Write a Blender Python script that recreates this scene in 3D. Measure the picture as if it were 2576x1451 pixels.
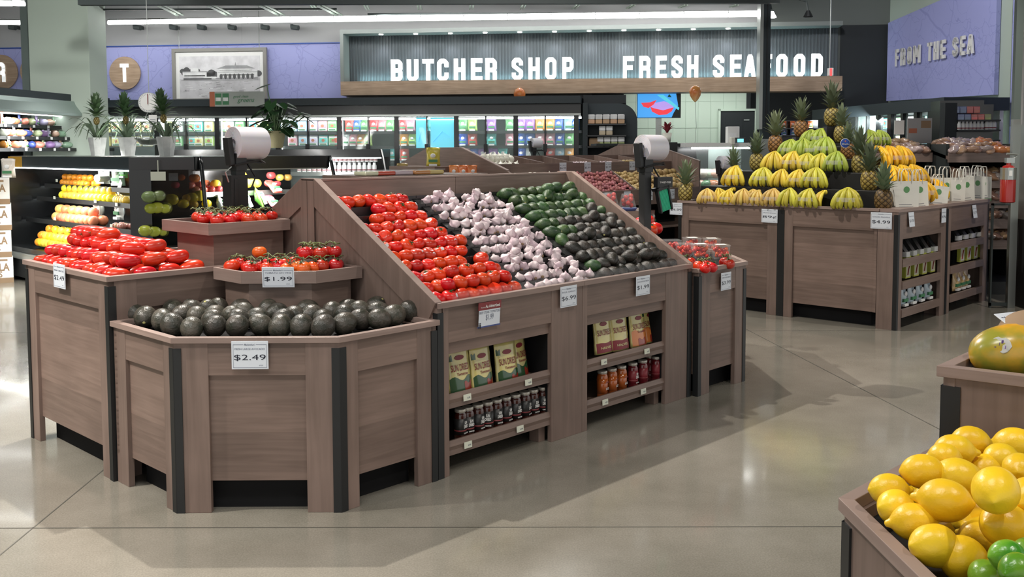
import bpy, math, random
from mathutils import Vector, Matrix, Euler, noise
R = math.radians
rnd = random.Random(7)
for o in list(bpy.data.objects): bpy.data.objects.remove(o)
sc = bpy.context.scene
COL = sc.collection
# ------------------------------------------------------------------ camera
F_PX, CX, CY, PITCH, ROLL, EYE = 2428.7, 1288.0, 538.8, R(3.8374), R(-0.1557), 1.6
cam_d = bpy.data.cameras.new('camera')
cam = bpy.data.objects.new('camera', cam_d); COL.objects.link(cam)
cam_d.sensor_width = 36.0; cam_d.sensor_fit = 'HORIZONTAL'
cam_d.lens = 36.0 * F_PX / 2576
cam_d.shift_y = -(725.5 - CY) / 2576
cam_d.clip_start = 0.05; cam_d.clip_end = 100
cam.matrix_world = Matrix.Translation((0, 0, EYE)) @ Matrix.Rotation(math.pi/2 - PITCH, 4, 'X') @ Matrix.Rotation(ROLL, 4, 'Z')
sc.camera = cam
# ------------------------------------------------------------------ colour management, world
sc.view_settings.view_transform = 'Standard'; sc.view_settings.look = 'None'
sc.view_settings.gamma = 1.0; sc.view_settings.use_curve_mapping = False
sc.view_settings.exposure = 0.26
w = bpy.data.worlds.new('world'); sc.world = w; w.use_nodes = True
w.node_tree.nodes['Background'].inputs[0].default_value = (0.90, 0.90, 0.88, 1)
w.node_tree.nodes['Background'].inputs[1].default_value = 0.88
# ------------------------------------------------------------------ shop spotlights and added unseen fill lamps
def spot(name, loc, target, power, size=50, blend=0.5, rad=0.05, col=(1, .95, .88)):
    d = bpy.data.lights.new(name, 'SPOT'); d.energy = power; d.spot_size = R(size); d.spot_blend = blend
    d.shadow_soft_size = rad; d.color = col
    o = bpy.data.objects.new(name, d); COL.objects.link(o); o.location = loc
    o.rotation_euler = (Vector(target) - Vector(loc)).to_track_quat('-Z', 'Y').to_euler(); return o
def area(name, loc, target, power, sx, sy, col=(1, 1, 1)):
    d = bpy.data.lights.new(name, 'AREA'); d.shape = 'RECTANGLE'; d.size = sx; d.size_y = sy; d.energy = power; d.color = col
    o = bpy.data.objects.new(name, d); COL.objects.link(o); o.location = loc
    o.rotation_euler = (Vector(target) - Vector(loc)).to_track_quat('-Z', 'Y').to_euler(); return o
WARM = (1, .93, .84); COOL = (.90, .98, 1.0)
spot('spotlight', (-2.0, 6.9, 4.7), (-.4, 4.4, 0), 880, 95, .4, .035, WARM)
spot('spotlight', (.6, 8.3, 4.8), (2.6, 8.3, 0), 430, 90, .5, .04, WARM)
spot('spotlight', (5.0, 7.5, 4.8), (3.6, 9.0, .8), 300, 80, .5, .05, WARM)
spot('spotlight', (2.3, 1.0, 4.6), (1.3, 2.2, .8), 170, 60, .5, .05, WARM)
spot('spotlight', (-4.4, 3.4, 4.8), (-3.1, 3.9, 0), 950, 62, .8, .08, WARM)
spot('spotlight', (-3.4, 2.2, 4.8), (-1.4, 5.2, .8), 110, 60, .6, .08, WARM)
spot('spotlight', (-4.5, 11.0, 4.95), (-7.3, 15.7, 3.2), 330, 60, .8, .2, (1, 1, .97))  # added unseen spot that brightens the green column
spot('spotlight', (3.4, 11.2, 4.95), (6.6, 14.8, 3.1), 330, 70, .8, .2, (.97, .97, 1))  # added unseen spot that brightens the map panel
spot('spotlight', (5.2, 12.8, 4.95), (5.2, 11.6, 1.4), 110, 80, .8, .2, WARM)
spot('spotlight', (-7.0, 9.5, 4.95), (-7.2, 13.5, 1.7), 260, 60, .8, .2, (1, 1, .97))
spot('spotlight', (2.6, 3.2, 4.8), (.3, 5.4, .9), 150, 60, .6, .08, WARM)
for lx, ly in ((-5, 9.5), (0, 12.0), (-1, 1.5), (-6, 4)):
    area('ceiling_fill_light', (lx, ly, 5.0), (lx, ly, 0), 105, 2.4, .5, (1, .98, .94))  # unseen area lights added overhead as ambient fill
# ------------------------------------------------------------------ frames of the place
GA = R(46.2); GC, GS = math.cos(GA), math.sin(GA)
def W(u, v, z=0.0): return Vector((u*GC - v*GS, u*GS + v*GC, z))       # island grid
BA = R(-6.76); BC, BS = math.cos(BA), math.sin(BA)
def B(s, d, z=0.0): return Vector((s*BC + d*BS, 17 + s*BS - d*BC, z))   # back wall: s along it, d in front of it
M3 = (cam.matrix_world.to_3x3())
def ray(x, y): return M3 @ Vector(((x - CX)/F_PX, -(y - CY)/F_PX, -1))
EYEV = Vector((0, 0, EYE))
def at_z(x, y, z): d = ray(x, y); return EYEV + d*((z - EYE)/d.z)
def at_y(x, y, Y): d = ray(x, y); return EYEV + d*(Y/d.y)
def at_u(x, y, u): d = ray(x, y); return EYEV + d*(u/(d.x*GC + d.y*GS))
def at_v(x, y, v): d = ray(x, y); return EYEV + d*(v/(-d.x*GS + d.y*GC))
def at_b(x, y, dd):
    p = B(0, dd); n = Vector((BS, -BC, 0)); d = ray(x, y); return EYEV + d*((p - EYEV).dot(n)/d.dot(n))
def b_s(p): q = p - Vector((0, 17, 0)); return q.x*BC + q.y*BS
# ------------------------------------------------------------------ materials
MAT = {}
def nodes(name):
    m = bpy.data.materials.new(name); m.use_nodes = True; nt = m.node_tree
    return m, nt, nt.nodes['Principled BSDF']
def mat(name, col, rough=.5, metal=0, spec=.5, coat=0, emit=None, es=1, alpha=1, sss=0, var=0, objcol=False, bump=0, bscale=60, mottle=None, mscale=8, hv=.03):
    m, nt, b = nodes(name); MAT[name] = m; L = nt.links
    b.inputs['Base Color'].default_value = (*col, 1); b.inputs['Roughness'].default_value = rough
    b.inputs['Metallic'].default_value = metal; b.inputs['Specular IOR Level'].default_value = spec
    b.inputs['Coat Weight'].default_value = coat; b.inputs['Coat Roughness'].default_value = .12
    if emit: b.inputs['Emission Color'].default_value = (*emit, 1); b.inputs['Emission Strength'].default_value = es
    if alpha < 1: b.inputs['Alpha'].default_value = alpha
    src = None
    if objcol:
        oi = nt.nodes.new('ShaderNodeObjectInfo'); src = oi.outputs['Color']
    if mottle:
        n = nt.nodes.new('ShaderNodeTexNoise'); n.inputs['Scale'].default_value = mscale; n.inputs['Detail'].default_value = 4
        oi = nt.nodes.new('ShaderNodeObjectInfo'); tc = nt.nodes.new('ShaderNodeTexCoord')
        va = nt.nodes.new('ShaderNodeVectorMath'); va.operation = 'ADD'; L.new(tc.outputs['Object'], va.inputs[0])
        mu = nt.nodes.new('ShaderNodeMath'); mu.operation = 'MULTIPLY'; mu.inputs[1].default_value = 37; L.new(oi.outputs['Random'], mu.inputs[0])
        L.new(mu.outputs[0], va.inputs[1]); L.new(va.outputs[0], n.inputs['Vector'])
        r = nt.nodes.new('ShaderNodeValToRGB'); r.color_ramp.elements[0].position = .38; r.color_ramp.elements[1].position = .64
        r.color_ramp.elements[0].color = (*col, 1); r.color_ramp.elements[1].color = (*mottle, 1)
        L.new(n.outputs['Fac'], r.inputs[0]); src = r.outputs[0]
    if var:
        oi = nt.nodes.new('ShaderNodeObjectInfo'); h = nt.nodes.new('ShaderNodeHueSaturation')
        if src: L.new(src, h.inputs['Color'])
        else: h.inputs['Color'].default_value = (*col, 1)
        a = nt.nodes.new('ShaderNodeMapRange'); a.inputs['To Min'].default_value = .5 - var*hv; a.inputs['To Max'].default_value = .5 + var*hv
        v = nt.nodes.new('ShaderNodeMapRange'); v.inputs['To Min'].default_value = 1 - var*.6; v.inputs['To Max'].default_value = 1 + var*.5
        mm = nt.nodes.new('ShaderNodeMath'); mm.operation = 'FRACT'; m2 = nt.nodes.new('ShaderNodeMath'); m2.operation = 'MULTIPLY'; m2.inputs[1].default_value = 17.3
        L.new(oi.outputs['Random'], m2.inputs[0]); L.new(m2.outputs[0], mm.inputs[0]); L.new(oi.outputs['Random'], a.inputs[0]); L.new(mm.outputs[0], v.inputs[0])
        L.new(a.outputs[0], h.inputs['Hue']); L.new(v.outputs[0], h.inputs['Value']); src = h.outputs[0]
    if src: L.new(src, b.inputs['Base Color'])
    if sss: b.inputs['Subsurface Weight'].default_value = sss; b.inputs['Subsurface Radius'].default_value = (.02, .01, .005); b.inputs['Subsurface Scale'].default_value = .5
    if bump:
        n = nt.nodes.new('ShaderNodeTexNoise'); n.inputs['Scale'].default_value = bscale; n.inputs['Detail'].default_value = 3
        tc = nt.nodes.new('ShaderNodeTexCoord'); L.new(tc.outputs['Object'], n.inputs['Vector'])
        bp = nt.nodes.new('ShaderNodeBump'); bp.inputs['Strength'].default_value = bump; bp.inputs['Distance'].default_value = .004
        L.new(n.outputs['Fac'], bp.inputs['Height']); L.new(bp.outputs[0], b.inputs['Normal'])
    return m
def wood(name, c0, c1, vertical, rough=.42, plank=0):
    m, nt, b = nodes(name); MAT[name] = m; L = nt.links
    tc = nt.nodes.new('ShaderNodeTexCoord'); mp = nt.nodes.new('ShaderNodeMapping'); L.new(tc.outputs['Object'], mp.inputs[0])
    mp.inputs['Scale'].default_value = (14, 14, .9) if vertical else (1.3, 1.3, 22)
    n = nt.nodes.new('ShaderNodeTexNoise'); n.inputs['Scale'].default_value = 2.2; n.inputs['Detail'].default_value = 5; n.inputs['Distortion'].default_value = .6
    L.new(mp.outputs[0], n.inputs['Vector'])
    r = nt.nodes.new('ShaderNodeValToRGB'); r.color_ramp.elements[0].position = .3; r.color_ramp.elements[1].position = .72
    r.color_ramp.elements[0].color = (*c0, 1); r.color_ramp.elements[1].color = (*c1, 1); L.new(n.outputs['Fac'], r.inputs[0])
    n2 = nt.nodes.new('ShaderNodeTexNoise'); n2.inputs['Scale'].default_value = 3.1; L.new(tc.outputs['Object'], n2.inputs['Vector'])
    mr = nt.nodes.new('ShaderNodeMapRange'); mr.inputs['From Min'].default_value = .3; mr.inputs['From Max'].default_value = .7
    mr.inputs['To Min'].default_value = .88; mr.inputs['To Max'].default_value = 1.10; L.new(n2.outputs['Fac'], mr.inputs[0])
    oi = nt.nodes.new('ShaderNodeObjectInfo'); v = nt.nodes.new('ShaderNodeMapRange'); v.inputs['To Min'].default_value = .88; v.inputs['To Max'].default_value = 1.12
    L.new(oi.outputs['Random'], v.inputs[0])
    mu = nt.nodes.new('ShaderNodeMath'); mu.operation = 'MULTIPLY'; L.new(mr.outputs[0], mu.inputs[0]); L.new(v.outputs[0], mu.inputs[1])
    val = mu.outputs[0]
    if plank:
        sx = nt.nodes.new('ShaderNodeSeparateXYZ'); L.new(tc.outputs['Object'], sx.inputs[0])
        f = nt.nodes.new('ShaderNodeMath'); f.operation = 'MULTIPLY'; f.inputs[1].default_value = plank; L.new(sx.outputs[2], f.inputs[0])
        fl = nt.nodes.new('ShaderNodeMath'); fl.operation = 'FLOOR'; L.new(f.outputs[0], fl.inputs[0])
        wn = nt.nodes.new('ShaderNodeTexWhiteNoise'); wn.noise_dimensions = '1D'; L.new(fl.outputs[0], wn.inputs['W'])
        v2 = nt.nodes.new('ShaderNodeMapRange'); v2.inputs['To Min'].default_value = .83; v2.inputs['To Max'].default_value = 1.10; L.new(wn.outputs[0], v2.inputs[0])
        m3 = nt.nodes.new('ShaderNodeMath'); m3.operation = 'MULTIPLY'; L.new(val, m3.inputs[0]); L.new(v2.outputs[0], m3.inputs[1]); val = m3.outputs[0]
    h = nt.nodes.new('ShaderNodeHueSaturation'); L.new(r.outputs[0], h.inputs['Color']); L.new(val, h.inputs['Value'])
    L.new(h.outputs[0], b.inputs['Base Color']); b.inputs['Roughness'].default_value = rough; b.inputs['Specular IOR Level'].default_value = .4
    return m
wood('wood_h', (.176, .122, .100), (.236, .167, .139), False, plank=5.6)
wood('wood_v', (.182, .128, .106), (.242, .172, .145), True)
wood('wood_rim', (.25, .18, .155), (.31, .23, .20), False)
wood('wood_beam', (.36, .25, .17), (.52, .38, .27), False, .5)
mat('black', (.012, .013, .014), .45, var=.1)
mat('black_matte', (.010, .010, .011), .8, spec=.2)
mat('black_plastic', (.016, .016, .017), .4)
mat('navy', (.020, .030, .036), .55)
mat('navy_dark', (.010, .014, .017), .6)
mat('case_black', (.008, .009, .010), .25, coat=.3)
mat('steel', (.42, .44, .42), .3, metal=.9)
mat('zinc', (.35, .42, .40), .35, metal=.7)
mat('column_green', (.42, .49, .42), .6)
mat('column_grey', (.11, .14, .13), .6)
mat('wall_grey', (.40, .40, .405), .8)
mat('ceiling_dark', (.05, .06, .057), .8)
mat('girder', (.035, .045, .045), .6)
mat('tube_light', (1, 1, 1), .5, emit=(1, 1, .98), es=9)
mat('lamp_lens', (1, 1, 1), .5, emit=(1, .97, .9), es=14)
mat('cooler_tube', (1, 1, 1), .5, emit=(.93, 1, 1), es=7)
mat('letter_white', (.9, .9, .9), .4, emit=(.95, 1, .99), es=.42)
mat('letter_plain', (.78, .77, .74), .5)
mat('cove_light', (1, 1, 1), .5, emit=(.55, .95, 1), es=2.5)
mat('card', (.74, .79, .86), .35)
mat('card_text', (.012, .014, .03), .5)
mat('card_grey', (.16, .18, .24), .5)
mat('card_red', (.22, .035, .04), .4)
mat('card_blue', (.07, .10, .28), .4)
mat('tag_paper', (.72, .74, .62), .5)
mat('white', (.84, .84, .82), .5)
mat('white_pot', (.62, .63, .62), .3, mottle=(.38, .39, .39), mscale=5)
mat('tomato', (.68, .034, .010), .30, coat=.18, var=.2, hv=.04)
mat('tomato_dark', (.54, .020, .012), .30, coat=.18, var=.25, hv=.02)
mat('tomato_orange', (.78, .13, .015), .30, coat=.18, var=.3)
mat('roma', (.62, .020, .010), .26, coat=.25, var=.2, hv=.03)
mat('calyx', (.045, .09, .02), .6, var=.4)
mat('vine', (.14, .18, .06), .6, var=.4)
mat('sticker', (.72, .74, .78), .4)
mat('garlic', (.70, .61, .62), .5, var=.25, mottle=(.56, .42, .47), mscale=12)
mat('avocado_green', (.022, .058, .020), .30, var=.6, bump=.5, bscale=220, mottle=(.055, .105, .03), mscale=30)
mat('avocado_dark', (.014, .015, .011), .34, var=.5, bump=.6, bscale=200, mottle=(.04, .030, .024), mscale=26)
mat('avocado_large', (.034, .036, .026), .34, var=.5, bump=.6, bscale=120, mottle=(.085, .074, .060), mscale=26)
mat('avocado_stem', (.45, .42, .16), .6)
mat('lemon', (.84, .52, .012), .36, var=.14, hv=.02, bump=.32, bscale=75, mottle=(.90, .60, .02), mscale=10)
mat('lime', (.06, .22, .012), .28, var=.5, bump=.3, bscale=90, mottle=(.22, .40, .03), mscale=8)
mat('fruit', (.8, .3, .1), .3, objcol=True, var=.25)
mat('apple', (.5, .05, .04), .22, coat=.3, objcol=True, var=.5, bump=.05)
mat('pack', (.5, .5, .5), .22, coat=.5, objcol=True, var=.1)
mat('pack_soft', (.5, .5, .5), .30, coat=.6, objcol=True, var=.25, bump=1.0, bscale=28)
mat('mango', (.28, .27, .03), .28, coat=.2, mottle=(.78, .38, .03), mscale=8)
mat('banana', (.70, .46, .03), .42, objcol=True, var=.35, mottle=None)
mat('banana_tip', (.06, .05, .02), .7)
mat('film', (.8, .8, .8), .15, alpha=.30)
mat('film_clear', (.85, .88, .9), .08, alpha=.12, coat=.1)
mat('guard', (.8, .85, .88), .05, alpha=.04)
mat('dark_glass', (.01, .012, .012), .05, alpha=.55)
mat('glass', (.7, .85, .82), .05, alpha=.12)
mat('roll_plastic', (.62, .61, .66), .4, coat=.15, sss=.3)
mat('roll_core', (.5, .5, .52), .4)
mat('leaf', (.075, .14, .06), .4, var=.4)
mat('leaf_grey', (.10, .15, .09), .45, var=.5)
mat('leaf_dark', (.014, .045, .014), .35, var=.4)
mat('crown_leaf', (.15, .19, .11), .5, var=.6)
mat('basket', (.30, .27, .15), .8, bump=1, bscale=90)
mat('pouch', (.72, .62, .22), .18, coat=.5, mottle=(.55, .50, .24), mscale=9)
mat('pouch_green', (.03, .085, .035), .2, coat=.5)
mat('pouch_red', (.30, .035, .02), .2, coat=.5)
mat('pouch_orange', (.62, .20, .05), .2, coat=.5)
mat('maroon', (.22, .02, .03), .4)
mat('jar', (.050, .010, .006), .08, coat=.6)
mat('jar_orange', (.42, .10, .02), .1, coat=.6)
mat('jar_red', (.15, .012, .018), .1, coat=.6)
mat('jar_label', (.02, .02, .02), .4)
mat('lid', (.55, .52, .46), .35, metal=.4)
mat('green_tie', (.01, .42, .22), .4)
mat('tile', (.60, .70, .60), .45, bump=.6, bscale=5)
mat('wall_shaded', (.13, .145, .135), .8)  # wall grey with shade painted in, for the stretch past the tube row
mat('surround', (.20, .225, .215), .5)
mat('floor_joint', (.10, .095, .08), .6)
mat('tile_joint', (.46, .56, .47), .6)
mat('fascia', (.070, .085, .095), .55)
mat('red_gloss', (.33, .015, .012), .25, coat=.4)
mat('exit_red', (.8, .1, .1), .4, emit=(1, .15, .15), es=.6)
mat('balloon', (.62, .16, .03), .2, metal=.0, coat=.6, alpha=.8, mottle=(.75, .42, .12), mscale=4)
mat('paper_bag', (.70, .69, .63), .6)
mat('paper_green', (.12, .30, .12), .6)
mat('kraft', (.30, .20, .12), .8)
mat('bread', (.42, .26, .17), .3, coat=.6, objcol=True, var=.4, bump=.8, bscale=30)
mat('bread_bag', (.42, .26, .17), .25, coat=.7, objcol=True, var=.4, bump=1, bscale=36)
mat('purple', (.16, .08, .30), .4)
mat('potato_red', (.40, .13, .13), .5, var=.4)
mat('potato_yellow', (.50, .35, .14), .5, var=.35)
mat('onion_white', (.78, .76, .66), .3, var=.15)
mat('brand_blue', (.02, .07, .35), .35)
mat('screen', (.1, .3, .7), .3, emit=(.05, .32, .75), es=.9)
mat('screen_red', (.6, .05, .05), .3, emit=(.75, .04, .06), es=.9)
mat('screen_pink', (.5, .3, .7), .3, emit=(.40, .28, .70), es=.9)
mat('screen_teal', (.1, .5, .6), .3, emit=(.10, .60, .75), es=.8)
mat('screen_black', (.01, .02, .02), .3)
mat('lcd', (.2, .7, .8), .3, emit=(.2, .75, .9), es=1.2)
for k, c in {'photo_sky': (.80, .79, .81), 'photo_water': (.62, .61, .63), 'photo_dark': (.12, .12, .125), 'photo_mid': (.38, .38, .39), 'photo_light': (.88, .88, .88)}.items(): mat(k, c, .5, mottle=tuple(x*.8 for x in c), mscale=6)
mat('frame_wood', (.26, .25, .23), .5)
mat('sign_green', (.06, .22, .10), .5)
mat('sign_paper', (.42, .45, .42), .5)
mat('sign_orange', (.45, .14, .07), .5)
mat('yellow_panel', (.55, .30, .03), .25)
# floor, mural and ribbed wall materials
def mat_floor():
    m, nt, b = nodes('floor_concrete'); MAT['floor'] = m; L = nt.links
    tc = nt.nodes.new('ShaderNodeTexCoord')
    n = nt.nodes.new('ShaderNodeTexNoise'); n.inputs['Scale'].default_value = 1.1; n.inputs['Detail'].default_value = 7; n.inputs['Roughness'].default_value = .62
    L.new(tc.outputs['Object'], n.inputs['Vector'])
    r = nt.nodes.new('ShaderNodeValToRGB'); r.color_ramp.elements[0].position = .3; r.color_ramp.elements[1].position = .7
    r.color_ramp.elements[0].color = (.195, .181, .148, 1); r.color_ramp.elements[1].color = (.315, .294, .250, 1); L.new(n.outputs['Fac'], r.inputs[0])
    n2 = nt.nodes.new('ShaderNodeTexNoise'); n2.inputs['Scale'].default_value = 140; n2.inputs['Detail'].default_value = 2; L.new(tc.outputs['Object'], n2.inputs['Vector'])
    mr = nt.nodes.new('ShaderNodeMapRange'); mr.inputs['From Min'].default_value = .35; mr.inputs['From Max'].default_value = .7; mr.inputs['To Min'].default_value = .88; mr.inputs['To Max'].default_value = 1.12; L.new(n2.outputs['Fac'], mr.inputs[0])
    h = nt.nodes.new('ShaderNodeHueSaturation'); L.new(r.outputs[0], h.inputs['Color']); L.new(mr.outputs[0], h.inputs['Value'])
    L.new(h.outputs[0], b.inputs['Base Color']); b.inputs['Specular IOR Level'].default_value = .5
    n3 = nt.nodes.new('ShaderNodeTexNoise'); n3.inputs['Scale'].default_value = 2.3; L.new(tc.outputs['Object'], n3.inputs['Vector'])
    m3 = nt.nodes.new('ShaderNodeMapRange'); m3.inputs['To Min'].default_value = .10; m3.inputs['To Max'].default_value = .24; L.new(n3.outputs['Fac'], m3.inputs[0]); L.new(m3.outputs[0], b.inputs['Roughness'])
    b.inputs['Coat Weight'].default_value = .35; b.inputs['Coat Roughness'].default_value = .07
def mat_map():
    m, nt, b = nodes('map_mural'); MAT['mural'] = m; L = nt.links
    tc = nt.nodes.new('ShaderNodeTexCoord'); prev = None
    def lines(kind, scale, thr, dist):
        nz = nt.nodes.new('ShaderNodeTexNoise'); nz.inputs['Scale'].default_value = scale*.8; nz.inputs['Detail'].default_value = 3; L.new(tc.outputs['Object'], nz.inputs['Vector'])
        mx = nt.nodes.new('ShaderNodeVectorMath'); mx.operation = 'MULTIPLY_ADD'; L.new(nz.outputs['Color'], mx.inputs[0]); mx.inputs[1].default_value = (dist,)*3; L.new(tc.outputs['Object'], mx.inputs[2])
        v = nt.nodes.new('ShaderNodeTexVoronoi'); v.feature = 'DISTANCE_TO_EDGE'; v.inputs['Scale'].default_value = scale; L.new(mx.outputs[0], v.inputs['Vector'])
        lt = nt.nodes.new('ShaderNodeMath'); lt.operation = 'LESS_THAN'; lt.inputs[1].default_value = thr; L.new(v.outputs['Distance'], lt.inputs[0]); return lt.outputs[0]
    a = lines('a', 1.7, .009, 1.5); c = lines('c', 7.0, .026, .12); e = lines('e', .8, .005, .25)
    mask = nt.nodes.new('ShaderNodeTexNoise'); mask.inputs['Scale'].default_value = .9; L.new(tc.outputs['Object'], mask.inputs['Vector'])
    g = nt.nodes.new('ShaderNodeMath'); g.operation = 'GREATER_THAN'; g.inputs[1].default_value = .55; L.new(mask.outputs['Fac'], g.inputs[0])
    cm = nt.nodes.new('ShaderNodeMath'); cm.operation = 'MULTIPLY'; L.new(c, cm.inputs[0]); L.new(g.outputs[0], cm.inputs[1])
    s1 = nt.nodes.new('ShaderNodeMath'); s1.operation = 'MAXIMUM'; L.new(a, s1.inputs[0]); L.new(cm.outputs[0], s1.inputs[1])
    s2 = nt.nodes.new('ShaderNodeMath'); s2.operation = 'MAXIMUM'; L.new(s1.outputs[0], s2.inputs[0]); L.new(e, s2.inputs[1])
    mx = nt.nodes.new('ShaderNodeMix'); mx.data_type = 'RGBA'; L.new(s2.outputs[0], mx.inputs[0])
    mx.inputs[6].default_value = (.35, .37, .68, 1); mx.inputs[7].default_value = (.285, .305, .60, 1)
    L.new(mx.outputs[2], b.inputs['Base Color']); b.inputs['Roughness'].default_value = .6
mat_floor(); mat_map()
# ------------------------------------------------------------------ mesh helpers
def miter(poly, d):            # offset a counterclockwise polygon outwards by d
    n = len(poly); out = []
    for i in range(n):
        a, b, c = Vector(poly[i-1][:2]), Vector(poly[i][:2]), Vector(poly[(i+1) % n][:2])
        e1 = (b-a).normalized(); e2 = (c-b).normalized(); n1 = Vector((e1.y, -e1.x)); n2 = Vector((e2.y, -e2.x)); m = (n1+n2).normalized()
        out.append(b + m*(d/max(.35, m.dot(n1))))
    return out
def rim_sides(poly, z0, z1, name, m, par, dout=.014, din=.020, bevel=.0015):
    po_, pi_ = miter(poly, dout), miter(poly, -din); n = len(poly)
    for i in range(n): j = (i+1) % n; mb = MB(); mb.prism([po_[i], po_[j], pi_[j], pi_[i]], z0, z1); mb.build(name, m, par, bevel=bevel)
class MB:
    def __init__(s): s.v = []; s.f = []; s.m = []; s.T = Matrix()
    def add(s, vs, fs, mi=0):
        k = len(s.v); s.v += [s.T @ Vector(p) for p in vs]
        for f in fs: s.f.append(tuple(i + k for i in f)); s.m.append(mi)
        return s
    def box(s, x0, x1, y0, y1, z0, z1, mi=0):
        return s.add([(x0,y0,z0),(x1,y0,z0),(x1,y1,z0),(x0,y1,z0),(x0,y0,z1),(x1,y0,z1),(x1,y1,z1),(x0,y1,z1)],
                     [(0,3,2,1),(4,5,6,7),(0,1,5,4),(1,2,6,5),(2,3,7,6),(3,0,4,7)], mi)
    def prism(s, poly, z0, z1, mi=0):
        n = len(poly)
        return s.add([(*p[:2], z0) for p in poly] + [(*p[:2], z1) for p in poly],
                     [tuple(range(n))[::-1], tuple(range(n, 2*n))] + [(i, (i+1) % n, n+(i+1) % n, n+i) for i in range(n)], mi)
    def yprism(s, poly, y0, y1, mi=0):        # polygon in x,z extruded along y (counterclockwise seen from -y)
        n = len(poly)
        return s.add([(p[0], y0, p[1]) for p in poly] + [(p[0], y1, p[1]) for p in poly],
                     [tuple(range(n)), tuple(range(n, 2*n))[::-1]] + [((i+1) % n, i, n+i, n+(i+1) % n) for i in range(n)], mi)
    def lathe(s, prof, n=16, mi=0, fn=None, c=(0, 0, 0)):
        vs = []; k = len(prof)
        for r, z in prof:
            for j in range(n):
                a = 2*math.pi*j/n; rr = r
                if fn: rr, zz = fn(r, z, a)
                else: zz = z
                vs.append((c[0] + rr*math.cos(a), c[1] + rr*math.sin(a), c[2] + zz))
        fs = [(i*n+j, i*n+(j+1) % n, (i+1)*n+(j+1) % n, (i+1)*n+j) for i in range(k-1) for j in range(n)]
        fs += [tuple(range(n))[::-1], tuple((k-1)*n + j for j in range(n))]
        return s.add(vs, fs, mi)
    def ball(s, c, rx, ry=None, rz=None, n=12, m=8, mi=0):
        ry = ry or rx; rz = rz or rx
        vs = [(c[0] + rx*math.sin(math.pi*max(i, .02)/m if i < m else math.pi*(m-.02)/m)*math.cos(2*math.pi*j/n),
               c[1] + ry*math.sin(math.pi*max(i, .02)/m if i < m else math.pi*(m-.02)/m)*math.sin(2*math.pi*j/n),
               c[2] - rz*math.cos(math.pi*i/m)) for i in range(m+1) for j in range(n)]
        fs = [(i*n+j, i*n+(j+1) % n, (i+1)*n+(j+1) % n, (i+1)*n+j) for i in range(m) for j in range(n)]
        fs += [tuple(range(n))[::-1], tuple(m*n + j for j in range(n))]
        return s.add(vs, fs, mi)
    def tube(s, pts, r, n=6, mi=0, flat=1.0):
        pts = [Vector(p) for p in pts]; rs = r if isinstance(r, (list, tuple)) else [r]*len(pts); vs = []
        t0 = (pts[1]-pts[0]).normalized(); up = Vector((0, 0, 1)) if abs(t0.z) < .9 else Vector((1, 0, 0))
        for i, p in enumerate(pts):
            t = (pts[min(i+1, len(pts)-1)] - pts[max(i-1, 0)]).normalized()
            a = t.cross(up).normalized(); b = a.cross(t).normalized(); up = b
            for j in range(n):
                q = 2*math.pi*j/n; vs.append(p + a*math.cos(q)*rs[i] + b*math.sin(q)*rs[i]*flat)
        k = len(pts)
        fs = [(i*n+j, (i+1)*n+j, (i+1)*n+(j+1) % n, i*n+(j+1) % n) for i in range(k-1) for j in range(n)]
        fs += [tuple(range(n)), tuple((k-1)*n + j for j in range(n))[::-1]]
        return s.add(vs, fs, mi)
    def leafy(s, base, tip, wd, sag=.2, mi=0, n=5, cup=.25):   # a blade with two faces per step
        base = Vector(base); tip = Vector(tip); d = tip - base; side = d.cross(Vector((0, 0, 1)))
        side = side.normalized() if side.length > 1e-6 else Vector((1, 0, 0)); vs = []
        nrm = side.cross(d).normalized()
        for i in range(n+1):
            t = i/n; p = base + d*t + Vector((0, 0, sag*d.length*math.sin(math.pi*t))) 
            ww = wd*math.sin(math.pi*min(.98, .22 + t*.78))*.5
            vs += [p - side*ww + nrm*cup*ww, p, p + side*ww + nrm*cup*ww]
        fs = []
        for i in range(n): fs += [(3*i, 3*i+1, 3*i+4, 3*i+3), (3*i+1, 3*i+2, 3*i+5, 3*i+4)]
        return s.add(vs, fs, mi)
    def build(s, name, mats, parent=None, smooth=False, bevel=0, rel=True, sub=0, ang=None):
        off = Vector((0, 0, 0))
        if parent and rel:
            p = parent
            while p: off += p.location; p = p.parent
        me = bpy.data.meshes.new(name); me.from_pydata([tuple(v - off) for v in s.v], [], s.f)
        if not isinstance(mats, (list, tuple)): mats = [mats]
        for m in mats: me.materials.append(MAT[m] if isinstance(m, str) else m)
        if len(mats) > 1: me.polygons.foreach_set('material_index', s.m)
        if smooth or ang: me.polygons.foreach_set('use_smooth', [True]*len(me.polygons))
        if ang: me.set_sharp_from_angle(angle=R(ang))
        me.update()
        o = bpy.data.objects.new(name, me); COL.objects.link(o); o.parent = parent
        if bevel: b = o.modifiers.new('bevel', 'BEVEL'); b.width = bevel; b.segments = 2; b.limit_method = 'ANGLE'
        if sub: b = o.modifiers.new('sub', 'SUBSURF'); b.levels = sub; b.render_levels = sub
        return o
def tag(o, label=None, cat=None, group=None, kind=None):
    if label: o['label'] = label
    if cat: o['category'] = cat
    if group: o['group'] = group
    if kind: o['kind'] = kind
    return o
def thing(name, label, cat, loc=(0, 0, 0), rz=0, group=None):
    o = bpy.data.objects.new(name, None); COL.objects.link(o); o.location = loc; o.rotation_euler = (0, 0, rz)
    o.empty_display_size = .05
    return tag(o, label, cat, group)
def struct(mb, name, m, **k): return tag(mb.build(name, m, **k), kind='structure')
KIDS = {}
def copy_tree(o, parent=None):
    c = o.copy(); COL.objects.link(c); c.parent = parent
    KIDS[c.name] = [copy_tree(ch, c) for ch in KIDS[o.name]]
    return c
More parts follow.
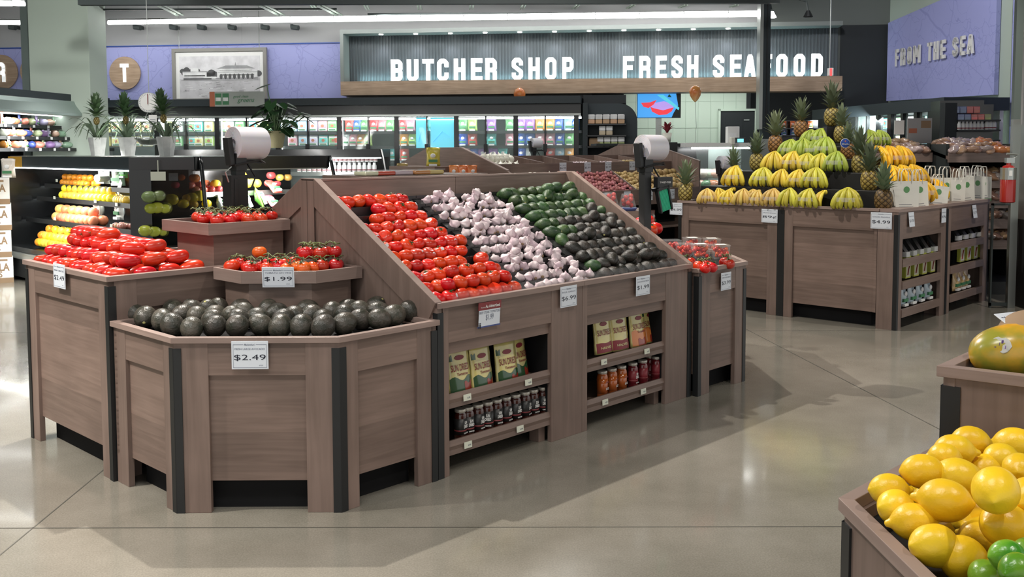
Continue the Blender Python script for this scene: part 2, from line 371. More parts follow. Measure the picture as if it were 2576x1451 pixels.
def freeze(o):                      # remember the children of a prototype, so that copying stays fast
    ch = [c for c in bpy.data.objects if c.parent == o]; KIDS[o.name] = ch
    for c in ch: freeze(c)
    return o
USED = set()
def place(proto, loc, rot=(0, 0, 0), scale=1, label=None, group=None, color=None, cat=None):
    if proto.name not in KIDS: freeze(proto)
    if proto.name in USED: o = copy_tree(proto)
    else: USED.add(proto.name); o = proto
    o.location = loc
    o.rotation_euler = rot if not isinstance(rot, (int, float)) else (0, 0, rot)
    o.scale = (scale,)*3 if isinstance(scale, (int, float)) else scale
    if label: o['label'] = label
    if group: o['group'] = group
    if cat: o['category'] = cat
    if color:
        o.color = (*color, 1)
        for ch in KIDS[o.name]:
            if ch.get('tint'): ch.color = (*color, 1)
    return o
def on(o): return o
ORD = ['first','second','third','fourth','fifth','sixth','seventh','eighth','ninth','tenth','eleventh','twelfth','thirteenth','fourteenth','fifteenth','sixteenth','seventeenth','eighteenth','nineteenth','twentieth']
def nth(i):
    if i < 20: return ORD[i]
    t, r = divmod(i+1, 10); T = {2:'twenti',3:'thirti',4:'forti',5:'fifti',6:'sixti'}
    return (T[t] + 'eth') if r == 0 else ({2:'twenty',3:'thirty',4:'forty',5:'fifty',6:'sixty'}[t] + '-' + ORD[r-1])
TEXTS = {}
def text_mesh(s, h, wd=None, bold=0.0, shear=0, ext=.0006, space=1.0):
    key = (s, h, wd, bold, shear, ext)
    if key in TEXTS: return TEXTS[key]
    cu = bpy.data.curves.new('txt', 'FONT'); cu.body = s; cu.size = 1; cu.align_x = 'CENTER'; cu.offset = bold; cu.shear = shear; cu.resolution_u = 3; cu.space_character = space
    to = bpy.data.objects.new('txt', cu); COL.objects.link(to); bpy.context.view_layer.update()
    me = bpy.data.meshes.new_from_object(to.evaluated_get(bpy.context.evaluated_depsgraph_get()))
    bpy.data.objects.remove(to); bpy.data.curves.remove(cu)
    xs = [v.co.x for v in me.vertices]; ys = [v.co.y for v in me.vertices]
    ww = (max(xs)-min(xs)) or 1; hh = (max(ys)-min(ys)) or 1; x0 = (max(xs)+min(xs))/2; y0 = (max(ys)+min(ys))/2
    sy = h/hh; sx = (wd/ww) if wd else sy
    for v in me.vertices: v.co = Vector(((v.co.x-x0)*sx, 0, (v.co.y-y0)*sy))
    TEXTS[key] = me; return me
def text(name, s, h, m, parent, loc, wd=None, bold=0.0, shear=0, rot=(0, 0, 0)):
    me = text_mesh(s, h, wd, bold, shear).copy(); me.materials.clear(); me.materials.append(MAT[m])
    o = bpy.data.objects.new(name, me); COL.objects.link(o); o.parent = parent; o.location = loc; o.rotation_euler = rot; return o
# ------------------------------------------------------------------ floor with saw joints
BT = Matrix.Translation((0, 17, 0)) @ Matrix.Rotation(BA, 4, 'Z')
mb = MB(); mb.box(-14, 12, -5, 21, -.1, 0); struct(mb, 'floor', 'floor')
mb = MB()
def joint(a, b, wd=.007):
    d = (b - a).normalized(); n = Vector((-d.y, d.x, 0))*wd/2
    mb.add([a-n, b-n, b+n, a+n], [(0, 1, 2, 3)])
Z1 = Vector((0, 0, .0012))
joint(Vector((-12, 4.03, 0))+Z1, Vector((11, 3.975, 0))+Z1, .006)
joint(Vector((1.896, 10.088, 0))+Z1 + Vector((-.5, 4.3, 0)), Vector((2.443, 5.381, 0))+Z1 + Vector((.8, -6.9, 0)), .006)
joint(Vector((-2.119, 4.822, 0))+Z1 + Vector((-.1, 8, 0)), Vector((-2.0, 2.0, 0))+Z1, .006)
joint(Vector((-12, 8.45, 0))+Z1, Vector((11, 8.4, 0))+Z1, .006)
struct(mb, 'trim_1', 'floor_joint')
# ------------------------------------------------------------------ back wall
def bs(px, py, d): p = at_b(px, py, d); return b_s(p), p.z
mb = MB(); mb.T = BT
mb.box(-12, 1.95, 0, .15, 0, 5.2); mb.box(1.95, 4.35, 0, .15, 2.6, 5.2); 
mb.box(-4.9, -4.893, -.004, 0, 3.5, 4.3); mb.box(3.0, 3.007, -.004, 0, 3.7, 4.3)
struct(mb, 'wall_back', 'wall_grey')
mb = MB(); mb.T = BT; mb.box(4.351, 5.55, 0, .15, 2.6, 5.2); mb.box(5.55, 6.5, 0, .15, 3.66, 5.2); struct(mb, 'wall_back', 'wall_shaded')
mb = MB(); mb.T = BT; mb.box(5.55, 6.5, -.01, .15, 0, 3.66); mb.box(1.4, 1.95, -.01, .14, 0, 2.6); struct(mb, 'wall_back', 'navy_dark')
mb = MB(); mb.T = BT; mb.box(-12, -2.96, -.03, -.001, 2.45, 3.49); struct(mb, 'trim_2', 'mural')
mb = MB(); mb.T = BT; mb.box(-12, -2.96, -.05, -.001, 3.49, 3.51); struct(mb, 'trim_3', 'brand_blue')
mb = MB(); mb.T = BT; mb.box(1.0, 4.25, 1.9, 2.0, 0, 2.9); mb.box(4.25, 6.4, 1.4, 1.5, 0, 0.01)
struct(mb, 'wall_alcove', 'tile')
mb = MB(); mb.T = BT
for k in range(14): mb.box(1.0 + k*.235, 1.006 + k*.235, 1.893, 1.9, 0, 2.9)
for k in range(5): mb.box(1.0, 4.25, 1.893, 1.9, .5 + k*.5, .505 + k*.5)
struct(mb, 'trim_4', 'tile_joint')
mb = MB(); mb.T = BT; mb.box(4.25, 6.4, 2.9, 3.0, 0, 2.9); mb.box(.9, 1.0, .15, 2.0, 0, 2.9); mb.box(4.25, 4.33, 1.9, 3, 0, 2.9); mb.box(.9, 6.4, .15, 3.0, 2.9, 3.0); struct(mb, 'wall_alcove', 'navy_dark')
# dark door in the tiled wall
def al(px, py): return bs(px, py, -1.88)
x0, _ = al(1812, 300); x1, zt = al(1898, 279)
t = thing('door_1', None, None, B(0, -1.86, 0), BA); t['kind'] = 'structure'
mb = MB(); mb.box(x0-.04, x0, -.05, .02, 0, zt+.04); mb.box(x1, x1+.04, -.05, .02, 0, zt+.04); mb.box(x0-.04, x1+.04, -.05, .02, zt, zt+.04); mb.build('door_frame', 'tile', t, rel=False)
mb = MB(); mb.box(x0, x1, -.02, .02, 0, zt); mb.box(x0+.1, x1-.22, -.03, 0, 1.4, zt-.1); mb.build('door_leaf', 'navy_dark', t, rel=False)
mb = MB(); mb.box(x1-.2, x1-.1, -.04, 0, zt-.18, zt-.16); mb.build('door_closer', 'steel', t, rel=False)
# grey wall strip right of the tiles + ceiling + side walls far outside of view
mb = MB(); mb.box(-14, 12, -5, 21, 5.2, 5.3); struct(mb, 'ceiling', 'ceiling_dark')
# left wall (behind the produce wall case)
LA = R(90 - 6.76); LX, LY = -8.15, 15.9
def Lp(t, dd, z=0): return Vector((LX + t*math.cos(LA) + dd*math.sin(LA), LY + t*math.sin(LA) - dd*math.cos(LA), z))
LT = Matrix.Translation((LX, LY, 0)) @ Matrix.Rotation(LA, 4, 'Z')   # local x away from camera, -y into the shop
mb = MB(); mb.box(-14.2, -14, -5, 21, 0, 5.2); struct(mb, 'wall_left', 'column_green')
# pilaster and deep column on the left
pa = at_y(78, 200, 15.6); pb = at_y(226, 200, 15.6)
mb = MB(); mb.box(pa.x-.02, pb.x, 15.6, 16.28, 0, 5.2); struct(mb, 'trim_5', 'column_green', bevel=.01)
mb = MB(); mb.box(pa.x-.17, pa.x-.021, 15.66, 16.3, 0, 5.2); struct(mb, 'trim_6', 'column_grey')
pt = at_y(250, 18, 15.8); pr = at_y(273, 100, 15.8)
mb = MB(); mb.box(pb.x+.001, pb.x+.5, 15.55, 16.0, pt.z+.06, pt.z+.18); struct(mb, 'trim_7', 'girder')
# slim column in the middle right: two dark flanges round a grey web
def slim():
    p = at_y(1925, 200, 14.9); q = at_y(1911, 200, 14.9); r = at_y(1937, 200, 14.9)
    mb = MB(); mb.box(q.x, q.x+.05, 14.9, 15.1, 1.9, 5.2); struct(mb, 'trim_8', 'steel')
    mb = MB(); mb.box(q.x+.051, r.x, 14.9, 15.1, 1.75, 5.2); mb.box(q.x+.10, q.x+.112, 14.88, 14.9, 1.9, 5.2, 1); struct(mb, 'trim_9', ['navy', 'black'])
    mb = MB(); mb.box(q.x-.02, r.x+.01, 14.88, 15.12, 0, 1.75); struct(mb, 'trim_10', 'steel')
slim()
# girder, joist struts and hangers above
g0 = at_y(226, 12, 14.2); g1 = at_y(1920, 6, 14.2)
mb = MB(); mb.box(-6.3, 3.9, 14.2, 14.32, g0.z, g0.z+.12); mb.box(-6.3, 3.9, 14.2, 14.32, g0.z+.75, g0.z+.85)
for k in range(11):
    x = -6.2 + k*.95; mb.tube([(x, 14.26, g0.z+.1), (x+.45, 14.26, g0.z+.8), (x+.9, 14.26, g0.z+.1)], .02, 5)
struct(mb, 'trim_11', 'girder')
mb = MB()
for px in (395, 520, 650, 795):
    a = at_y(px, 12, 15.2); b = at_y(px+52, 38, 16.9); mb.tube([a, b], .025, 5); mb.tube([a+Vector((.09, 0, 0)), b+Vector((.09, 0, 0))], .018, 5)
for k, px in enumerate((780, 915, 1050, 1183, 1315, 1450, 1590, 1722, 1850)):
    sl = 12 - k*4.5; a = at_y(px, 12, 16.2); b = at_y(px+sl, 25 - k*.6, 16.8)
    for q in (0, .05): mb.tube([a+Vector((q, 0, 0)), b+Vector((q, 0, 0))], .014, 5)
struct(mb, 'trim_12', 'column_green')
mb = MB(); p = at_y(300, 26, 16.2); mb.box(-7.6, -2.9, 16.2, 16.24, p.z, p.z+.03); p = at_y(910, 38, 16.3); mb.box(-2.4, 4.3, 16.28, 16.32, p.z, p.z+.03); struct(mb, 'trim_13', 'girder')
# ------------------------------------------------------------------ LED line lights
J = [(272, 295), (297, 404), (406, 513), (515, 621), (623, 729), (731, 838), (840, 947), (949, 1057), (1059, 1166), (1168, 1276), (1278, 1386), (1388, 1497), (1499, 1607), (1609, 1719), (1721, 1831), (1833, 1914)]
def tube_light(pa_, pb_, label):
    c = (pa_ + pb_)/2; o = thing('linear_light', label, 'ceiling light', c, 0, 'line lights hung in one long row')
    mb = MB(); mb.tube([pa_, pb_], .030, 10); mb.build('light_tube', 'tube_light', o)
    mb = MB(); mb.box(-.5, .5, -.02, .02, .03, .06); me = mb
    mb = MB(); mb.tube([pa_ + Vector((0, 0, .045)), pb_ + Vector((0, 0, .045))], .02, 4); mb.build('housing', 'steel', o)
for k, (a, b) in enumerate(J):
    A_ = at_b(a, 57.5 - (a-272)*.0124, 1.0); B_ = at_b(b, 57.5 - (b-272)*.0124, 1.0)
    tube_light(A_, B_, f'glowing white tube light, {nth(k)} from the left pillar in the long row')
for k, (a, b) in enumerate(((-110, -40), (-38, 62))):
    tube_light(at_b(a, 57.5, 1.0), at_b(b, 57.5, 1.0), ('glowing white tube left of the pillar, cut by the picture edge', 'glowing white tube light left of the green pillar, lower row')[k])
for k, (a, b) in enumerate(((-60, 30), (32, 62))):
    tube_light(at_y(a, 9, 13.5), at_y(b, 10, 13.5), ('white tube light in the top left corner, upper row', 'short white tube light in the upper row touching the green pillar')[k])
area('line_light_glow', B(-2, 1.0, 3.84), B(-2, 0.5, 2), 95, 12, .08, (1, 1, .98))
area('line_light_glow', B(3, 1.0, 3.84), B(3, 0.5, 2), 20, 2.6, .08, (1, 1, .98))
for k, px in enumerate((28, 342, 433, 503, 580, 663, 738)):
    p = at_b(px, 68, .35)
    o = thing('track_spotlight', f'dark wall spotlight on the grey wall, {nth(k)} from the left', 'spotlight', p, BA, 'wall spotlights over the map mural')
    mb = MB(); mb.tube([(-.03, 0, 0), (.10, -.02, -.02)], .045, 10); mb.build('lamp_head', 'girder', o, rel=False)
    mb = MB(); mb.box(-.05, -.02, -.02, .33, -.01, .05); mb.build('arm', 'girder', o, rel=False)
for k, (px, py, Y) in enumerate(((1942, 34, 15.2), (2033, 32, 14.0))):
    p = at_y(px, py, Y)
    o = thing('track_spotlight', ('glowing white cone spotlight right of the slim column', 'dark track spotlight above the seafood sign')[k], 'spotlight', p)
    mb = MB(); mb.lathe([(.05, -.07), (.07, -.06), (.025, .03)], 12); mb.build('lamp_shade', ('lamp_lens', 'black')[k], o, rel=False)
    mb = MB(); mb.tube([(0, 0, .03), (-.02, .02, .16), (-.14, .04, .20)], .012, 6); mb.build('arm', 'girder', o, rel=False)
# ------------------------------------------------------------------ block lettering
w_ = .58; t_ = .2; l_, r_, b_, T_ = .1, .48, .1, .9
GL = {
 'B': [[(0, b_), (r_-.09, b_), (r_, b_+.09), (r_, .42), (r_-.07, .5), (r_, .58), (r_, T_-.09), (r_-.09, T_), (0, T_)], [(l_, 0), (l_, 1)], [(l_, .5), (r_-.07, .5)]],
 'U': [[(l_, 1), (l_, b_+.1), (l_+.1, b_), (r_-.1, b_), (r_, b_+.1), (r_, 1)]],
 'T': [[(0, T_), (w_, T_)], [(w_/2, 0), (w_/2, 1)]],
 'C': [[(r_, .62), (r_, T_-.1), (r_-.1, T_), (l_+.1, T_), (l_, T_-.1), (l_, b_+.1), (l_+.1, b_), (r_-.1, b_), (r_, b_+.1), (r_, .38)]],
 'H': [[(l_, 0), (l_, 1)], [(r_, 0), (r_, 1)], [(l_, .5), (r_, .5)]],
 'E': [[(l_, 0), (l_, 1)], [(0, b_), (w_, b_)], [(0, T_), (w_, T_)], [(l_, .5), (w_-.05, .5)]],
 'R': [[(l_, 0), (l_, 1)], [(0, T_), (r_-.09, T_), (r_, T_-.09), (r_, .56), (r_-.07, .47), (r_, .38), (r_, 0)], [(l_, .47), (r_-.07, .47)]],
 'S': [[(r_, .66), (r_, T_-.1), (r_-.1, T_), (l_+.1, T_), (l_, T_-.1), (l_, .64), (r_, .38), (r_, b_+.1), (r_-.1, b_), (l_+.1, b_), (l_, b_+.1), (l_, .34)]],
 'O': [[(l_, .5), (l_, b_+.1), (l_+.1, b_), (r_-.1, b_), (r_, b_+.1), (r_, T_-.1), (r_-.1, T_), (l_+.1, T_), (l_, T_-.1), (l_, .5)]],
 'P': [[(l_, 0), (l_, 1)], [(0, T_), (r_-.09, T_), (r_, T_-.09), (r_, .55), (r_-.09, .45), (l_, .45)]],
 'F': [[(l_, 0), (l_, 1)], [(0, T_), (w_, T_)], [(l_, .5), (w_-.07, .5)]],
 'A': [[(l_-.01, 0), (w_/2-.03, .93)], [(r_+.01, 0), (w_/2+.03, .93)], [(l_+.05, .3), (r_-.05, .3)], [(w_/2-.09, T_), (w_/2+.09, T_)]],
 'D': [[(l_, 0), (l_, 1)], [(0, b_), (r_-.1, b_), (r_, b_+.1), (r_, T_-.1), (r_-.1, T_), (0, T_)]],
 'M': [[(l_, 0), (l_, 1)], [(r_+.12, 0), (r_+.12, 1)], [(l_, .95), (w_/2+.06, .35)], [(r_+.12, .95), (w_/2+.06, .35)]]}
def glyph(ch, h, x, z, m, parent, depth=.05, ws=1.0, name='letter'):
    mb = MB(); th = t_/2
    for li, ln in enumerate(GL[ch]):
        for i in range(len(ln)-1):
            ax, az = ln[i]; bx, bz = ln[i+1]; dx, dz = bx-ax, bz-az; q = math.hypot(dx, dz); nx, nz = -dz/q*th, dx/q*th
            P_ = [(ax-nx, az-nz), (bx-nx, bz-nz), (bx+nx, bz+nz), (ax+nx, az+nz)]
            mb.yprism([(x + px*h*ws, z + max(0, min(1, pz))*h) for px, pz in P_], -depth, 0)
        for (px, pz) in ln[1:-1]:
            mb.yprism([(x + (px + th*math.cos(a*math.pi/6))*h*ws, z + max(0, min(1, (pz + th*math.sin(a*math.pi/6))))*h) for a in range(12)], -depth, 0)
    return mb.build(name, m, parent, rel=False)
# ------------------------------------------------------------------ butcher shop / seafood fascia
SD = .28
sl, _ = bs(880, 200, .05); bl, bz1 = bs(857, 206, .45); br, bz2 = bs(2119, 190, .45); _, bz0 = bs(857, 240, .45)
z_hd = bs(880, 86, .35)[1]
o = thing('fascia_sign', 'dark ribbed fascia reading BUTCHER SHOP and FRESH SEAFOOD over a wooden beam', 'shop sign', B(0, 0, 0), BA)
mb = MB(); mb.box(sl, 5.5, -.05, -.032, bz0, z_hd)
n = 150
for k in range(n):
    x = sl + .02 + k*(5.45-sl)/n; mb.box(x, x+.022, -.064, -.05, bz0+.2, z_hd)
mb.build('ribbed_panel', 'fascia', o, rel=False)
mb = MB(); mb.box(sl-.06, 5.5, -.42, 0, z_hd, z_hd+.07); mb.box(sl-.06, sl, -.42, 0, bz0+.2, z_hd); mb.build('surround', 'surround', o, rel=False)
mb = MB(); mb.box(bl, br, -.46, 0, bz0, (bz1+bz2)/2); mb.build('beam', 'wood_beam', o, rel=False)
zb = (bz1+bz2)/2
mb = MB(); mb.box(bl+.2, br-.05, -.13, -.10, zb, zb+.012); mb.build('cove_strip', 'cove_light', o, rel=False)
def sx(px): return bs(px, 180, SD)[0]
hL = bs(1000, 150, SD)[1] - zb
for wd, lst in (('BUTCHER', (985, 1025, 1064, 1101, 1143, 1186, 1222)), ('SHOP', (1288, 1330, 1372, 1415)), ('FRESH', (1567, 1608, 1649, 1689, 1728)), ('SEAFOOD', (1793, 1836, 1872, 1913, 1952, 1996, 2040))):
    for ch, px in zip(wd, lst):
        g = glyph(ch, hL, sx(px), zb, 'letter_white', o, .06, ws=sx(px+28)/hL/w_ - sx(px)/hL/w_); g.location.y = -SD
for k in range(12):
    px = 957 + k*87.5; x = bs(px, 80, .3)[0]
    mb = MB(); mb.lathe([(.035, z_hd-.012), (.04, z_hd)], 12, c=(x, -.26, 0)); mb.build('downlight', 'lamp_lens', o, rel=False)
    p = B(x, .26, z_hd - .03); spot('downlight_lamp', p, p + Vector((0, .10, -1)), 10, 100, .8, .03, (.95, .93, 1))
area('alcove_fill_light', B(3.2, -.9, 2.85), B(3.2, -1.6, 0), 26, 2.2, .5, (.95, 1, .95))  # unseen light added to brighten the tiled alcove
area('cove_glow', B(1.2, .13, zb+.03), B(1.2, 0.02, zb+1), 22, 7.8, .03, (.6, .95, 1))
# ------------------------------------------------------------------ FROM THE SEA wall
RA = math.atan2(-.994, .11); RT = Matrix.Translation((6.22, 16.26, 0)) @ Matrix.Rotation(RA, 4, 'Z')
def at_r(px, py, d=0):
    P0 = Vector((6.22, 16.26, 0)); nn = Vector((math.sin(RA), -math.cos(RA), 0)); q = P0 + nn*d; dd = ray(px, py); p = EYEV + dd*((q-EYEV).dot(nn)/dd.dot(nn))
    rel = p - P0; return rel.x*math.cos(RA) + rel.y*math.sin(RA), p.z, p
mb = MB(); mb.T = RT; mb.box(-.3, 3.3, .08, .2, 0, 5.2); struct(mb, 'wall_right', 'column_green')
xa, za, _ = at_r(2217, 62); xb, zb2, _ = at_r(2507, -6); xc, zc, _ = at_r(2210, 256); xd, zd, _ = at_r(2499, 238)
o = thing('mural_panel', 'periwinkle map panel reading FROM THE SEA on the right wall', 'wall panel', (6.22, 16.26, 0), RA)
mb = MB(); mb.yprism([(.10, zc), (xd, zd), (xb, zb2+.3), (.10, za)], .005, .07); mb.build('map_board', 'mural', o, rel=False)
wx = 0
zt0 = at_r(2400, 94, .05)[1]; zt1 = at_r(2400, 142, .05)[1]
for ch, a, b in (('F', 2250, 2258), ('R', 2263, 2274), ('O', 2280, 2290), ('M', 2295, 2312), ('T', 2330, 2341), ('H', 2346, 2358), ('E', 2363, 2375), ('S', 2393, 2406), ('E', 2412, 2424), ('A', 2429, 2446)):
    x0 = at_r(a, 140, .05)[0]; x1 = at_r(b, 140, .05)[0]
    g = glyph(ch, zt0-zt1, x0/((x1-x0)/(zt0-zt1)/(w_ if ch != 'M' else w_+.12))*0 + x0, zt1, 'letter_plain', o, .02, ws=(x1-x0)/(zt0-zt1)/(w_ if ch != 'M' else w_+.12)); g.location.y = -.02
mb = MB(); mb.T = RT; mb.box(3.31, 6, .08, .13, 1.9, 5.2); mb.box(3.31, 6, .08, .13, 0, 1.89); struct(mb, 'wall_right', 'mural')
# ------------------------------------------------------------------ left mural: wooden discs with letters, framed photo, signs
def disc(px, py, rad, ch, label):
    s, z = bs(px, py, .06); rr = bs(px+rad, py, .06)[0] - s
    o = thing('letter_disc', label, 'wall sign', B(s, .05, z), BA, 'wooden letter discs on the map mural')
    mb = MB(); mb.yprism([(rr*math.cos(a*math.pi/24), rr*math.sin(a*math.pi/24)) for a in range(48)], -.03, 0); mb.build('wooden_disc', 'wood_beam', o, rel=False)
    h = rr*1.12; g = glyph(ch, h, -h*w_*.42, -h/2, 'letter_white', o, .02, ws=.85); g.location.y = -.03
disc(315, 184, 39, 'T', 'round wooden disc with a white letter T')
disc(4, 182, 41, 'R', 'round wooden disc with a white letter R at the left edge')
disc(93, 180, 41, 'E', 'round wooden disc almost hidden behind the green pillar')
s0, z1 = bs(433, 123, .12); s1, z0 = bs(673, 246, .12)
o = thing('framed_photo', 'large framed black and white photo of lakeside pavilions and water', 'picture', B(0, .12, 0), BA)
mb = MB(); fw = .06
for a in ((s0, s1, z1-fw, z1), (s0, s1, z0-.06, z0), (s0, s0+fw, z0, z1-fw), (s1-fw, s1, z0, z1-fw)): mb.box(a[0], a[1], -.03, .03, a[2], a[3])
mb.build('frame', 'frame_wood', o, rel=False)
mb = MB(); mb.box(s0+fw, s1-fw, 0, .02, z0, z1-fw); mb.build('mat_board', 'white', o, rel=False)
a0, a1, c0, c1 = s0+fw+.07, s1-fw-.07, z0+.0, z1-fw-.08; hz = c0 + (c1-c0)*.46
mb = MB(); mb.box(a0, a1, -.004, 0, hz, c1, 0); mb.box(a0, a1, -.004, 0, c0, hz, 1)
def im(x): return a0 + (a1-a0)*x
def iz(y): return hz + (c1-hz)*y
for x, y, r in ((.04, .35, .05), (.09, .42, .05), (.06, .25, .05), (.14, .33, .05), (.22, .36, .055), (.34, .2, .06), (.40, .26, .07), (.44, .2, .06), (.37, .18, .05), (.93, .2, .06), (.98, .22, .06), (.9, .16, .05)):
    mb.yprism([(im(x)+r*1.1*math.cos(a*.5236), iz(y)+r*.9*math.sin(a*.5236)) for a in range(12)], -.006, -.004, 2)
for x0_, x1_, y0_, y1_, mi in ((.04, .34, .08, .30, 4), (.14, .24, .30, .48, 4), (.04, .36, .30, .34, 3), (.06, .32, .12, .17, 2), (.5, .9, .32, .44, 4), (.47, .97, .06, .34, 4), (.5, .9, .36, .38, 2), (.52, .93, .14, .2, 2), (.48, .96, .28, .30, 3), (.05, .4, -.02, .04, 2), (.45, .98, .0, .04, 3), (.3, .46, .02, .1, 4), (.02, .98, -.06, -.04, 3)):
    mb.box(im(x0_), im(x1_), -.009, -.006, iz(y0_), iz(y1_), mi)
mb.yprism([(im(.46), iz(.44)), (im(.94), iz(.44)), (im(.84), iz(.58)), (im(.58), iz(.58))], -.009, -.006, 3)
mb.yprism([(im(.69), iz(.58)), (im(.71), iz(.58)), (im(.70), iz(.74))], -.009, -.006, 3)
for k in range(8): mb.yprism([(im(.52+k*.055)+.028*math.cos(a*.5236), iz(.10)+.05*math.sin(a*.5236)) for a in range(12)], -.010, -.009, 2)
rr = random.Random(3)
for k in range(60):
    x = rr.random()*.9+.03; zz = c0 + (hz-c0)*rr.random()*.85; mb.box(im(x), im(x)+rr.random()*.12, -.006, -.004, zz, zz+.006, rr.choice((3, 4, 2)))
mb.build('photograph', ['photo_sky', 'photo_water', 'photo_dark', 'photo_mid', 'photo_light'], o, rel=False)
mb = MB(); mb.tube([B(b_s(at_b(450, 110, .1)), .1, z1), B(b_s(at_b(450, 110, .1)), .1, 5.2)], .006, 4); mb.tube([B(b_s(at_b(652, 110, .1)), .1, z1), B(b_s(at_b(652, 110, .1)), .1, 5.2)], .006, 4)
tag(mb.build('hanging_wires', 'steel', None), 'pair of thin wires holding up the framed lake photo', 'wire')
s0, z1 = bs(527, 231, 1.15); s1, z0 = bs(665, 267, 1.15)
o = thing('header_sign', 'grey and orange header sign reading good clean greens above the salad cooler', 'sign', B(0, 1.15, 0), BA)
mb = MB(); mb.box(s0, s1, 0, .02, z0, z1); mb.build('sign_board', 'sign_paper', o, rel=False)
mb = MB(); mb.box(s0, s0+.09, -.004, 0, z0, z1); mb.build('orange_end', 'sign_orange', o, rel=False)
for k in range(2):
    x = s0+.1+k*.13; mb = MB(); mb.box(x, x+.11, -.008, 0, z0+.03, z1-.03); mb.box(x+.01, x+.10, -.010, -.008, z0+.09, z0+.15, 1); mb.build('salad_picture', ['sign_green', 'pack' if 0 else 'photo_light'], o, rel=False)
text('lettering', 'good clean', .055, 'sign_green', o, ((s0+s1)/2+.07, -.006, z0+.16), shear=.3)
text('lettering', 'greens', .075, 'sign_green', o, ((s0+s1)/2+.16, -.006, z0+.085), shear=.3)
# exit sign on its rod, balloons
p = at_y(2090, 181, 13.5)
o = thing('exit_sign', 'small red and white exit sign hanging on a long rod', 'exit sign', p)
mb = MB(); mb.box(-.03, .03, -.02, .06, -.05, .055); mb.build('housing', 'white', o, rel=False)
mb = MB(); mb.box(-.022, .012, -.022, -.02, -.055, .05); mb.build('exit_face', 'exit_red', o, rel=False)
mb = MB(); mb.tube([(0, .05, .06), (0, .05, 1.8)], .008, 6); mb.build('rod', 'steel', o, rel=False)
# ================================================================== timber display units
def FT(p, q):
    a = GA + math.atan2(q[1]-p[1], q[0]-p[0]); return Matrix.Translation(W(*p)) @ Matrix.Rotation(a, 4, 'Z'), math.hypot(q[0]-p[0], q[1]-p[1])
def unit(name, label, cat, poly, zt, faces, floor_z=None, group=None, stiles={}, rail=.17, guards=(), kick=.14):
    cu = sum(p[0] for p in poly)/len(poly); cv = sum(p[1] for p in poly)/len(poly)
    o = thing(name, label, cat, W(cu, cv, 0), 0, group); n = len(poly)
    rim_sides([W(*p) for p in poly], zt-.026, zt, 'rim', 'wood_rim', o)
    for i in range(n):
        p, q = poly[i], poly[(i+1) % n]; T, L = FT(p, q); s0, s1 = stiles.get(i, (.1, .1))
        if i in faces:
            for a, b in ((0, s0), (L-s1, L)):
                if b > a: mb = MB(); mb.T = T; mb.box(a, b, 0, .03, 0, zt-.028); mb.build('post', 'wood_v', o, bevel=.0015)
            mb = MB(); mb.T = T; mb.box(s0, L-s1, .002, .03, zt-rail, zt-.028); mb.build('top_rail', 'wood_h', o)
            mb = MB(); mb.T = T; mb.box(s0, L-s1, .018, .034, kick, zt-rail); mb.build('panel', 'wood_h', o)
        else:
            mb = MB(); mb.T = T; mb.box(0, L, .004, .03, kick, zt-.028); mb.build('panel', 'wood_h', o)
        if i in guards or (i+1) % n in guards:
            for yes, a, b in ((i in guards, -.003, .034), ((i+1) % n in guards, L-.034, L+.003)):
                if yes: mb = MB(); mb.T = T; mb.box(a, b, -.005, 0, 0, zt-.05); mb.build('corner_guard', 'black', o)
    def inset(d): return [W(p[0] + (cu-p[0])*d, p[1] + (cv-p[1])*d) for p in poly]
    mb = MB(); mb.prism(inset(.07), floor_z-.02, floor_z); mb.build('bin_floor', 'black_matte', o)
    mb = MB(); mb.prism(inset(.18), .0, kick+.1); mb.build('plinth', 'black_matte', o)
    return o
def tray(name, label, poly, z, base_in=.07, base_z=.7, h=.062, floor=.03, base=None):
    cu = sum(p[0] for p in poly)/len(poly); cv = sum(p[1] for p in poly)/len(poly)
    o = thing(name, label, 'display riser', W(cu, cv, base_z), 0)
    n = len(poly)
    rim_sides([W(*p) for p in poly], z-h, z, 'tray_side', 'wood_rim', o, 0, .018)
    P_ = [W(*p) for p in poly]; c = W(cu, cv); q = [c + (p-c)*.93 for p in P_]
    mb = MB(); mb.prism(q, z-floor-.01, z-floor); mb.build('tray_floor', 'black_matte', o)
    bp = base or [(cu + (p[0]-cu)*.84, cv + (p[1]-cv)*.84) for p in poly]
    mb = MB(); mb.prism([W(*p) for p in bp], base_z, z-h+.01); mb.build('base', 'wood_h', o)
    return o
UA = [(1.985, 3.957), (2.49, 3.437), (3.055, 3.437), (3.055, 4.555), (1.985, 4.555)]
unit('octagonal_bin', 'low brown wooden corner bin holding the big dark avocados', 'produce bin', UA, .786, (0, 1, 4), .752, stiles={0: (.15, .15), 1: (.1, .12), 4: (.12, .1)}, guards=(0, 1, 2))
UB = [(1.972, 4.568), (3.055, 4.568), (3.055, 5.62), (1.972, 5.62)]
unit('square_bin', 'tall square wooden bin piled with red plum tomatoes', 'produce bin', UB, 1.0, (0, 3), .955, stiles={0: (.14, .1), 3: (.12, .12)}, guards=(0, 3))
mb = MB(); T, L = FT((1.985, 4.562), (3.06, 4.562)); mb.T = T
tray('tomato_riser', 'chamfered wooden riser tray on the avocado bin holding vine tomatoes', [(2.50, 4.26), (2.765, 4.0), (3.05, 4.0), (3.05, 4.53), (2.50, 4.53)], 1.0, base_z=.752)
tray('tomato_riser', 'square wooden riser tray on the plum tomato bin, under the highest vine tomatoes', [(2.54, 4.64), (3.04, 4.64), (3.04, 5.16), (2.54, 5.16)], 1.215, base_z=.955, base=[(2.60, 4.70), (3.03, 4.70), (3.03, 5.10), (2.60, 5.10)])
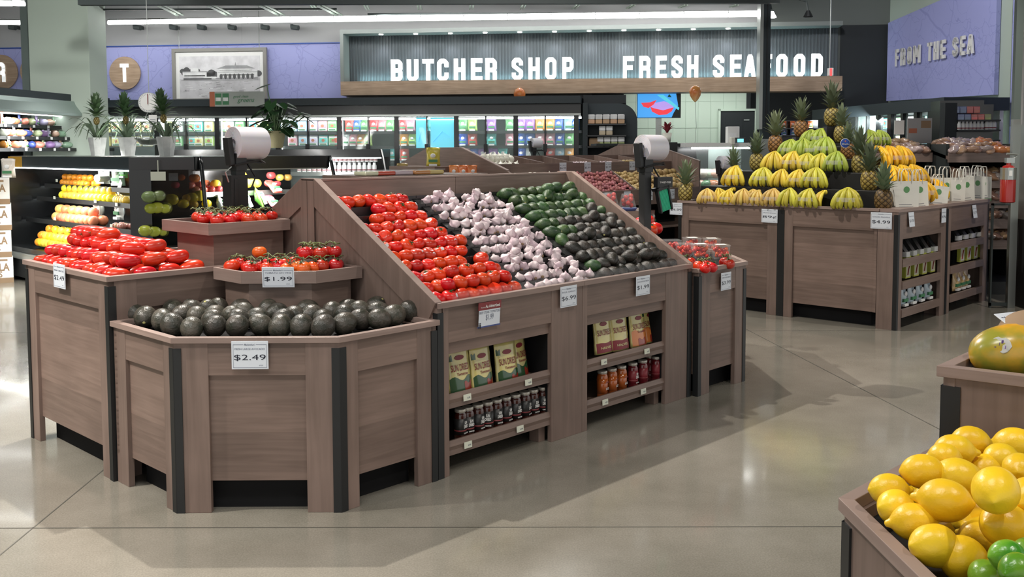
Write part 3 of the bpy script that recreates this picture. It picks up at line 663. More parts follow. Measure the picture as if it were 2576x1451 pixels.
# ---- sloping double display
U0, U1, UM, V0, VR, ZF, ZR = 3.065, 5.25, 4.156, 3.44, 4.48, .865, 1.44
VB = 5.52
o = thing('sloping_display', 'long sloping wooden display of tomatoes, garlic and avocados', 'produce display', W((U0+U1)/2, V0, 0), 0); SDISP = o
T, L = FT((U0, V0), (U1, V0)); TI = T
def lb(x0, x1, y0, y1, z0, z1, name, m, bevel=.0015, par=None):
    mb = MB(); mb.T = TI; mb.box(x0, x1, y0, y1, z0, z1); return mb.build(name, m, par or SDISP, bevel=bevel)
def end_panel(x, name='end_panel', mm='wood_v', u0=0, th=.03, par=None, va=0, lo=.0):
    mb = MB(); D = VB-V0
    prof = [(0, lo), (D, lo), (D, ZF), (VR+.07-V0, ZR), (VR-.055-V0, ZR), (0, ZF)]
    n = len(prof); mb.T = TI
    mb.add([(x, y, z) for y, z in prof] + [(x+th, y, z) for y, z in prof], [tuple(range(n))[::-1], tuple(range(n, 2*n))] + [(i, (i+1) % n, n+(i+1) % n, n+i) for i in range(n)])
    return mb.build(name, mm, par or SDISP)
end_panel(0); end_panel(U1-U0-.03)
# raised framing on the left end panel
mb = MB(); mb.T = TI
def sl(y0, z0, y1, z1, wd, x0, x1):
    d = math.hypot(y1-y0, z1-z0); ny, nz = (z1-z0)/d*wd, -(y1-y0)/d*wd
    pr = [(y0, z0), (y1, z1), (y1+ny, z1+nz), (y0+ny, z0+nz)]
    mb.add([(x0, a, b) for a, b in pr] + [(x1, a, b) for a, b in pr], [(0, 1, 2, 3), (7, 6, 5, 4), (0, 4, 5, 1), (1, 5, 6, 2), (2, 6, 7, 3), (3, 7, 4, 0)])
sl(0.0, ZF, VR-.055-V0, ZR, .13, -.012, .0); sl(VR+.07-V0, ZR, VB-V0, ZF, .13, -.012, 0)
mb.box(-.015, -.0121, VR-V0-.055, VR-V0+.005, .1, ZR-.008); mb.box(-.015, -.0121, VR-V0+.01, VR-V0+.07, .1, ZR-.008); mb.build('side_frame', 'wood_v', SDISP)
for x in (-.012, U1-U0-.03):     # lighter edge banding along the slopes
    mb = MB(); mb.T = TI; w_e = .042
    for a, b in (((0, ZF), (VR-.055-V0, ZR)), ((VR-.055-V0, ZR), (VR+.07-V0, ZR)), ((VR+.07-V0, ZR), (VB-V0, ZF))):
        mb.add([(x, a[0], a[1]), (x+w_e, a[0], a[1]), (x+w_e, b[0], b[1]), (x, b[0], b[1]), (x, a[0], a[1]+.004), (x+w_e, a[0], a[1]+.004), (x+w_e, b[0], b[1]+.004), (x, b[0], b[1]+.004)], [(0, 3, 2, 1), (4, 5, 6, 7), (0, 1, 5, 4), (2, 3, 7, 6), (1, 2, 6, 5), (3, 0, 4, 7)])
    mb.build('edge_band', 'wood_rim', SDISP)
LL = U1-U0; xm = UM-U0
lb(.03, xm-.001, VR-V0, VR-V0+.02, .6, ZR-.012, 'back_board', 'wood_h'); lb(xm+.001, LL-.03, VR-V0, VR-V0+.02, .6, ZR-.008, 'back_board', 'wood_h')
lb(.03, LL-.03, VR-V0-.004, VR-V0+.03, ZR-.012, ZR+.0, 'ridge_cap', 'wood_rim')
lb(.03, xm-.06, .92, .935, .9, 1.2, 'divider', 'wood_h')
# front frames with two shelf bays
BAYS = ((.0, .075, .83, xm), (xm, xm+.045, xm+.815, LL))
for k, (a, b, c, d) in enumerate(BAYS):
    lb(a+(.038 if k == 0 else .001), b, 0, .03, 0, ZF-.028, 'post', 'wood_v'); lb(c, d-(.001 if k == 0 else .04), 0, .03, 0, ZF-.028, 'post', 'wood_v')
    lb(b, c, .002, .03, .66, ZF-.028, 'top_rail', 'wood_h'); lb(b, c, .02, .05, .60, .66, 'header', 'wood_h')
    lb(b-.01, b, .03, .42, .1, .66, 'bay_side', 'black_matte'); lb(c, c+.01, .03, .42, .1, .66, 'bay_side', 'black_matte'); lb(b-.01, c+.01, .40, .42, .1, .66, 'bay_back', 'black_matte')
    lb(c-.05, c, .05, .12, .0, .095, 'inner_post', 'wood_v')
    for zs in (.375, .14):
        lb(b, c, .03, .40, zs-.03, zs-.012, 'shelf', 'wood_h'); 
        mb = MB(); mb.T = TI
        pr = [(.012, zs-.045), (.03, zs-.045), (.03, zs-.005), (.045, zs+.02), (.02, zs+.026), (.008, zs), (.014, zs-.02)]; n = len(pr)
        mb.add([(b, y, z) for y, z in pr] + [(c, y, z) for y, z in pr], [tuple(range(n))[::-1], tuple(range(n, 2*n))] + [(i, (i+1) % n, n+(i+1) % n, n+i) for i in range(n)]); mb.build('shelf_lip', 'wood_h', SDISP)
lb(0, xm-.001, -.014, .022, ZF-.028, ZF, 'rim', 'wood_rim'); lb(xm+.001, LL, -.014, .022, ZF-.028, ZF, 'rim', 'wood_rim')
lb(-.001, .037, -.005, .03, 0, ZF-.05, 'corner_guard', 'black', 0); lb(LL-.039, LL+.001, -.005, .03, 0, ZF-.05, 'corner_guard', 'black', 0)
lb(.05, LL-.05, .45, .5, 0, .6, 'plinth', 'black_matte', 0)
# black stepped liners
NR = 11
def rowvz(i): return V0 + .085 + i*.0835, .868 + i*.0445
for a, b in ((.03, .70), (.70, 1.33), (1.33, LL-.03)):
    mb = MB(); mb.T = TI; pr = [(.03, .70)]
    pr = []
    for i in range(NR+1):
        v, z = rowvz(i); y = v - V0 - .042; zz = z - .043; pr += [(y, zz-.0445 if i else .80), (y, zz+.012), (y+.006, zz+.012), (y+.006, zz)]
    pr.append((VR-V0-.002, pr[-1][1])); pr.append((VR-V0-.002, .72)); pr.append((.03, .72)); pr[0] = (.03, .80); pr.insert(1, (pr[1][0], .80)); n = len(pr)
    mb.add([(a, y, z) for y, z in pr] + [(b-.004, y, z) for y, z in pr], [tuple(range(n))[::-1], tuple(range(n, 2*n))] + [(i, (i+1) % n, n+(i+1) % n, n+i) for i in range(n)])
    mb.build('stepped_liner', 'black_plastic', SDISP)
mb = MB(); mb.T = TI
for x in (.70, 1.33):
    v0_, z0_ = rowvz(0); v1_, z1_ = rowvz(NR-1)
    a_ = (v0_-V0-.04, z0_-.03); b_2 = (v1_-V0+.05, z1_-.0)
    mb.add([(x-.03, a_[0], a_[1]-.05), (x-.03, b_2[0], b_2[1]-.05), (x-.03, b_2[0], b_2[1]), (x-.03, a_[0], a_[1]), (x+.03, a_[0], a_[1]-.05), (x+.03, b_2[0], b_2[1]-.05), (x+.03, b_2[0], b_2[1]), (x+.03, a_[0], a_[1])],
           [(0, 1, 2, 3), (7, 6, 5, 4), (0, 4, 5, 1), (1, 5, 6, 2), (2, 6, 7, 3), (3, 7, 4, 0)])
mb.build('liner_divider', 'black_plastic', SDISP)
lb(.12, LL-.02, .018, .021, ZF-.02, ZF+.035, 'clear_guard', 'guard', 0)
# ---- small corner unit at the right end
UD = [(5.275, 3.40), (5.86, 3.40), (6.40, 3.95), (6.40, 4.5), (5.275, 4.5)]
unit('octagonal_bin', 'narrow wooden corner bin with boxed cherry tomatoes at the right end', 'produce bin', UD, .832, (0, 1), .80, stiles={0: (.14, .13), 1: (.1, .1)}, guards=(0, 1))
tray('tomato_riser', 'small wooden riser on the cherry tomato bin, right of the sloping display', [(5.29, 4.05), (5.66, 4.05), (5.66, 4.48), (5.29, 4.48)], 1.03, base_z=.80, floor=.02)
# ================================================================== produce prototypes
def dimpled(r, flat, lob=.0, n=20, m=11, dim=.22):
    mb = MB(); prof = []
    for i in range(m+1):
        a = math.pi*min(max(i/m, .012), .988); rr = math.sin(a)*r; z = -math.cos(a)*r*flat
        q = math.exp(-((a-math.pi)/.42)**2); z -= q*dim*r; z += math.exp(-(a/.35)**2)*dim*.4*r
        prof.append((rr, z))
    ph = rnd.random()*6
    mb.lathe(prof, n, fn=lambda rr, z, a: (rr*(1 + lob*math.cos(5*a+ph) + lob*.6*math.cos(3*a+ph*2)), z)); return mb
def calyx_mb(z, r, up=.012):
    mb = MB()
    for k in range(6):
        a = k*math.pi/3 + rnd.random()*.3; mb.leafy((0, 0, z), (math.cos(a)*r, math.sin(a)*r, z + rnd.uniform(-.004, up)), r*.28, .2, n=3)
    mb.tube([(0, 0, z-.002), (.002, 0, z+.012)], .0022, 5); return mb
def add_sticker(o, r, d, rad=.011):
    d = Vector(d).normalized(); mb = MB(); mb.T = Matrix.Translation(d*r*1.0) @ d.to_track_quat('Z', 'Y').to_matrix().to_4x4()
    mb.lathe([(rad, 0), (rad*.95, .0012), (.001, .0016)], 10); s = mb.build('sticker', 'sticker', o, rel=False); return s
TOM = []
for k in range(6):
    o = dimpled(.0425*(1 + .03*k % .07), .86, .015).build('beefsteak_tomato', ('tomato', 'tomato', 'tomato_dark')[k % 3], smooth=True)
    if k in (1, 3, 5): calyx_mb(.027, .024).build('calyx', 'calyx', o, smooth=True, rel=False)
    if k in (2, 3): add_sticker(o, .040, (.35, -.75, .55))
    tag(o, 'x', 'tomato'); TOM.append(freeze(o))
def roma_mb():
    mb = MB(); prof = []; m = 12
    for i in range(m+1):
        t = i/m; a = math.pi*min(max(t, .015), .985); prof.append((.0355*math.sin(a)**.78*(1 + .08*math.cos(a)), -.062*math.cos(a)))
    mb.lathe(prof, 18, fn=lambda r, z, a: (r*(1 + .03*math.cos(3*a+1)), z))
    T = Matrix.Rotation(math.pi/2, 4, 'Y'); mb.v = [T @ v for v in mb.v]; return mb
ROMA = []
for k in range(3):
    o = roma_mb().build('plum_tomato', ('roma', 'roma', 'tomato_dark')[k], smooth=True); tag(o, 'x', 'plum tomato')
    if k == 1:
        mb = calyx_mb(.060, .012, .004); T = Matrix.Rotation(-math.pi/2, 4, 'Y'); mb.v = [T @ v for v in mb.v]; mb.build('calyx', 'calyx', o, rel=False)
    ROMA.append(freeze(o))
def garlic_proto(k):
    mb = MB(); r0 = .029; prof = []; nk = (.7, .2, .05, .5)[k % 4]
    for r, z in ((.004, -.021), (.013, -.021), (.024, -.014), (.029, -.003), (.027, .008), (.019, .018), (.010, .026), (.0055, .034), (.0045, .034+.016*nk), (.0055, .034+.024*nk), (.003, .034+.026*nk)): prof.append((r, z))
    bend = (.35, -.5, .9, 0)[k % 4]; nc = (7, 8, 6, 7)[k % 4]
    def fn(r, z, a):
        lob = .26*abs(math.cos(a*nc/2 + k))*min(1, max(0, (.030-z)/.02)) if z < .030 else 0
        return (r*(1.06 + lob - .16), z*.92)
    mb.lathe(prof, 28, fn=fn)
    for v in mb.v:
        if v.z > .02: t = (v.z-.02); v.x += bend*t*t*22; 
    o = mb.build('garlic_bulb', 'garlic', smooth=True)
    mb = MB(); mb.lathe([(.002, -.0245), (.006, -.024), (.008, -.0205)], 10); mb.build('roots', 'kraft', o, rel=False)
    return freeze(tag(o, 'x', 'garlic'))
GARL = [garlic_proto(k) for k in range(4)]
def avo_mb(L_, r, neck=.5, n=16, m=12):
    mb = MB(); prof = []
    for i in range(m+1):
        t = i/m; a = math.pi*min(max(t, .015), .985); rr = r*math.sin(a)*(1 - neck*.36*(1 + math.cos(math.pi - a))*.5*1.0 + .0)
        rr = r*math.sin(a)**.9*(1 - neck*.42*max(0, -math.cos(math.pi*t))**1 if t > .5 else 1); prof.append((rr, -L_/2*math.cos(a)))
    mb.lathe(prof, n)
    for v in mb.v: v *= 1 + .018*noise.noise(v*70)
    T = Matrix.Rotation(-math.pi/2, 4, 'X'); mb.v = [T @ v for v in mb.v]; return mb     # stem end towards +y
def avo_proto(name, L_, r, neck, m, stem):
    o = avo_mb(L_, r, neck).build(name, m, smooth=True)
    if stem:
        mb = MB(); mb.T = Matrix.Translation((0, L_/2-.002, 0)) @ Matrix.Rotation(-math.pi/2, 4, 'X'); mb.lathe([(.0055, -.001), (.0065, .002), (.004, .0035)], 8); mb.build('stem_scar', 'avocado_stem', o, rel=False)
    return freeze(tag(o, 'x', 'avocado'))
AVG = [avo_proto('green_avocado', .112, .039, .8, 'avocado_green', k) for k in (0, 1)]
AVD = [avo_proto('ripe_avocado', .112, .041, .7, 'avocado_dark', k) for k in (0, 1)]
AVL = [avo_proto('large_avocado', .115, .051, .25, 'avocado_large', k) for k in (0, 1)]
# ---- fill the sloping display
AN = {0: 'lowest'}
def rown(i): return 'lowest row' if i == 0 else ('top row' if i == NR-1 else f'{nth(i)} row up')
for i in range(NR):
    v, z = rowvz(i); gaps = {9: (1, 2), 8: (0, 1)}.get(i, ()); cnt = 7; j0 = 0; seen = 0
    if i == 3: gaps = (6,)
    for j in range(8):
        u = 3.065 + .078 + j*.0785 + rnd.uniform(-.004, .004)
        if j in gaps or (j == 7 and i not in (0, 1, 2, 3, 5)): continue
        k = rnd.choice((0, 0, 0, 1, 2, 3, 4, 4, 5))
        rot = (R(rnd.uniform(-38, 50)), R(rnd.uniform(-30, 30)), rnd.uniform(0, 6.28)) if k not in (2, 3) else (R(rnd.uniform(-5, 25)), R(rnd.uniform(-20, 20)), GA + rnd.uniform(-.5, .5))
        seen += 1
        place(TOM[k], W(u, v, z-.003 + rnd.uniform(0, .004)), rot, rnd.uniform(.94, 1.05), f'red beefsteak tomato, {nth(seen-1)} from the left in the {rown(i)} of the slope', 'beefsteak tomatoes on the stepped display')
for k, (u, i) in enumerate(((3.25, .5), (3.34, .55), (3.42, .5), (3.50, .5), (3.58, .6), (3.63, 1.5), (3.36, 1.55), (3.46, 1.5), (3.55, 1.5), (3.66, .55))):
    v, z = rowvz(i); place(TOM[(3, 0, 5, 1)[k % 4]], W(u, v, z+.036), (R(rnd.uniform(-20, 20)), R(20), rnd.random()*6), rnd.uniform(.92, 1.02), f'beefsteak tomato lying on top of the front rows, {nth(k)} of ten', 'loose beefsteak tomatoes on the front rows')
for i in range(NR):
    v, z = rowvz(i); n = 9 if i > 1 else 8; xs = []
    for j in range(n):
        if (i, j) in ((9, 5), (2, 5), (1, 6), (4, 7), (3, 6), (10, 4)): continue
        xs.append(3.815 + j*.065 + rnd.uniform(-.012, .012))
    for j, u in enumerate(xs):
        place(GARL[rnd.randrange(4)], W(u, v + rnd.uniform(-.012, .012), z-.018), (R(rnd.uniform(-75, 75)), R(rnd.uniform(-70, 70)), rnd.uniform(0, 6.28)), rnd.uniform(1.02, 1.2), f'garlic bulb, {nth(j)} from the left in the {rown(i)} of the garlic section', 'garlic bulbs on the stepped display')
    for j, u in enumerate(sorted(rnd.sample(xs, 3))):
        u += .03
        place(GARL[rnd.randrange(4)], W(u, v + rnd.uniform(-.02, .02), z+.016), (R(rnd.uniform(-60, 60)), R(rnd.uniform(-60, 60)), rnd.uniform(0, 6.28)), rnd.uniform(.95, 1.15), f'{("left", "middle", "right")[j]} one of three garlic bulbs heaped over the {rown(i)}', f'garlic bulbs heaped over the {rown(i)}')
for i in range(NR):
    v, z = rowvz(i); n = 9
    for j in range(n):
        u = 4.465 + j*.083 + rnd.uniform(-.008, .008) - (.02 if i < 3 else 0)
        if u > 5.19: continue
        gr = i >= 7 or (i in (4, 5, 6) and j == 0) or (i in (5,) and j in (1, 2)) or (i == 6 and j < 2)
        pr = (AVG if gr else AVD)[rnd.randrange(2)]; kd = 'green' if gr else 'dark'
        if i == 1 and j in (0,): pr, kd = AVG[1], 'green'
        place(pr, W(u, v - .008, z - .003), (R(rnd.uniform(-28, 8)), R(rnd.uniform(-15, 15)), GA + R(rnd.choice((0, 0, 180)) + rnd.uniform(-38, 38))), rnd.uniform(1.0, 1.14), f'{kd} avocado, {nth(j)} from the left in the {rown(i)} of the avocado section', 'avocados on the stepped display')
for k, (j, i) in enumerate(((1.5, .5), (3.5, .55), (5.5, .5), (6.5, .5), (2.5, 3.5), (4.5, 3.5), (6.5, 4.5), (5.5, 5.5), (6.5, 6.5), (3.5, 8.5), (5.5, 9.5), (7.2, 9.5), (6.4, 8.5), (4.4, 9.4))):
    v, z = rowvz(i); g = i > 7
    place((AVG if g else AVD)[k % 2], W(4.465 + j*.083, v, z+.050), (R(-15), 0, GA + R(90 + rnd.uniform(-60, 60))), .98, f'{"green" if g else "dark"} avocado lying across the {rown(int(i))} of avocados, {nth(k)} of fourteen stray ones', 'stray avocados lying across the rows')
# ---- large avocados in the corner bin
PL = [(337,784),(366,796),(400,771),(409,803),(435,776),(434,816),(465,766),(482,824),(482,777),(460,789),(496,792),(525,777),(549,772),(541,790),(540,819),(535,803),(584,791),(609,776),(596,818),(603,802),(616,787),(655,814),(650,797),(675,778),(695,787),(705,819),(713,801),(743,793),(758,819),(774,776),(783,791),(813,819),(813,801),(836,781),(867,811),(866,790),(874,774),(908,801),(907,783),(955,801),(945,768),(952,783),(991,791),(1033,781)]
for k, (px, py) in enumerate(sorted(PL)):
    p = at_z(px, py+2, .80 if py > 800 else .806)
    place(AVL[k % 2], p, (R(rnd.uniform(-60, 60)), R(rnd.uniform(-40, 40)), rnd.uniform(0, 6.28)), rnd.uniform(.98, 1.08), f'large dark avocado in the corner bin, {nth(k)} counted from the left', 'large avocados in the corner bin')
# ---- plum tomatoes
k = 0
def roma_layer(us, vs, z, an):
    global k
    for u in us:
        for v in vs:
            if 2.46 < u and v < 5.24: continue
            place(ROMA[rnd.randrange(3)], W(u + rnd.uniform(-.01, .01), v + rnd.uniform(-.008, .008), z + rnd.uniform(-.004, .006)), (R(rnd.uniform(-180, 180)), R(rnd.uniform(-9, 9)), GA + R(rnd.choice((0, 180)) + rnd.uniform(-24, 16))), rnd.uniform(.92, 1.08), f'red plum tomato in the {an} layer of the pile, {nth(k)} counted from the front', 'plum tomatoes piled in the square bin'); k += 1
roma_layer((2.055, 2.18, 2.305, 2.43), [4.625 + .077*i for i in range(13)], .995, 'bottom'); k = 0
roma_layer((2.115, 2.245, 2.375), [4.67 + .078*i for i in range(12)], 1.052, 'second'); k = 0
roma_layer((2.18, 2.31), [4.76 + .08*i for i in range(9)], 1.108, 'third'); k = 0
roma_layer((2.2,), [5.1 + .08*i for i in range(5)], 1.155, 'top'); k = 0
# ---- tomatoes on the vine
def truss(label, loc, rz, n=5, m='tomato', r=.036, group=None, flat=True, sc_=1):
    o = thing('vine_tomatoes', label, 'tomatoes on the vine', loc, rz, group); L_ = r*1.05*n
    pts = [(-L_*.55 + L_*1.1*t/8, .012*math.sin(t*1.7), r*1.35 + .010*math.sin(t*2.3)) for t in range(9)]
    for i in range(n):
        x = -L_*.5 + L_*(i+.5)/n; y = (r*.92 if i % 2 else -r*.92) + rnd.uniform(-.004, .004); z = rnd.uniform(-.003, .006)
        c = dimpled(r*rnd.uniform(.92, 1.06), .9, .008, n=16, m=9, dim=.1).build('tomato', m, o, smooth=True, rel=False); c.location = (x, y, z); c.rotation_euler = (R(rnd.uniform(-25, 25)), R(rnd.uniform(-25, 25)), rnd.random()*6)
        calyx_mb(r*.80, r*.75, .014).build('calyx', 'calyx', c, smooth=True, rel=False)
    mb = MB(); mb.tube(pts, .0035, 6)
    for i in range(n):
        x = -L_*.5 + L_*(i+.5)/n; y = (r*.8 if i % 2 else -r*.8); mb.tube([(x-.01, 0, r*1.4), (x, y*.6, r*1.5), (x, y, r*.9)], .0028, 5)
    mb.build('vine', 'vine', o, smooth=True, rel=False); return o
def px_truss(px, py, z, label, deg, n=5, m='tomato', r=.036, group=None): return truss(label, at_z(px, py, z), R(deg), n, m, r, group)
zB = 1.215 - .03 + .036
G2 = 'vine tomatoes on the upper riser'
for k, (u, v) in enumerate(((2.68, 4.735), (2.87, 4.735), (2.98, 4.80), (2.68, 4.88), (2.87, 4.88), (2.74, 5.05), (2.92, 5.03))):
    truss(f'cluster of red vine tomatoes on the highest riser, {nth(k)} counted from the front left', W(u, v, zB), GA + R(rnd.uniform(-6, 6) + (90 if k == 2 else 0)), 4 if k != 2 else 2, 'tomato', .037, G2)
zA = .97 + .034
truss('vine tomatoes at the left tip of the chamfered riser', W(2.585, 4.43, zA), GA+R(80), 3, 'tomato', .040)
truss('vine tomatoes in the front left of the chamfered riser', W(2.63, 4.25, zA), GA+R(-45), 4, 'tomato', .040)
truss('vine tomatoes in the middle of the chamfered riser behind the price card', W(2.76, 4.13, zA), GA+R(-40), 4, 'tomato_orange', .039)
truss('second row vine tomatoes on the chamfered riser, left of the centre', W(2.78, 4.33, zA), GA+R(-40), 4, 'tomato', .040)
truss('darker vine tomatoes at the right of the chamfered riser', W(2.93, 4.12, zA), GA+R(-10), 4, 'tomato_dark', .036)
truss('dark red vine tomatoes heaped at the right of the chamfered riser', W(2.92, 4.19, zA+.062), GA+R(-30), 5, 'tomato_dark', .037)
truss('dark red vine tomatoes with a green tip at the far right of the riser', W(2.97, 4.34, zA+.045), GA+R(70), 4, 'tomato_dark', .037)
o = place(TOM[0], at_z(653, 634, zA+.06), (0, 0, 0), .92, 'single orange tomato sitting on top of the vine tomatoes'); 
m_o = o.data.copy(); m_o.materials.clear(); m_o.materials.append(MAT['tomato_orange']); o.data = m_o
# ---- right end unit
zD = .80 + .036
truss('ribbed red vine tomatoes at the front left of the right end bin', at_z(1775, 672, zD), GA+R(0), 4, 'tomato', .040)
truss('pair of glossy dark red vine tomatoes near the right rim of the end bin', at_z(1828, 661, zD), GA+R(-10), 2, 'tomato_dark', .040)
truss('red vine tomatoes behind the display edge in the right end bin', at_z(1722, 662, zD), GA+R(20), 3, 'tomato', .036)
for k, (px, py, z) in enumerate(((1637, 577, 1.055), (1612, 560, 1.055), (1650, 574, 1.055), (1600, 572, 1.055), (1630, 556, 1.09))):
    place(TOM[(1, 3)[k % 2]], at_z(px, py, z), (.4, .2, k), 1.12, f'large red tomato on the small riser behind the pole, {nth(k)} of five', 'large tomatoes on the small riser')
def clam(label, loc, rz, w_2, d_, h_, seed, cols, lidlab):
    o = thing('cherry_tomato_box', label, 'clear fruit box', loc, rz, 'boxed cherry tomatoes in the end bin'); rr = random.Random(seed)
    mb = MB(); t = .004
    mb.add([(-w_2*.44, -d_*.44, 0), (w_2*.44, -d_*.44, 0), (w_2*.44, d_*.44, 0), (-w_2*.44, d_*.44, 0), (-w_2/2, -d_/2, h_), (w_2/2, -d_/2, h_), (w_2/2, d_/2, h_), (-w_2/2, d_/2, h_)], [(0, 3, 2, 1), (0, 1, 5, 4), (1, 2, 6, 5), (2, 3, 7, 6), (3, 0, 4, 7)])
    mb.build('clear_tub', 'film_clear', o, rel=False)
    mb = MB(); mb.box(-w_2/2-.004, w_2/2+.004, -d_/2-.004, d_/2+.004, h_+.001, h_+.008); mb.build('clear_lid', 'film_clear', o, rel=False)
    for i in range(40):
        mb = MB(); q = rr.uniform(.012, .017); mb.ball((0, 0, 0), q, n=10, m=6); c = mb.build('cherry_tomato', rr.choice(cols), o, smooth=True, rel=False)
        c.location = (rr.uniform(-w_2*.36, w_2*.36), rr.uniform(-d_*.36, d_*.36), .015 + (i/40)*(h_-.034))
    if lidlab: mb = MB(); mb.box(-w_2*.33, w_2*.33, -d_*.33, d_*.33, h_+.0085, h_+.0095); mb.build('lid_label', 'paper_bag', o, rel=False)
    return o
for k, (px, py, lab, cols) in enumerate(((1690, 618, 0, ('tomato', 'tomato_dark')), (1722, 628, 0, ('tomato', 'tomato_dark')), (1762, 630, 1, ('tomato_orange', 'tomato_dark', 'tomato')), (1812, 632, 1, ('tomato_orange', 'tomato_dark', 'tomato')), (1740, 612, 1, ('tomato_dark', 'tomato')), (1790, 614, 1, ('tomato_dark', 'tomato_orange')))):
    clam((f'box of {"mixed orange and red" if "tomato_orange" in cols else "red"} cherry tomatoes with {"labelled" if lab else "plain"} lid, {("front left", "centre left", "front middle", "front right", "back middle", "back right")[k]}'), at_z(px, py+18, .802), GA + R(-45 if k % 2 else -38), .115, .115, .095, k+3, cols, lab)
# ================================================================== price cards and shelf goods
def card(px, pln, label, price, prod, w, h, rz, ads=False, group=None, tilt=0, small=False):
    o = thing('price_card', label, 'price card', pln, rz, group); o.rotation_euler = (R(tilt), 0, rz)
    mb = MB(); mb.box(-w/2, w/2, -.003, 0, -h/2, h/2); mb.build('card', 'card', o, rel=False, bevel=.001)
    if ads:
        mb = MB(); mb.box(-w/2-.004, w/2+.004, -.0034, .001, h/2-.035, h/2+.004); mb.build('red_header', 'card_red', o, rel=False)
        mb = MB(); mb.box(-w/2-.004, w/2+.004, -.0034, .001, -h/2-.006, -h/2+.001); mb.build('blue_edge', 'card_blue', o, rel=False)
        text('header_text', 'As Advertised', .016, 'white', o, (.018, -.0045, h/2-.017), wd=w*.68, bold=.02)
        text('logo_text', "Mackenthun's", .007, 'white', o, (-w*.33, -.0045, h/2-.020), wd=w*.20)
        text('product_text', prod, .013, 'card_grey', o, (0, -.0040, h/2-.047), wd=w*.97)
        text('price_text', price, .034, 'card_grey', o, (0, -.0040, -.016), wd=w*.36); 
        text('mascot_mark', 'ii', .03, 'card_text', o, (-w/2+.006, -.0045, -h/2+.006), bold=.03)
        return o
    mb = MB(); b = .0012; m = .007
    if not small:
        for a in ((-w/2+m, -w*.17, h/2-.016, h/2-.016+b*1.4), (w*.17, w/2-m, h/2-.016, h/2-.016+b*1.4), (-w/2+m, w/2-m, -h/2+m, -h/2+m+b), (-w/2+m, -w/2+m+b, -h/2+m, h/2-.016), (w/2-m-b, w/2-m, -h/2+m, h/2-.016)): mb.box(a[0], a[1], -.0036, -.003, a[2], a[3])
        mb.build('printed_border', 'card_grey', o, rel=False)
        text('logo_text', "Mackenthun's", .009, 'card_grey', o, (0, -.0036, h/2-.015), wd=w*.30, shear=.3, bold=.01)
        text('small_print', '#4225', .0055, 'card_grey', o, (w*.30, -.0036, -h/2+.017))
    text('product_text', prod, h*.065, 'card_grey', o, (0, -.0036, h*.22), wd=w*.82, bold=.01)
    text('price_text', price, h*.23, 'card_text', o, (0, -.0036, -h*.09), wd=w*.86)
    return o
F0 = GA            # faces looking along -v
FL_ = GA - R(90)   # faces looking along -u
FC = GA - R(45); FD = GA + R(45)
card(0, at_u(150, 694, 1.952), 'white $2.49 price card on the left face of the plum tomato bin', '$2.49', 'ROMA TOMATOES', .15, .125, FL_)
q = (at_z(582, 894, 0) - EYEV); 
def at_c(px, py, off): # chamfer plane of the avocado corner unit: (u+v) constant
    d = ray(px, py); s = (d.x*GC + d.y*GS) + (-d.x*GS + d.y*GC); t = (1.985+3.957 - off*1.414)/s; return EYEV + d*t
card(0, at_c(629, 893, .018), 'white $2.49 price card for fresh large avocado on the low front bin', '$2.49', 'FRESH LARGE AVOCADO', .160, .124, FC)
d_ = ray(700, 697); s_ = (d_.x*GC + d_.y*GS) + (-d_.x*GS + d_.y*GC); pc = EYEV + d_*((6.76 - .02*1.414)/s_)
o = card(0, pc, 'white $1.99 tomato on vine price card clipped to the chamfered riser', '$1.99', 'TOMATO ON VINE', .158, .102, FC, tilt=6)
card(0, at_v(1231, 789, V0-.018), 'red topped As Advertised card for beefsteak tomatoes at $1.99', '$1.99', 'BEEF STEAK TOMATOES', .150, .118, F0, ads=True, tilt=4)
card(0, at_v(1430, 745, V0-.018), 'white $6.99 bulk garlic price card on the sloping display front', '$6.99', 'BULK GARLIC', .138, .116, F0)
card(0, at_v(1617, 718, V0-.018), 'white $1.99 avocados fresh price card at the right of the sloping display', '$1.99', 'AVOCADOS FRESH', .138, .116, F0)
card(0, at_v(1826, 707, 3.382), 'white $3.99 price card on the cherry tomato corner bin', '$3.99', 'VINED CLUSTER TOMATO', .124, .117, F0)
# shelf strip tickets on the sloping display
STR = [(1175, 999, .39, 0), (1329, 961, .39, 0), (1177, 1118, .14, 1), (1308, 1078, .14, 1), (1519, 910, .39, 2), (1627, 883, .39, 2), (1522, 1011, .14, 3), (1618, 984, .14, 3)]
for k, (px, py, z, row) in enumerate(STR):
    o = thing('shelf_ticket', f'small cream shelf ticket on the {("upper", "lower")[row % 2]} shelf edge of the {("left", "right")[row//2]} bay, {("left", "right")[k % 2]} one', 'shelf ticket', at_v(px, py, V0 + .004), GA)
    mb = MB(); mb.add([(-.026, -.004, -.016), (.026, -.004, -.016), (.026, -.002, .016), (-.026, -.002, .016), (-.026, -.0015, -.016), (.026, -.0015, -.016), (.026, 0.0005, .016), (-.026, .0005, .016)], [(0, 1, 2, 3), (7, 6, 5, 4), (0, 3, 7, 4), (1, 5, 6, 2), (3, 2, 6, 7), (0, 4, 5, 1)]); mb.build('paper', 'tag_paper', o, rel=False)
    text('printing', '4.99', .009, 'card_grey', o, (.008, -.0042, -.002), bold=.02); 
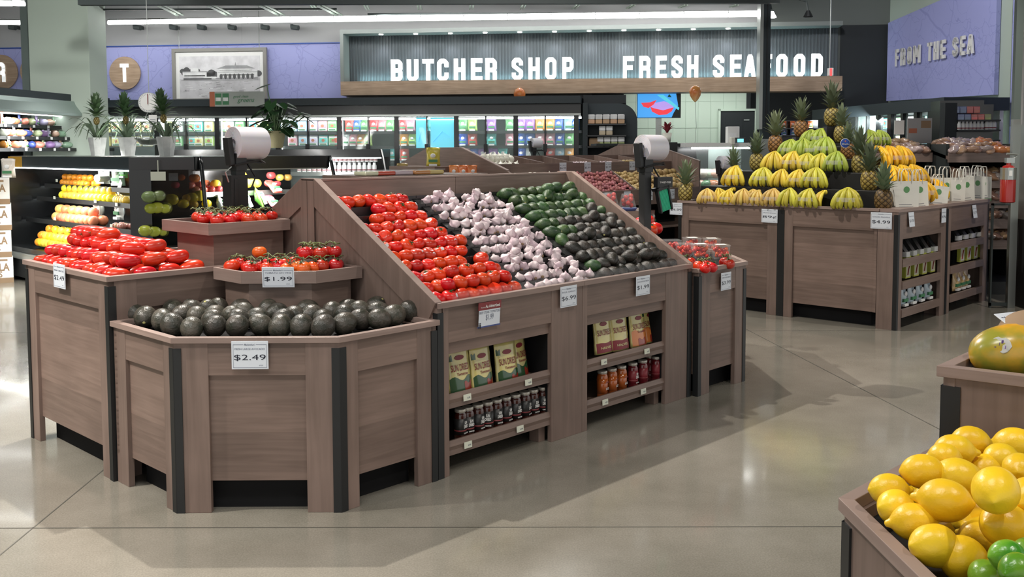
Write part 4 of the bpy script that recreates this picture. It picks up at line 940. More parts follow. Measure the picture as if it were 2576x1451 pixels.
def pouch(label, loc, rz, kind, lean=-6, group=None, words=('SUN DRIED', 'Tomatoes')):
    o = thing('food_pouch', label, 'pouch', loc, rz, group); o.rotation_euler = (R(lean), 0, rz); w = .155; h = .235
    mb = MB(); N = 7; Mz = 9; vs = []
    def dep(x, t): return (.026*(1-t)**.55 + .002)*(1 - .75*abs(2*x/w)**3)
    for s in (-1, 1):
        for i in range(Mz):
            t = i/(Mz-1)
            for j in range(N):
                x = (j/(N-1)-.5)*w*(1 - .03*math.sin(math.pi*t)); vs.append((x, s*dep(x, t) + .0015*math.sin(9*x/w+i*2.1)*(1 if s < 0 else 0), t*h))
    fs = []; K = N*Mz
    for i in range(Mz-1):
        for j in range(N-1): a = i*N+j; fs += [(a, a+1, a+N+1, a+N), (K+a+1, K+a, K+a+N, K+a+N+1)]
        fs += [(i*N, i*N+N, K+i*N+N, K+i*N), (i*N+N-1, K+i*N+N-1, K+(i+1)*N+N-1, (i+1)*N+N-1)]
    fs += [tuple(range((Mz-1)*N, Mz*N)) + tuple(K+x for x in range(Mz*N-1, (Mz-1)*N-1, -1)), tuple(range(N-1, -1, -1)) + tuple(K+x for x in range(N))]
    mb.add(vs, fs); mb.build('pouch_body', 'pouch', o, smooth=True, rel=False)
    def patch(name, m, x0, x1, t0, t1, wav=0, off=.0016):
        mb = MB(); n1, n2 = 10, 6; vv = []
        for i in range(n2+1):
            for j in range(n1+1):
                x = x0 + (x1-x0)*j/n1; t = t0 + (t1-t0)*i/n2 + (wav*math.sin(j*.9) if i == n2 else 0); vv.append((x, -dep(x, t) - off, t*h))
        mb.add(vv, [(i*(n1+1)+j, i*(n1+1)+j+1, (i+1)*(n1+1)+j+1, (i+1)*(n1+1)+j) for i in range(n2) for j in range(n1)]); return mb.build(name, m, o, smooth=True, rel=False)
    if kind == 'tomato':
        patch('printed_landscape', 'pouch_green', -w*.47, w*.47, .03, .30, .05); patch('printed_tomato', 'pouch_red', w*.08, w*.46, .03, .20, .03, .0024); patch('printed_herb', 'pouch_green', -w*.47, -w*.30, .68, .80, .02)
    elif kind == 'slice':
        patch('printed_landscape', 'pouch_orange', -w*.47, w*.47, .03, .40, .05); patch('printed_tomato', 'pouch_red', -w*.2, w*.3, .03, .20, .03, .0024); patch('printed_herb', 'pouch_green', w*.30, w*.47, .74, .88, .02)
    else: patch('printed_base', 'maroon', -w*.47, w*.47, .03, .27, .01)
    mb = MB(); mb.yprism([(.026*math.cos(a*.5236)*1.25, h*.74 + .013*math.sin(a*.5236)) for a in range(12)], -dep(0, .74)-.003, -dep(0, .74)-.0015); mb.build('logo_badge', 'maroon', o, rel=False)
    def wrap(ob):
        for v_ in ob.data.vertices: x_, z_ = v_.co.x + ob.location.x, v_.co.z + ob.location.z; v_.co.y = v_.co.y*.3 - dep(x_, z_/h) - .0035 - ob.location.y
    wrap(text('lettering', words[0], .034, 'maroon', o, (.0, 0, h*.53), wd=w*.78, bold=.01))
    if kind != 'julienne': wrap(text('lettering', words[1], .014, 'maroon', o, (.01, 0, h*.39), wd=w*.5, bold=.02, shear=.2))
    else: wrap(text('lettering', 'HALVES', .014, 'pouch', o, (.0, 0, h*.15), wd=w*.6, bold=.02))
    return o
GP = 'pouches of dried tomatoes on the display shelf'
for k, (px, py, rz, kind) in enumerate(((1157, 985, 0, 'tomato'), (1214, 978, 4, 'tomato'), (1277, 966, -2, 'tomato'), (1308, 948, 12, 'tomato'))):
    pouch(f'yellow and green sun dried tomato pouch in the left bay, {nth(k)} from the left', at_v(px, py, V0+.085 + .03*(k == 3)), GA + R(rz), kind, -7, GP)
for k, (px, py, rz, kind, dv) in enumerate(((1518, 888, 0, 'julienne', .085), (1559, 880, -3, 'julienne', .085), (1606, 870, 0, 'slice', .085), (1634, 860, 5, 'slice', .13), (1665, 858, 0, 'slice', .085))):
    pouch(f'{"maroon based" if kind == "julienne" else "orange"} sun dried tomato pouch in the right bay, {nth(k)} from the left', at_v(px, py, V0+dv), GA + R(rz), kind, -6, GP)
def jar(label, loc, kind, turn, group):
    o = thing('glass_jar', label, 'jar', loc, GA + R(turn), group); m = {'dark': 'jar', 'orange': 'jar_orange', 'red': 'jar_red'}[kind]
    mb = MB(); mb.lathe([(.030, 0), (.033, .004), (.033, .128), (.030, .140), (.026, .146), (.026, .150)], 18); mb.build('jar_body', m, o, smooth=True, rel=False, ang=50)
    mb = MB(); mb.lathe([(.028, .148), (.0295, .150), (.0295, .162), (.027, .165)], 18); mb.build('lid', 'lid', o, rel=False, ang=40)
    if kind == 'orange': mb = MB(); mb.lathe([(.0334, .03), (.0334, .12)], 18); mb.build('label', 'jar_orange', o, smooth=True, rel=False); text('lettering', 'SAUCE', .014, 'white', o, (0, -.0345, .06), wd=.032, bold=.03); text('lettering', 'ARTICHOKE', .009, 'maroon', o, (0, -.0345, .098), wd=.036, bold=.03)
    else:
        mb = MB(); mb.lathe([(.0334, .035), (.0334, .118)], 18); mb.build('label', 'jar_label' if kind == 'dark' else 'maroon', o, smooth=True, rel=False)
        mb = MB(); mb.lathe([(.0337, .053), (.0337, .060)], 18); mb.build('label_band', 'card_red', o, smooth=True, rel=False)
        text('lettering', 'SUN', .016, 'white', o, (0, -.0345, .097), wd=.020, bold=.03); text('lettering', 'DRIED', .016, 'white', o, (0, -.0345, .078), wd=.032, bold=.03); text('lettering', 'TOMATOES', .007, 'white', o, (0, -.0345, .044), wd=.034, bold=.03)
    return o
for k, px in enumerate((1158, 1177, 1202, 1226, 1249, 1272, 1296, 1320, 1341, 1365)):
    p = at_v(px, 1090, V0+.075); p.z = .131
    jar(f'dark tomato jar on the bottom shelf of the left bay, {nth(k)} from left', p, 'dark', rnd.uniform(-40, 20), 'dark tomato jars on the bottom shelf')
for k, (px, kd) in enumerate(((1515, 'orange'), (1539, 'orange'), (1563, 'orange'), (1591, 'red'), (1616, 'red'), (1634, 'red'), (1650, 'red'), (1674, 'red'))):
    p = at_v(px, 980, V0+.075 + .05*(k == 5)); p.z = .131
    jar(f'{"orange labelled" if kd == "orange" else "dark red"} jar on the bottom shelf of the right bay, {nth(k)} from the left', p, kd, rnd.uniform(-30, 25) + (60 if k in (4, 6) else 0), 'jars on the bottom shelf of the right bay')
# ================================================================== bag roll stands
def roll_stand(label, base, top, rroll, wroll, rz, arms=True, hand=1):
    o = thing('bag_roll_stand', label, 'bag dispenser', base, rz); h = top - base.z
    mb = MB(); mb.box(-.03, .03, -.03, .03, 0, h-.10); mb.build('pole', 'black', o, rel=False, bevel=.002)
    mb = MB(); mb.box(-.035, .035, -.04, .04, h-.16, h-.06); mb.box(-.03, .16, -.015, .015, h-.12, h-.10); mb.tube([(.05, 0, h-.10), (.10, -.03, h-.20), (.06, -.05, h-.26)], .006, 5); mb.tube([(-.05, -.05, h-.13), (.12, -.05, h-.10), (.2, .02, h-.12)], .006, 5); mb.build('bracket', 'black', o, rel=False)
    mb = MB(); mb.T = Matrix.Translation((-.045, 0, h-.13)) @ Matrix.Rotation(R(-7), 4, 'Y'); mb.box(-.018, .014, -.03, .03, 0, .165); mb.build('holder_arm', 'black', o, rel=False, bevel=.004)
    mb = MB(); T = Matrix.Translation((.0, 0, h)) @ Matrix.Rotation(R(90), 4, 'Y'); mb.T = T
    pr = [(.02, .02), (.024, -.028)]; 
    for i in range(9): r = .03 + (rroll-.03)*(i+1)/9; pr += [(r-.003, -.0295), (r-.0015, -.0265), (r, -.030)]
    pr += [(rroll, -.028), (rroll*1.0, wroll*.3), (rroll*.985, wroll-.04), (rroll*.96, wroll-.03), (.02, wroll-.03)]
    mb.lathe(pr, 40, fn=lambda r, z, a: (r*(1+.008*math.sin(3*a)), z)); mb.build('plastic_bag_roll', 'roll_plastic', o, smooth=False, rel=False, ang=35)
    return o
pA = at_u(597, 360, 3.0); bA = Vector((pA.x, pA.y, .955))
o = roll_stand('black stand with a fat roll of clear produce bags, behind the upper tomato riser', bA, pA.z, .097, .20, R(48))
mb = MB(); mb.box(-.075, .035, -.05, .05, .20, .50); mb.box(-.055, -.035, -.055, -.05, .22, .48); mb.build('tie_dispenser', 'black', o, rel=False, bevel=.004)
mb = MB(); mb.box(.03, .06, -.064, -.061, .22, .26); mb.build('green_ties', 'green_tie', o, rel=False)
mb = MB(); mb.tube([(-.10, -.06, .46), (-.12, -.06, .52), (-.08, -.06, .55)], .004, 5); mb.build('hook', 'steel', o, rel=False)
pB = at_u(1612, 372, 5.285); bB = Vector((pB.x, pB.y, .80))
bB = at_u(1622, 577, 5.285); bB = Vector((bB.x, bB.y, .80))
o = roll_stand('black stand with a white bag roll and green twist ties, right of the avocados', bB, pB.z, .088, .17, R(34))
mb = MB(); mb.T = Matrix.Translation((.09, -.05, pB.z-.80-.26)) @ Matrix.Rotation(R(-14), 4, 'Y'); mb.box(-.055, .055, -.03, .03, -.02, .0); mb.box(-.055, -.043, -.03, .0, -.17, .0); mb.box(.043, .055, -.03, 0, -.17, 0); mb.box(-.055, .055, -.005, 0, -.17, 0); mb.build('tie_holder', 'black', o, rel=False)
mb = MB(); mb.T = Matrix.Translation((.09, -.05, pB.z-.80-.26)) @ Matrix.Rotation(R(-14), 4, 'Y')
for k in range(8): mb.box(-.040 + k*.0102, -.032 + k*.0102, -.022, -.008, -.165, -.005)
mb.build('green_ties', 'green_tie', o, rel=False)
mb = MB(); mb.T = Matrix.Translation((.10, -.06, pB.z-.80-.245)); mb.box(-.06, .075, -.02, .02, -.02, .05); mb.build('printed_sign', 'black', o, rel=False)
g = text('sign_text', 'TWIST-TIES', .012, 'white', o, (.107, -.082, pB.z-.80-.23), wd=.10, bold=.01)
# ================================================================== banana island
ZB = 1.07; BU, BV = 8.40, 3.385
RC = .18
UC = [(BU, BV+RC), (9.56, BV+RC), (9.56, 4.50), (BU, 4.50)]
unit('banana_bin', 'tall wooden bin under the bananas at the near corner of the banana island', 'produce bin', UC, ZB, (3,), 1.03, stiles={3: (.12, .001)}, guards=(3,), rail=.20)
UE = [(BU, 4.505), (9.56, 4.505), (9.56, 5.66), (BU, 5.66)]
unit('banana_bin', 'tall wooden bin under the bananas at the left end of the banana island', 'produce bin', UE, ZB, (3,), 1.03, stiles={3: (.12, .14)}, guards=(0, 3), rail=.20)
UF = [(9.565, BV+RC), (10.75, BV+RC), (10.75, 4.50), (9.565, 4.50)]
unit('shopping_bag_bin', 'wooden bin with shelves under the paper bags at the right end of the banana island', 'produce bin', UF, ZB, (), 1.03)
def bay(par_label, u0, u1, zs, zt=.80):
    o = thing('shelf_bay', par_label, 'shelf unit', W((u0+u1)/2, BV, 0), 0); T, L = FT((u0, BV), (u1, BV)); 
    def q(x0, x1, y0, y1, z0, z1, n, m): mb = MB(); mb.T = T; mb.box(x0, x1, y0, y1, z0, z1); mb.build(n, m, o)
    q(0, .11, 0, .03, 0, ZB-.03, 'post', 'wood_v'); q(L-.13, L, 0, .03, 0, ZB-.03, 'post', 'wood_v'); q(.11, L-.13, 0, .03, zt, ZB-.03, 'top_rail', 'wood_h')
    q(.03, L-.03, RC-.012, RC-.001, .10, ZB-.05, 'bay_back', 'black_matte'); q(0, .034, -.004, .0, 0, ZB-.05, 'corner_guard', 'black'); q(-.004, 0, -.004, .034, 0, ZB-.05, 'corner_guard', 'black')
    q(0, .03, .03, RC-.001, 0, ZB-.03, 'side_panel', 'wood_v'); q(L-.03, L, .03, RC-.001, 0, ZB-.03, 'side_panel', 'wood_v'); q(-.004, L+.004, -.012, RC-.016, ZB-.028, ZB, 'rim', 'wood_rim')
    q(L-.012, L, -.004, .0, 0, ZB-.05, 'corner_guard', 'black')
    for z in zs: q(.11, L-.13, -.008, .02, z-.05, z+.02, 'shelf_lip', 'wood_h'); q(.03, L-.03, .02, RC-.013, z-.03, z-.012, 'shelf', 'wood_h')
    return o
bay('wooden shelf front with snacks on the right face of the banana bin', BU+.0, 9.555, (.60, .40, .15)); bay('wooden shelf front with snacks under the paper bags at the far right', 9.565, 10.75, (.66, .43, .15))
# black step boxes of the pyramid
ST = [(8.64, 3.60, 5.55, 1.215), (8.86, 3.80, 5.38, 1.37), (9.06, 4.0, 5.15, 1.50), (9.24, 4.2, 4.95, 1.62)]
o = thing('banana_steps', 'black stepped pyramid carrying the bananas', 'display steps', W(9.3, 4.6, ZB-.04), 0)
for k, (u, va, vb, z) in enumerate(ST):
    mb = MB(); mb.prism([W(u, va), W(10.2 - (u-8.64), va), W(10.2 - (u-8.64), vb), W(u, vb)], ZB-.04 if k == 0 else ST[k-1][3], z); mb.build('step', 'black_plastic', o, bevel=.004)
# ---- banana bunch: hands of curved fruit from a crown
def banana_bunch(nf, spread, seed, tape=True):
    rr = random.Random(seed); o = thing('banana_bunch', 'x', 'bananas')
    o.color = (.9, .7, .1, 1)
    for i in range(nf):
        a = (i/(nf-1)-.5)*spread; mb = MB(); pts = []; rs = []; L_ = .19*rr.uniform(.92, 1.05); row = (i % 2)*.022
        for j in range(9):
            t = j/8; x = math.sin(a)*(.010 + .105*math.sin(min(t*1.9, 1.9))); y = -(.010 + row + math.sin(t*2.3)*.075*(.6+.4*math.cos(a))); z = .185 - t*.165 + .01*math.sin(t*6.3); z = max(z, .020); pts.append((x, y, z)); rs.append((.0065, .0085, .015, .0185, .0195, .0195, .018, .013, .005)[j])
        mb.tube(pts, rs, 7); b_o = mb.build('banana', 'banana', o, smooth=True, rel=False); b_o['tint'] = 1
        mb = MB(); q = Vector(pts[-1]); mb.ball(q, .0055, n=6, m=4); mb.build('tip', 'banana_tip', b_o, rel=False)
    mb = MB(); mb.lathe([(.018, .150), (.022, .165), (.020, .182), (.012, .192)], 9, c=(0, -.012, 0)); c = mb.build('crown', 'banana', o, smooth=True, rel=False); c['tint'] = 1
    if tape:
        pts = [(math.sin(a)*.082, -.096 + .02*abs(math.sin(a)), .092) for a in [(-.5 + k/10)*spread for k in range(11)]]; 
        mb = MB(); n = 10; vs = []
        for k in range(n+1): a = (-.5 + k/n)*spread*.82; x = math.sin(a)*.118; y = -.122 + .055*abs(a)**2*.8; vs += [(x, y, .078), (x, y-.001, .112)]
        mb.add(vs, [(2*k, 2*k+2, 2*k+3, 2*k+1) for k in range(n)]); mb.build('plastic_tape', 'film', o, rel=False)
    return freeze(o)
BN = [banana_bunch(8, 2.3, 1), banana_bunch(9, 2.6, 2), banana_bunch(7, 2.1, 3, False)]
YE, YG, GR, TAN = (.74, .56, .06), (.60, .55, .06), (.36, .45, .06), (.66, .46, .12)
BB = [(1780, 510, 8.47, ZB, TAN, 'front', .9, 30), (1836, 513, 8.47, ZB, YE, 'front', .85, 0), (1873, 516, 8.47, ZB, TAN, 'front', .95, 10), (1912, 519, 8.47, ZB, TAN, 'front', .9, -8), (1950, 521, 8.47, ZB, TAN, 'front', 1, 0), (1990, 523, 8.47, ZB, YG, 'front', 1.05, 6), (2041, 527, 8.47, ZB, YG, 'front', 1.05, -5), (2135, 531, 8.47, ZB, YG, 'front', 1.15, 14),
      (1805, 500, 8.60, ZB, YE, 'front', .9, 70), (1850, 502, 8.60, ZB, YE, 'front', .95, -50), (1895, 500, 8.60, ZB, TAN, 'front', .9, 40), (2080, 523, 8.58, ZB, YE, 'front', .95, -60),
      (1855, 0, 8.72, 1.215, YE, 'first', 1.2, 0), (1924, 0, 8.72, 1.215, YG, 'first', 1.12, 5), (1972, 0, 8.72, 1.215, YE, 'first', 1.05, -5), (2014, 0, 8.72, 1.215, YE, 'first', 1.05, 0), (2056, 0, 8.72, 1.215, YG, 'first', 1.15, 0),
      (1950, 0, 8.93, 1.37, YE, 'second', 1.15, 6), (2000, 0, 8.93, 1.37, YE, 'second', 1.15, -6), (2033, 0, 8.93, 1.37, YG, 'second', 1.05, 0), (2068, 0, 8.93, 1.37, YG, 'second', 1.05, 0), (2108, 0, 8.93, 1.37, GR, 'second', 1.15, 4),
      (1992, 0, 9.12, 1.50, GR, 'third', 1.1, 0), (2022, 0, 9.12, 1.50, GR, 'third', 1.15, 8), (2052, 0, 9.12, 1.50, GR, 'third', 1.05, 0), (2082, 0, 9.12, 1.50, GR, 'third', 1.2, -8),
      (2040, 0, 9.32, 1.62, GR, 'top', 1.0, 10), (2068, 0, 9.32, 1.62, GR, 'top', 1.05, -10)]
cnt = {}
for k, (px, py, u, z, c, tier, s, tw) in enumerate(BB):
    p = at_u(px, 450, u); v = -p.x*GS + p.y*GC; cnt[tier] = cnt.get(tier, -1) + 1
    cn = {TAN: 'ripe tan', YE: 'bright yellow', YG: 'greenish yellow', GR: 'green'}[c]
    place(BN[k % 3], W(u, v, z-.012 if tier != 'front' else z-.04), FL_ + R(tw), s, f'{cn} banana bunch on the {tier} {"row" if tier == "front" else "step"}, {nth(cnt[tier])} from the left', 'banana bunches on the pyramid', c)
RB = [(2212, 420, 3.86, 1.215), (2235, 432, 3.80, 1.215), (2262, 440, 3.78, 1.215), (2290, 445, 3.78, 1.215), (2200, 385, 3.98, 1.40), (2228, 392, 3.98, 1.40), (2255, 380, 3.98, 1.40), (2250, 470, 3.62, ZB), (2280, 478, 3.62, ZB), (2310, 482, 3.62, ZB), (2345, 480, 3.62, ZB), (2180, 350, 4.2, 1.62), (2205, 352, 4.2, 1.62)]
for k, (px, py, v, z) in enumerate(RB):
    p = at_v(px, 440, v)
    place(BN[(k+1) % 3], Vector((p.x, p.y, z-.01)), F0 + R(rnd.uniform(-25, 25)), 1.25 if k < 11 else .95, f'{"yellow" if k < 11 else "green"} banana bunch on the right hand side of the pyramid, {nth(k)} counted from the middle', 'banana bunches on the right side', (.85, .50, .02) if k < 11 else GR)
# ---- pineapples
def pine_proto(seed, cu=34, cl=.185):
    rr = random.Random(seed); o = thing('pineapple', 'x', 'pineapple'); mb = MB(); n, m = 44, 30; prof = []
    for i in range(m+1):
        t = i/m; a = math.pi*min(max(t, .03), .97); prof.append((.069*math.sin(a)**.55, -.088*math.cos(a)))
    def fn(r, z, a):
        p = a*8/(2*math.pi); q = (z+.09)/.022; d1 = (p + q*.5) % 1 - .5; d2 = (p - q*.5) % 1 - .5
        e = min(.5-abs(d1), .5-abs(d2)); return (r*(1 + min(e, .22)*.30 - .03), z)
    mb.lathe(prof, n, fn=fn); b_ = mb.build('fruit_body', MAT.get('pine') or pine_mat(), o, smooth=True, rel=False); b_.location.z = .088
    mb = MB()
    for k in range(cu):
        t = k/cu; a = k*2.4 + rr.random()*.3; el = R(20 + 65*t); L_ = cl*(.55 + .5*t)*rr.uniform(.85, 1.1); b0 = Vector((math.cos(a)*.018*(1-t), math.sin(a)*.018*(1-t), .165 + t*.06))
        tp = b0 + Vector((math.cos(a)*math.cos(el), math.sin(a)*math.cos(el), math.sin(el)))*L_; mb.leafy(b0, tp, .042, .08, n=4)
    mb.build('leafy_crown', 'crown_leaf', o, smooth=True, rel=False); return freeze(o)
def pine_mat():
    m, nt, b = nodes('pine'); MAT['pine'] = m; L = nt.links; tc = nt.nodes.new('ShaderNodeTexCoord'); sx_ = nt.nodes.new('ShaderNodeSeparateXYZ'); L.new(tc.outputs['Object'], sx_.inputs[0])
    def M_(op, a, b_=None):
        x = nt.nodes.new('ShaderNodeMath'); x.operation = op
        for i, q in enumerate((a, b_)):
            if q is None: continue
            if isinstance(q, (int, float)): x.inputs[i].default_value = q
            else: L.new(q, x.inputs[i])
        return x.outputs[0]
    an = M_('MULTIPLY', M_('ARCTAN2', sx_.outputs[1], sx_.outputs[0]), 8/(2*math.pi)); q = M_('MULTIPLY', M_('ADD', sx_.outputs[2], .09), .5/.022)
    d1 = M_('ABSOLUTE', M_('SUBTRACT', M_('FRACT', M_('ADD', M_('ADD', an, q), 20)), .5)); d2 = M_('ABSOLUTE', M_('SUBTRACT', M_('FRACT', M_('ADD', M_('SUBTRACT', an, q), 20)), .5))
    e = M_('SUBTRACT', .5, M_('MAXIMUM', d1, d2)); r = nt.nodes.new('ShaderNodeValToRGB'); L.new(e, r.inputs[0])
    els = r.color_ramp.elements; els[0].position = .03; els[0].color = (.035, .022, .012, 1); els[1].position = .20; els[1].color = (.40, .30, .07, 1); x = els.new(.34); x.color = (.26, .22, .08, 1); x = els.new(.45); x.color = (.62, .5, .26, 1)
    oi = nt.nodes.new('ShaderNodeObjectInfo'); mx = nt.nodes.new('ShaderNodeMix'); mx.data_type = 'RGBA'; mx.blend_type = 'MULTIPLY'; mx.inputs[0].default_value = .9; L.new(r.outputs[0], mx.inputs[6]); L.new(oi.outputs['Color'], mx.inputs[7])
    L.new(mx.outputs[2], b.inputs['Base Color']); b.inputs['Roughness'].default_value = .5; return m
PN = [pine_proto(1), pine_proto(2, 34, .215), pine_proto(5, 34, .19)]
for o in PN:
    for c in KIDS[o.name]: c['tint'] = 1
GY, BR, DK = (1, 1, .8), (.85, .5, .45), (.42, .30, .30)
PP = [(1724, 507, 8.47, None, GY, 1.05, 1, 'at the far left end of the rim'), (1845, 458, 8.9, None, GY, .95, 0, 'behind the left banana bunch, half hidden'), (1903, 430, 9.05, None, GY, 1.05, 0, 'on the left of the second step'), (1950, 386, 9.2, None, BR, 1.08, 1, 'brown, on the left side with a tall crown'), (2014, 345, 9.4, None, BR, 1.0, 1, 'brown, high up left of the peak'), (2092, 318, 9.5, None, GY, 1.1, 1, 'at the very peak'), (2115, 360, 9.4, None, GY, 1.0, 2, 'just under the peak at its right'), (2132, 402, 9.2, None, BR, .95, 0, 'behind the blue round sticker'), (2162, 438, 9.0, None, GY, 1.08, 1, 'third down on the right ridge'), (2186, 481, 8.75, None, (1, .9, .55), 1.1, 1, 'second up on the right ridge'), (2222, 531, 8.52, None, DK, 1.12, 0, 'dark purplish, at the near corner of the bin')]
for k, (px, py, u, z, c, s, pk, txt) in enumerate(PP):
    p = at_u(px, py, u); o = place(PN[pk], p, rnd.random()*6, s, f'pineapple {txt} of the banana island', 'pineapples around the banana pyramid', c)
# supports (black blocks) under the ridge pineapples
o = thing('display_blocks', 'black blocks stacked under the pineapples on the banana pyramid', 'display steps', W(9.3, 4.4, ZB-.04), 0)
for (px, py, u, z, c, s, pk, txt) in PP[1:-1]:
    p = at_u(px, py, u)
    uu = p.x*GC + p.y*GS; vv = -p.x*GS + p.y*GC; zb_ = ZB-.04
    for su, va, vb, sz in ST:
        if su-.07 < uu < 10.2-(su-8.64)+.07 and va-.07 < vv < vb+.07: zb_ = sz
    if p.z > zb_ + .02: mb = MB(); q = .07; mb.box(p.x-q, p.x+q, p.y-q, p.y+q, zb_+.001, p.z-.001); mb.build('block', 'black_plastic', o)
p = at_u(2126, 360, 8.95); o = thing('brand_disc', 'round blue sticker sign hanging among the pineapples', 'sign', p, 0)
mb = MB(); mb.yprism([(.046*math.cos(a*math.pi/16), .046*math.sin(a*math.pi/16)) for a in range(32)], -.003, .0); mb.build('disc', 'white', o, rel=False)
mb = MB(); mb.yprism([(.042*math.cos(a*math.pi/16), .042*math.sin(a*math.pi/16)) for a in range(32)], -.0045, -.003); mb.build('blue_face', 'brand_blue', o, rel=False)
text('lettering', 'Chiquita', .018, 'white', o, (0, -.006, -.01), wd=.068, bold=.02); text('figure_mark', 'o', .012, 'tomato_orange', o, (0, -.006, .02), bold=.05)
# ---- paper carrier bags with handles
def paper_bag(label, loc, rz, w, h, tl=0):
    o = thing('carrier_bag', label, 'carrier bag', loc, rz, 'white carrier bags lined up on the bin'); o.rotation_euler = (0, R(tl), rz); d_ = .05
    mb = MB(); mb.add([(-w/2*.85, -d_, 0), (w/2*.85, -d_, 0), (w/2*.85, d_, 0), (-w/2*.85, d_, 0), (-w/2, -d_*.5, h), (w/2, -d_*.5, h), (w/2, d_*.5, h), (-w/2, d_*.5, h)], [(0, 3, 2, 1), (0, 1, 5, 4), (1, 2, 6, 5), (2, 3, 7, 6), (3, 0, 4, 7)]); mb.build('bag_body', 'paper_bag', o, rel=False)
    for s in (-1, 1): mb = MB(); mb.tube([(-w*.2, s*d_*.5, h-.02), (-w*.19, s*d_*.5, h+.08), (-w*.12, s*d_*.6, h+.11), (w*.12, s*d_*.6, h+.11), (w*.19, s*d_*.5, h+.08), (w*.2, s*d_*.5, h-.02)], .008, 5, flat=.4); mb.build('handle', 'paper_bag', o, rel=False)
    mb = MB(); mb.yprism([(.03*math.cos(a*.5236), h*.72 + .03*math.sin(a*.5236)) for a in range(12)], -d_*.64-.003, -d_*.64); mb.build('green_seal', 'paper_green', o, rel=False)
    mb = MB()
    for i in range(5): mb.box(-w*.3, w*.22 - i*.01, -d_*(.95-.1*i)*.99-.004, -d_*(.9-.1*i)+.0, h*(.14+.08*i), h*(.14+.08*i)+.006)
    mb.build('printed_lines', 'photo_mid', o, rel=False); mb = MB(); mb.box(-w*.42, w*.42, -d_-.002, -d_+.004, 0, .03); mb.build('green_base', 'paper_green', o, rel=False); return o
for k, (px, v, w, h, tl) in enumerate(((2275, 3.50, .25, .26, 0), (2312, 3.47, .16, .25, -4), (2352, 3.50, .22, .20, 6), (2375, 3.60, .24, .26, 0), (2402, 3.52, .17, .24, 4), (2428, 3.50, .18, .26, -3), (2450, 3.60, .20, .26, 4), (2468, 3.56, .20, .25, 0), (2335, 3.66, .22, .27, 2))):
    p = at_v(px, 500, v); paper_bag(f'white carrier bag on the banana island, {nth(k)} in line from the left', Vector((p.x, p.y, ZB-.04)), R(18 + rnd.uniform(-12, 12)), w*1.05, h*1.05, tl)
# price cards of the island
card(0, at_u(1701, 525, BU-.012), 'white $4.99 price card at the far left of the banana island', '$4.99', 'PINEAPPLE', .155, .125, FL_)
card(0, at_u(1936, 543, BU-.012), 'white 89 cent organic bananas price card between the two bins', '89¢', 'ORGANIC BANANAS', .170, .13, FL_)
card(0, at_u(2217, 555, BU-.012), 'white $4.99 price card at the near corner of the banana island', '$4.99', 'GOLDEN PINEAPPLE', .190, .145, FL_)
card(0, at_v(2293, 552, BV-.016), 'curled $1.50 price card on the right face of the banana bin', '$1.50', 'BAG', .12, .13, F0, tilt=-6, small=True)
card(0, at_v(2374, 542, BV-.016), '69 cent price card near the seam on the right face of the island', '69¢', 'BANANAS', .115, .135, F0, small=True)
card(0, at_v(2452, 532, BV-.016), 'curled $1.99 price card at the far right of the banana island', '$1.99', 'BAG', .11, .13, F0, tilt=-8, small=True)
# goods on the narrow shelves
def carton(label, loc, rz, w, d_, h, col, group, art=None, name='food_carton', cat='carton'):
    o = thing(name, label, cat, loc, rz, group)
    mb = MB(); mb.box(-w/2, w/2, -d_, 0, 0, h); b_ = mb.build('carton_body', 'pack', o, rel=False); b_.color = (*col, 1)
    if art: mb = MB(); mb.box(-w*.42, w*.42, -d_-.001, -d_, h*.06, h*.70); a = mb.build('printed_panel', 'pack', o, rel=False); a.color = (*art, 1); mb = MB(); mb.tube([(-w*.2, -d_-.002, h*.15), (-w*.05, -d_-.002, h*.4), (w*.15, -d_-.002, h*.6)], w*.09, 5, flat=.05); mb.build('banana_picture', 'maroon', o, rel=False)
    return o
def shelfgoods(px0, px1, n, z, v, w, h, col, art, lab, grp, kind='carton'):
    for k in range(n):
        px = px0 + (px1-px0)*(k/(max(1, n-1))); p = at_v(px, 650, v); p.z = z
        if kind == 'carton': carton(f'{lab}, {nth(k)} from the left', p, GA, w, .035, h, col, grp, art)
        elif kind == 'bag': place(PBAG, p, GA, .95, f'{lab}, {nth(k)} from the left', grp, col)
        else:
            o = carton(f'{lab}, {nth(k)} from the left', p, GA, w, .035, h, col, grp, None, 'packet_tray', 'tray'); mb = MB(); mb.add([(-w*.42, -.02, h), (w*.42, -.02, h), (w*.42, .05, h+.10), (-w*.42, .05, h+.10), (-w*.42, .0, h-.01), (w*.42, .0, h-.01), (w*.42, .06, h+.09), (-w*.42, .06, h+.09)], [(0, 1, 2, 3), (7, 6, 5, 4), (0, 4, 5, 1), (1, 5, 6, 2), (2, 6, 7, 3), (3, 7, 4, 0)]); mb.build('dark_packets', 'black_plastic', o, rel=False)
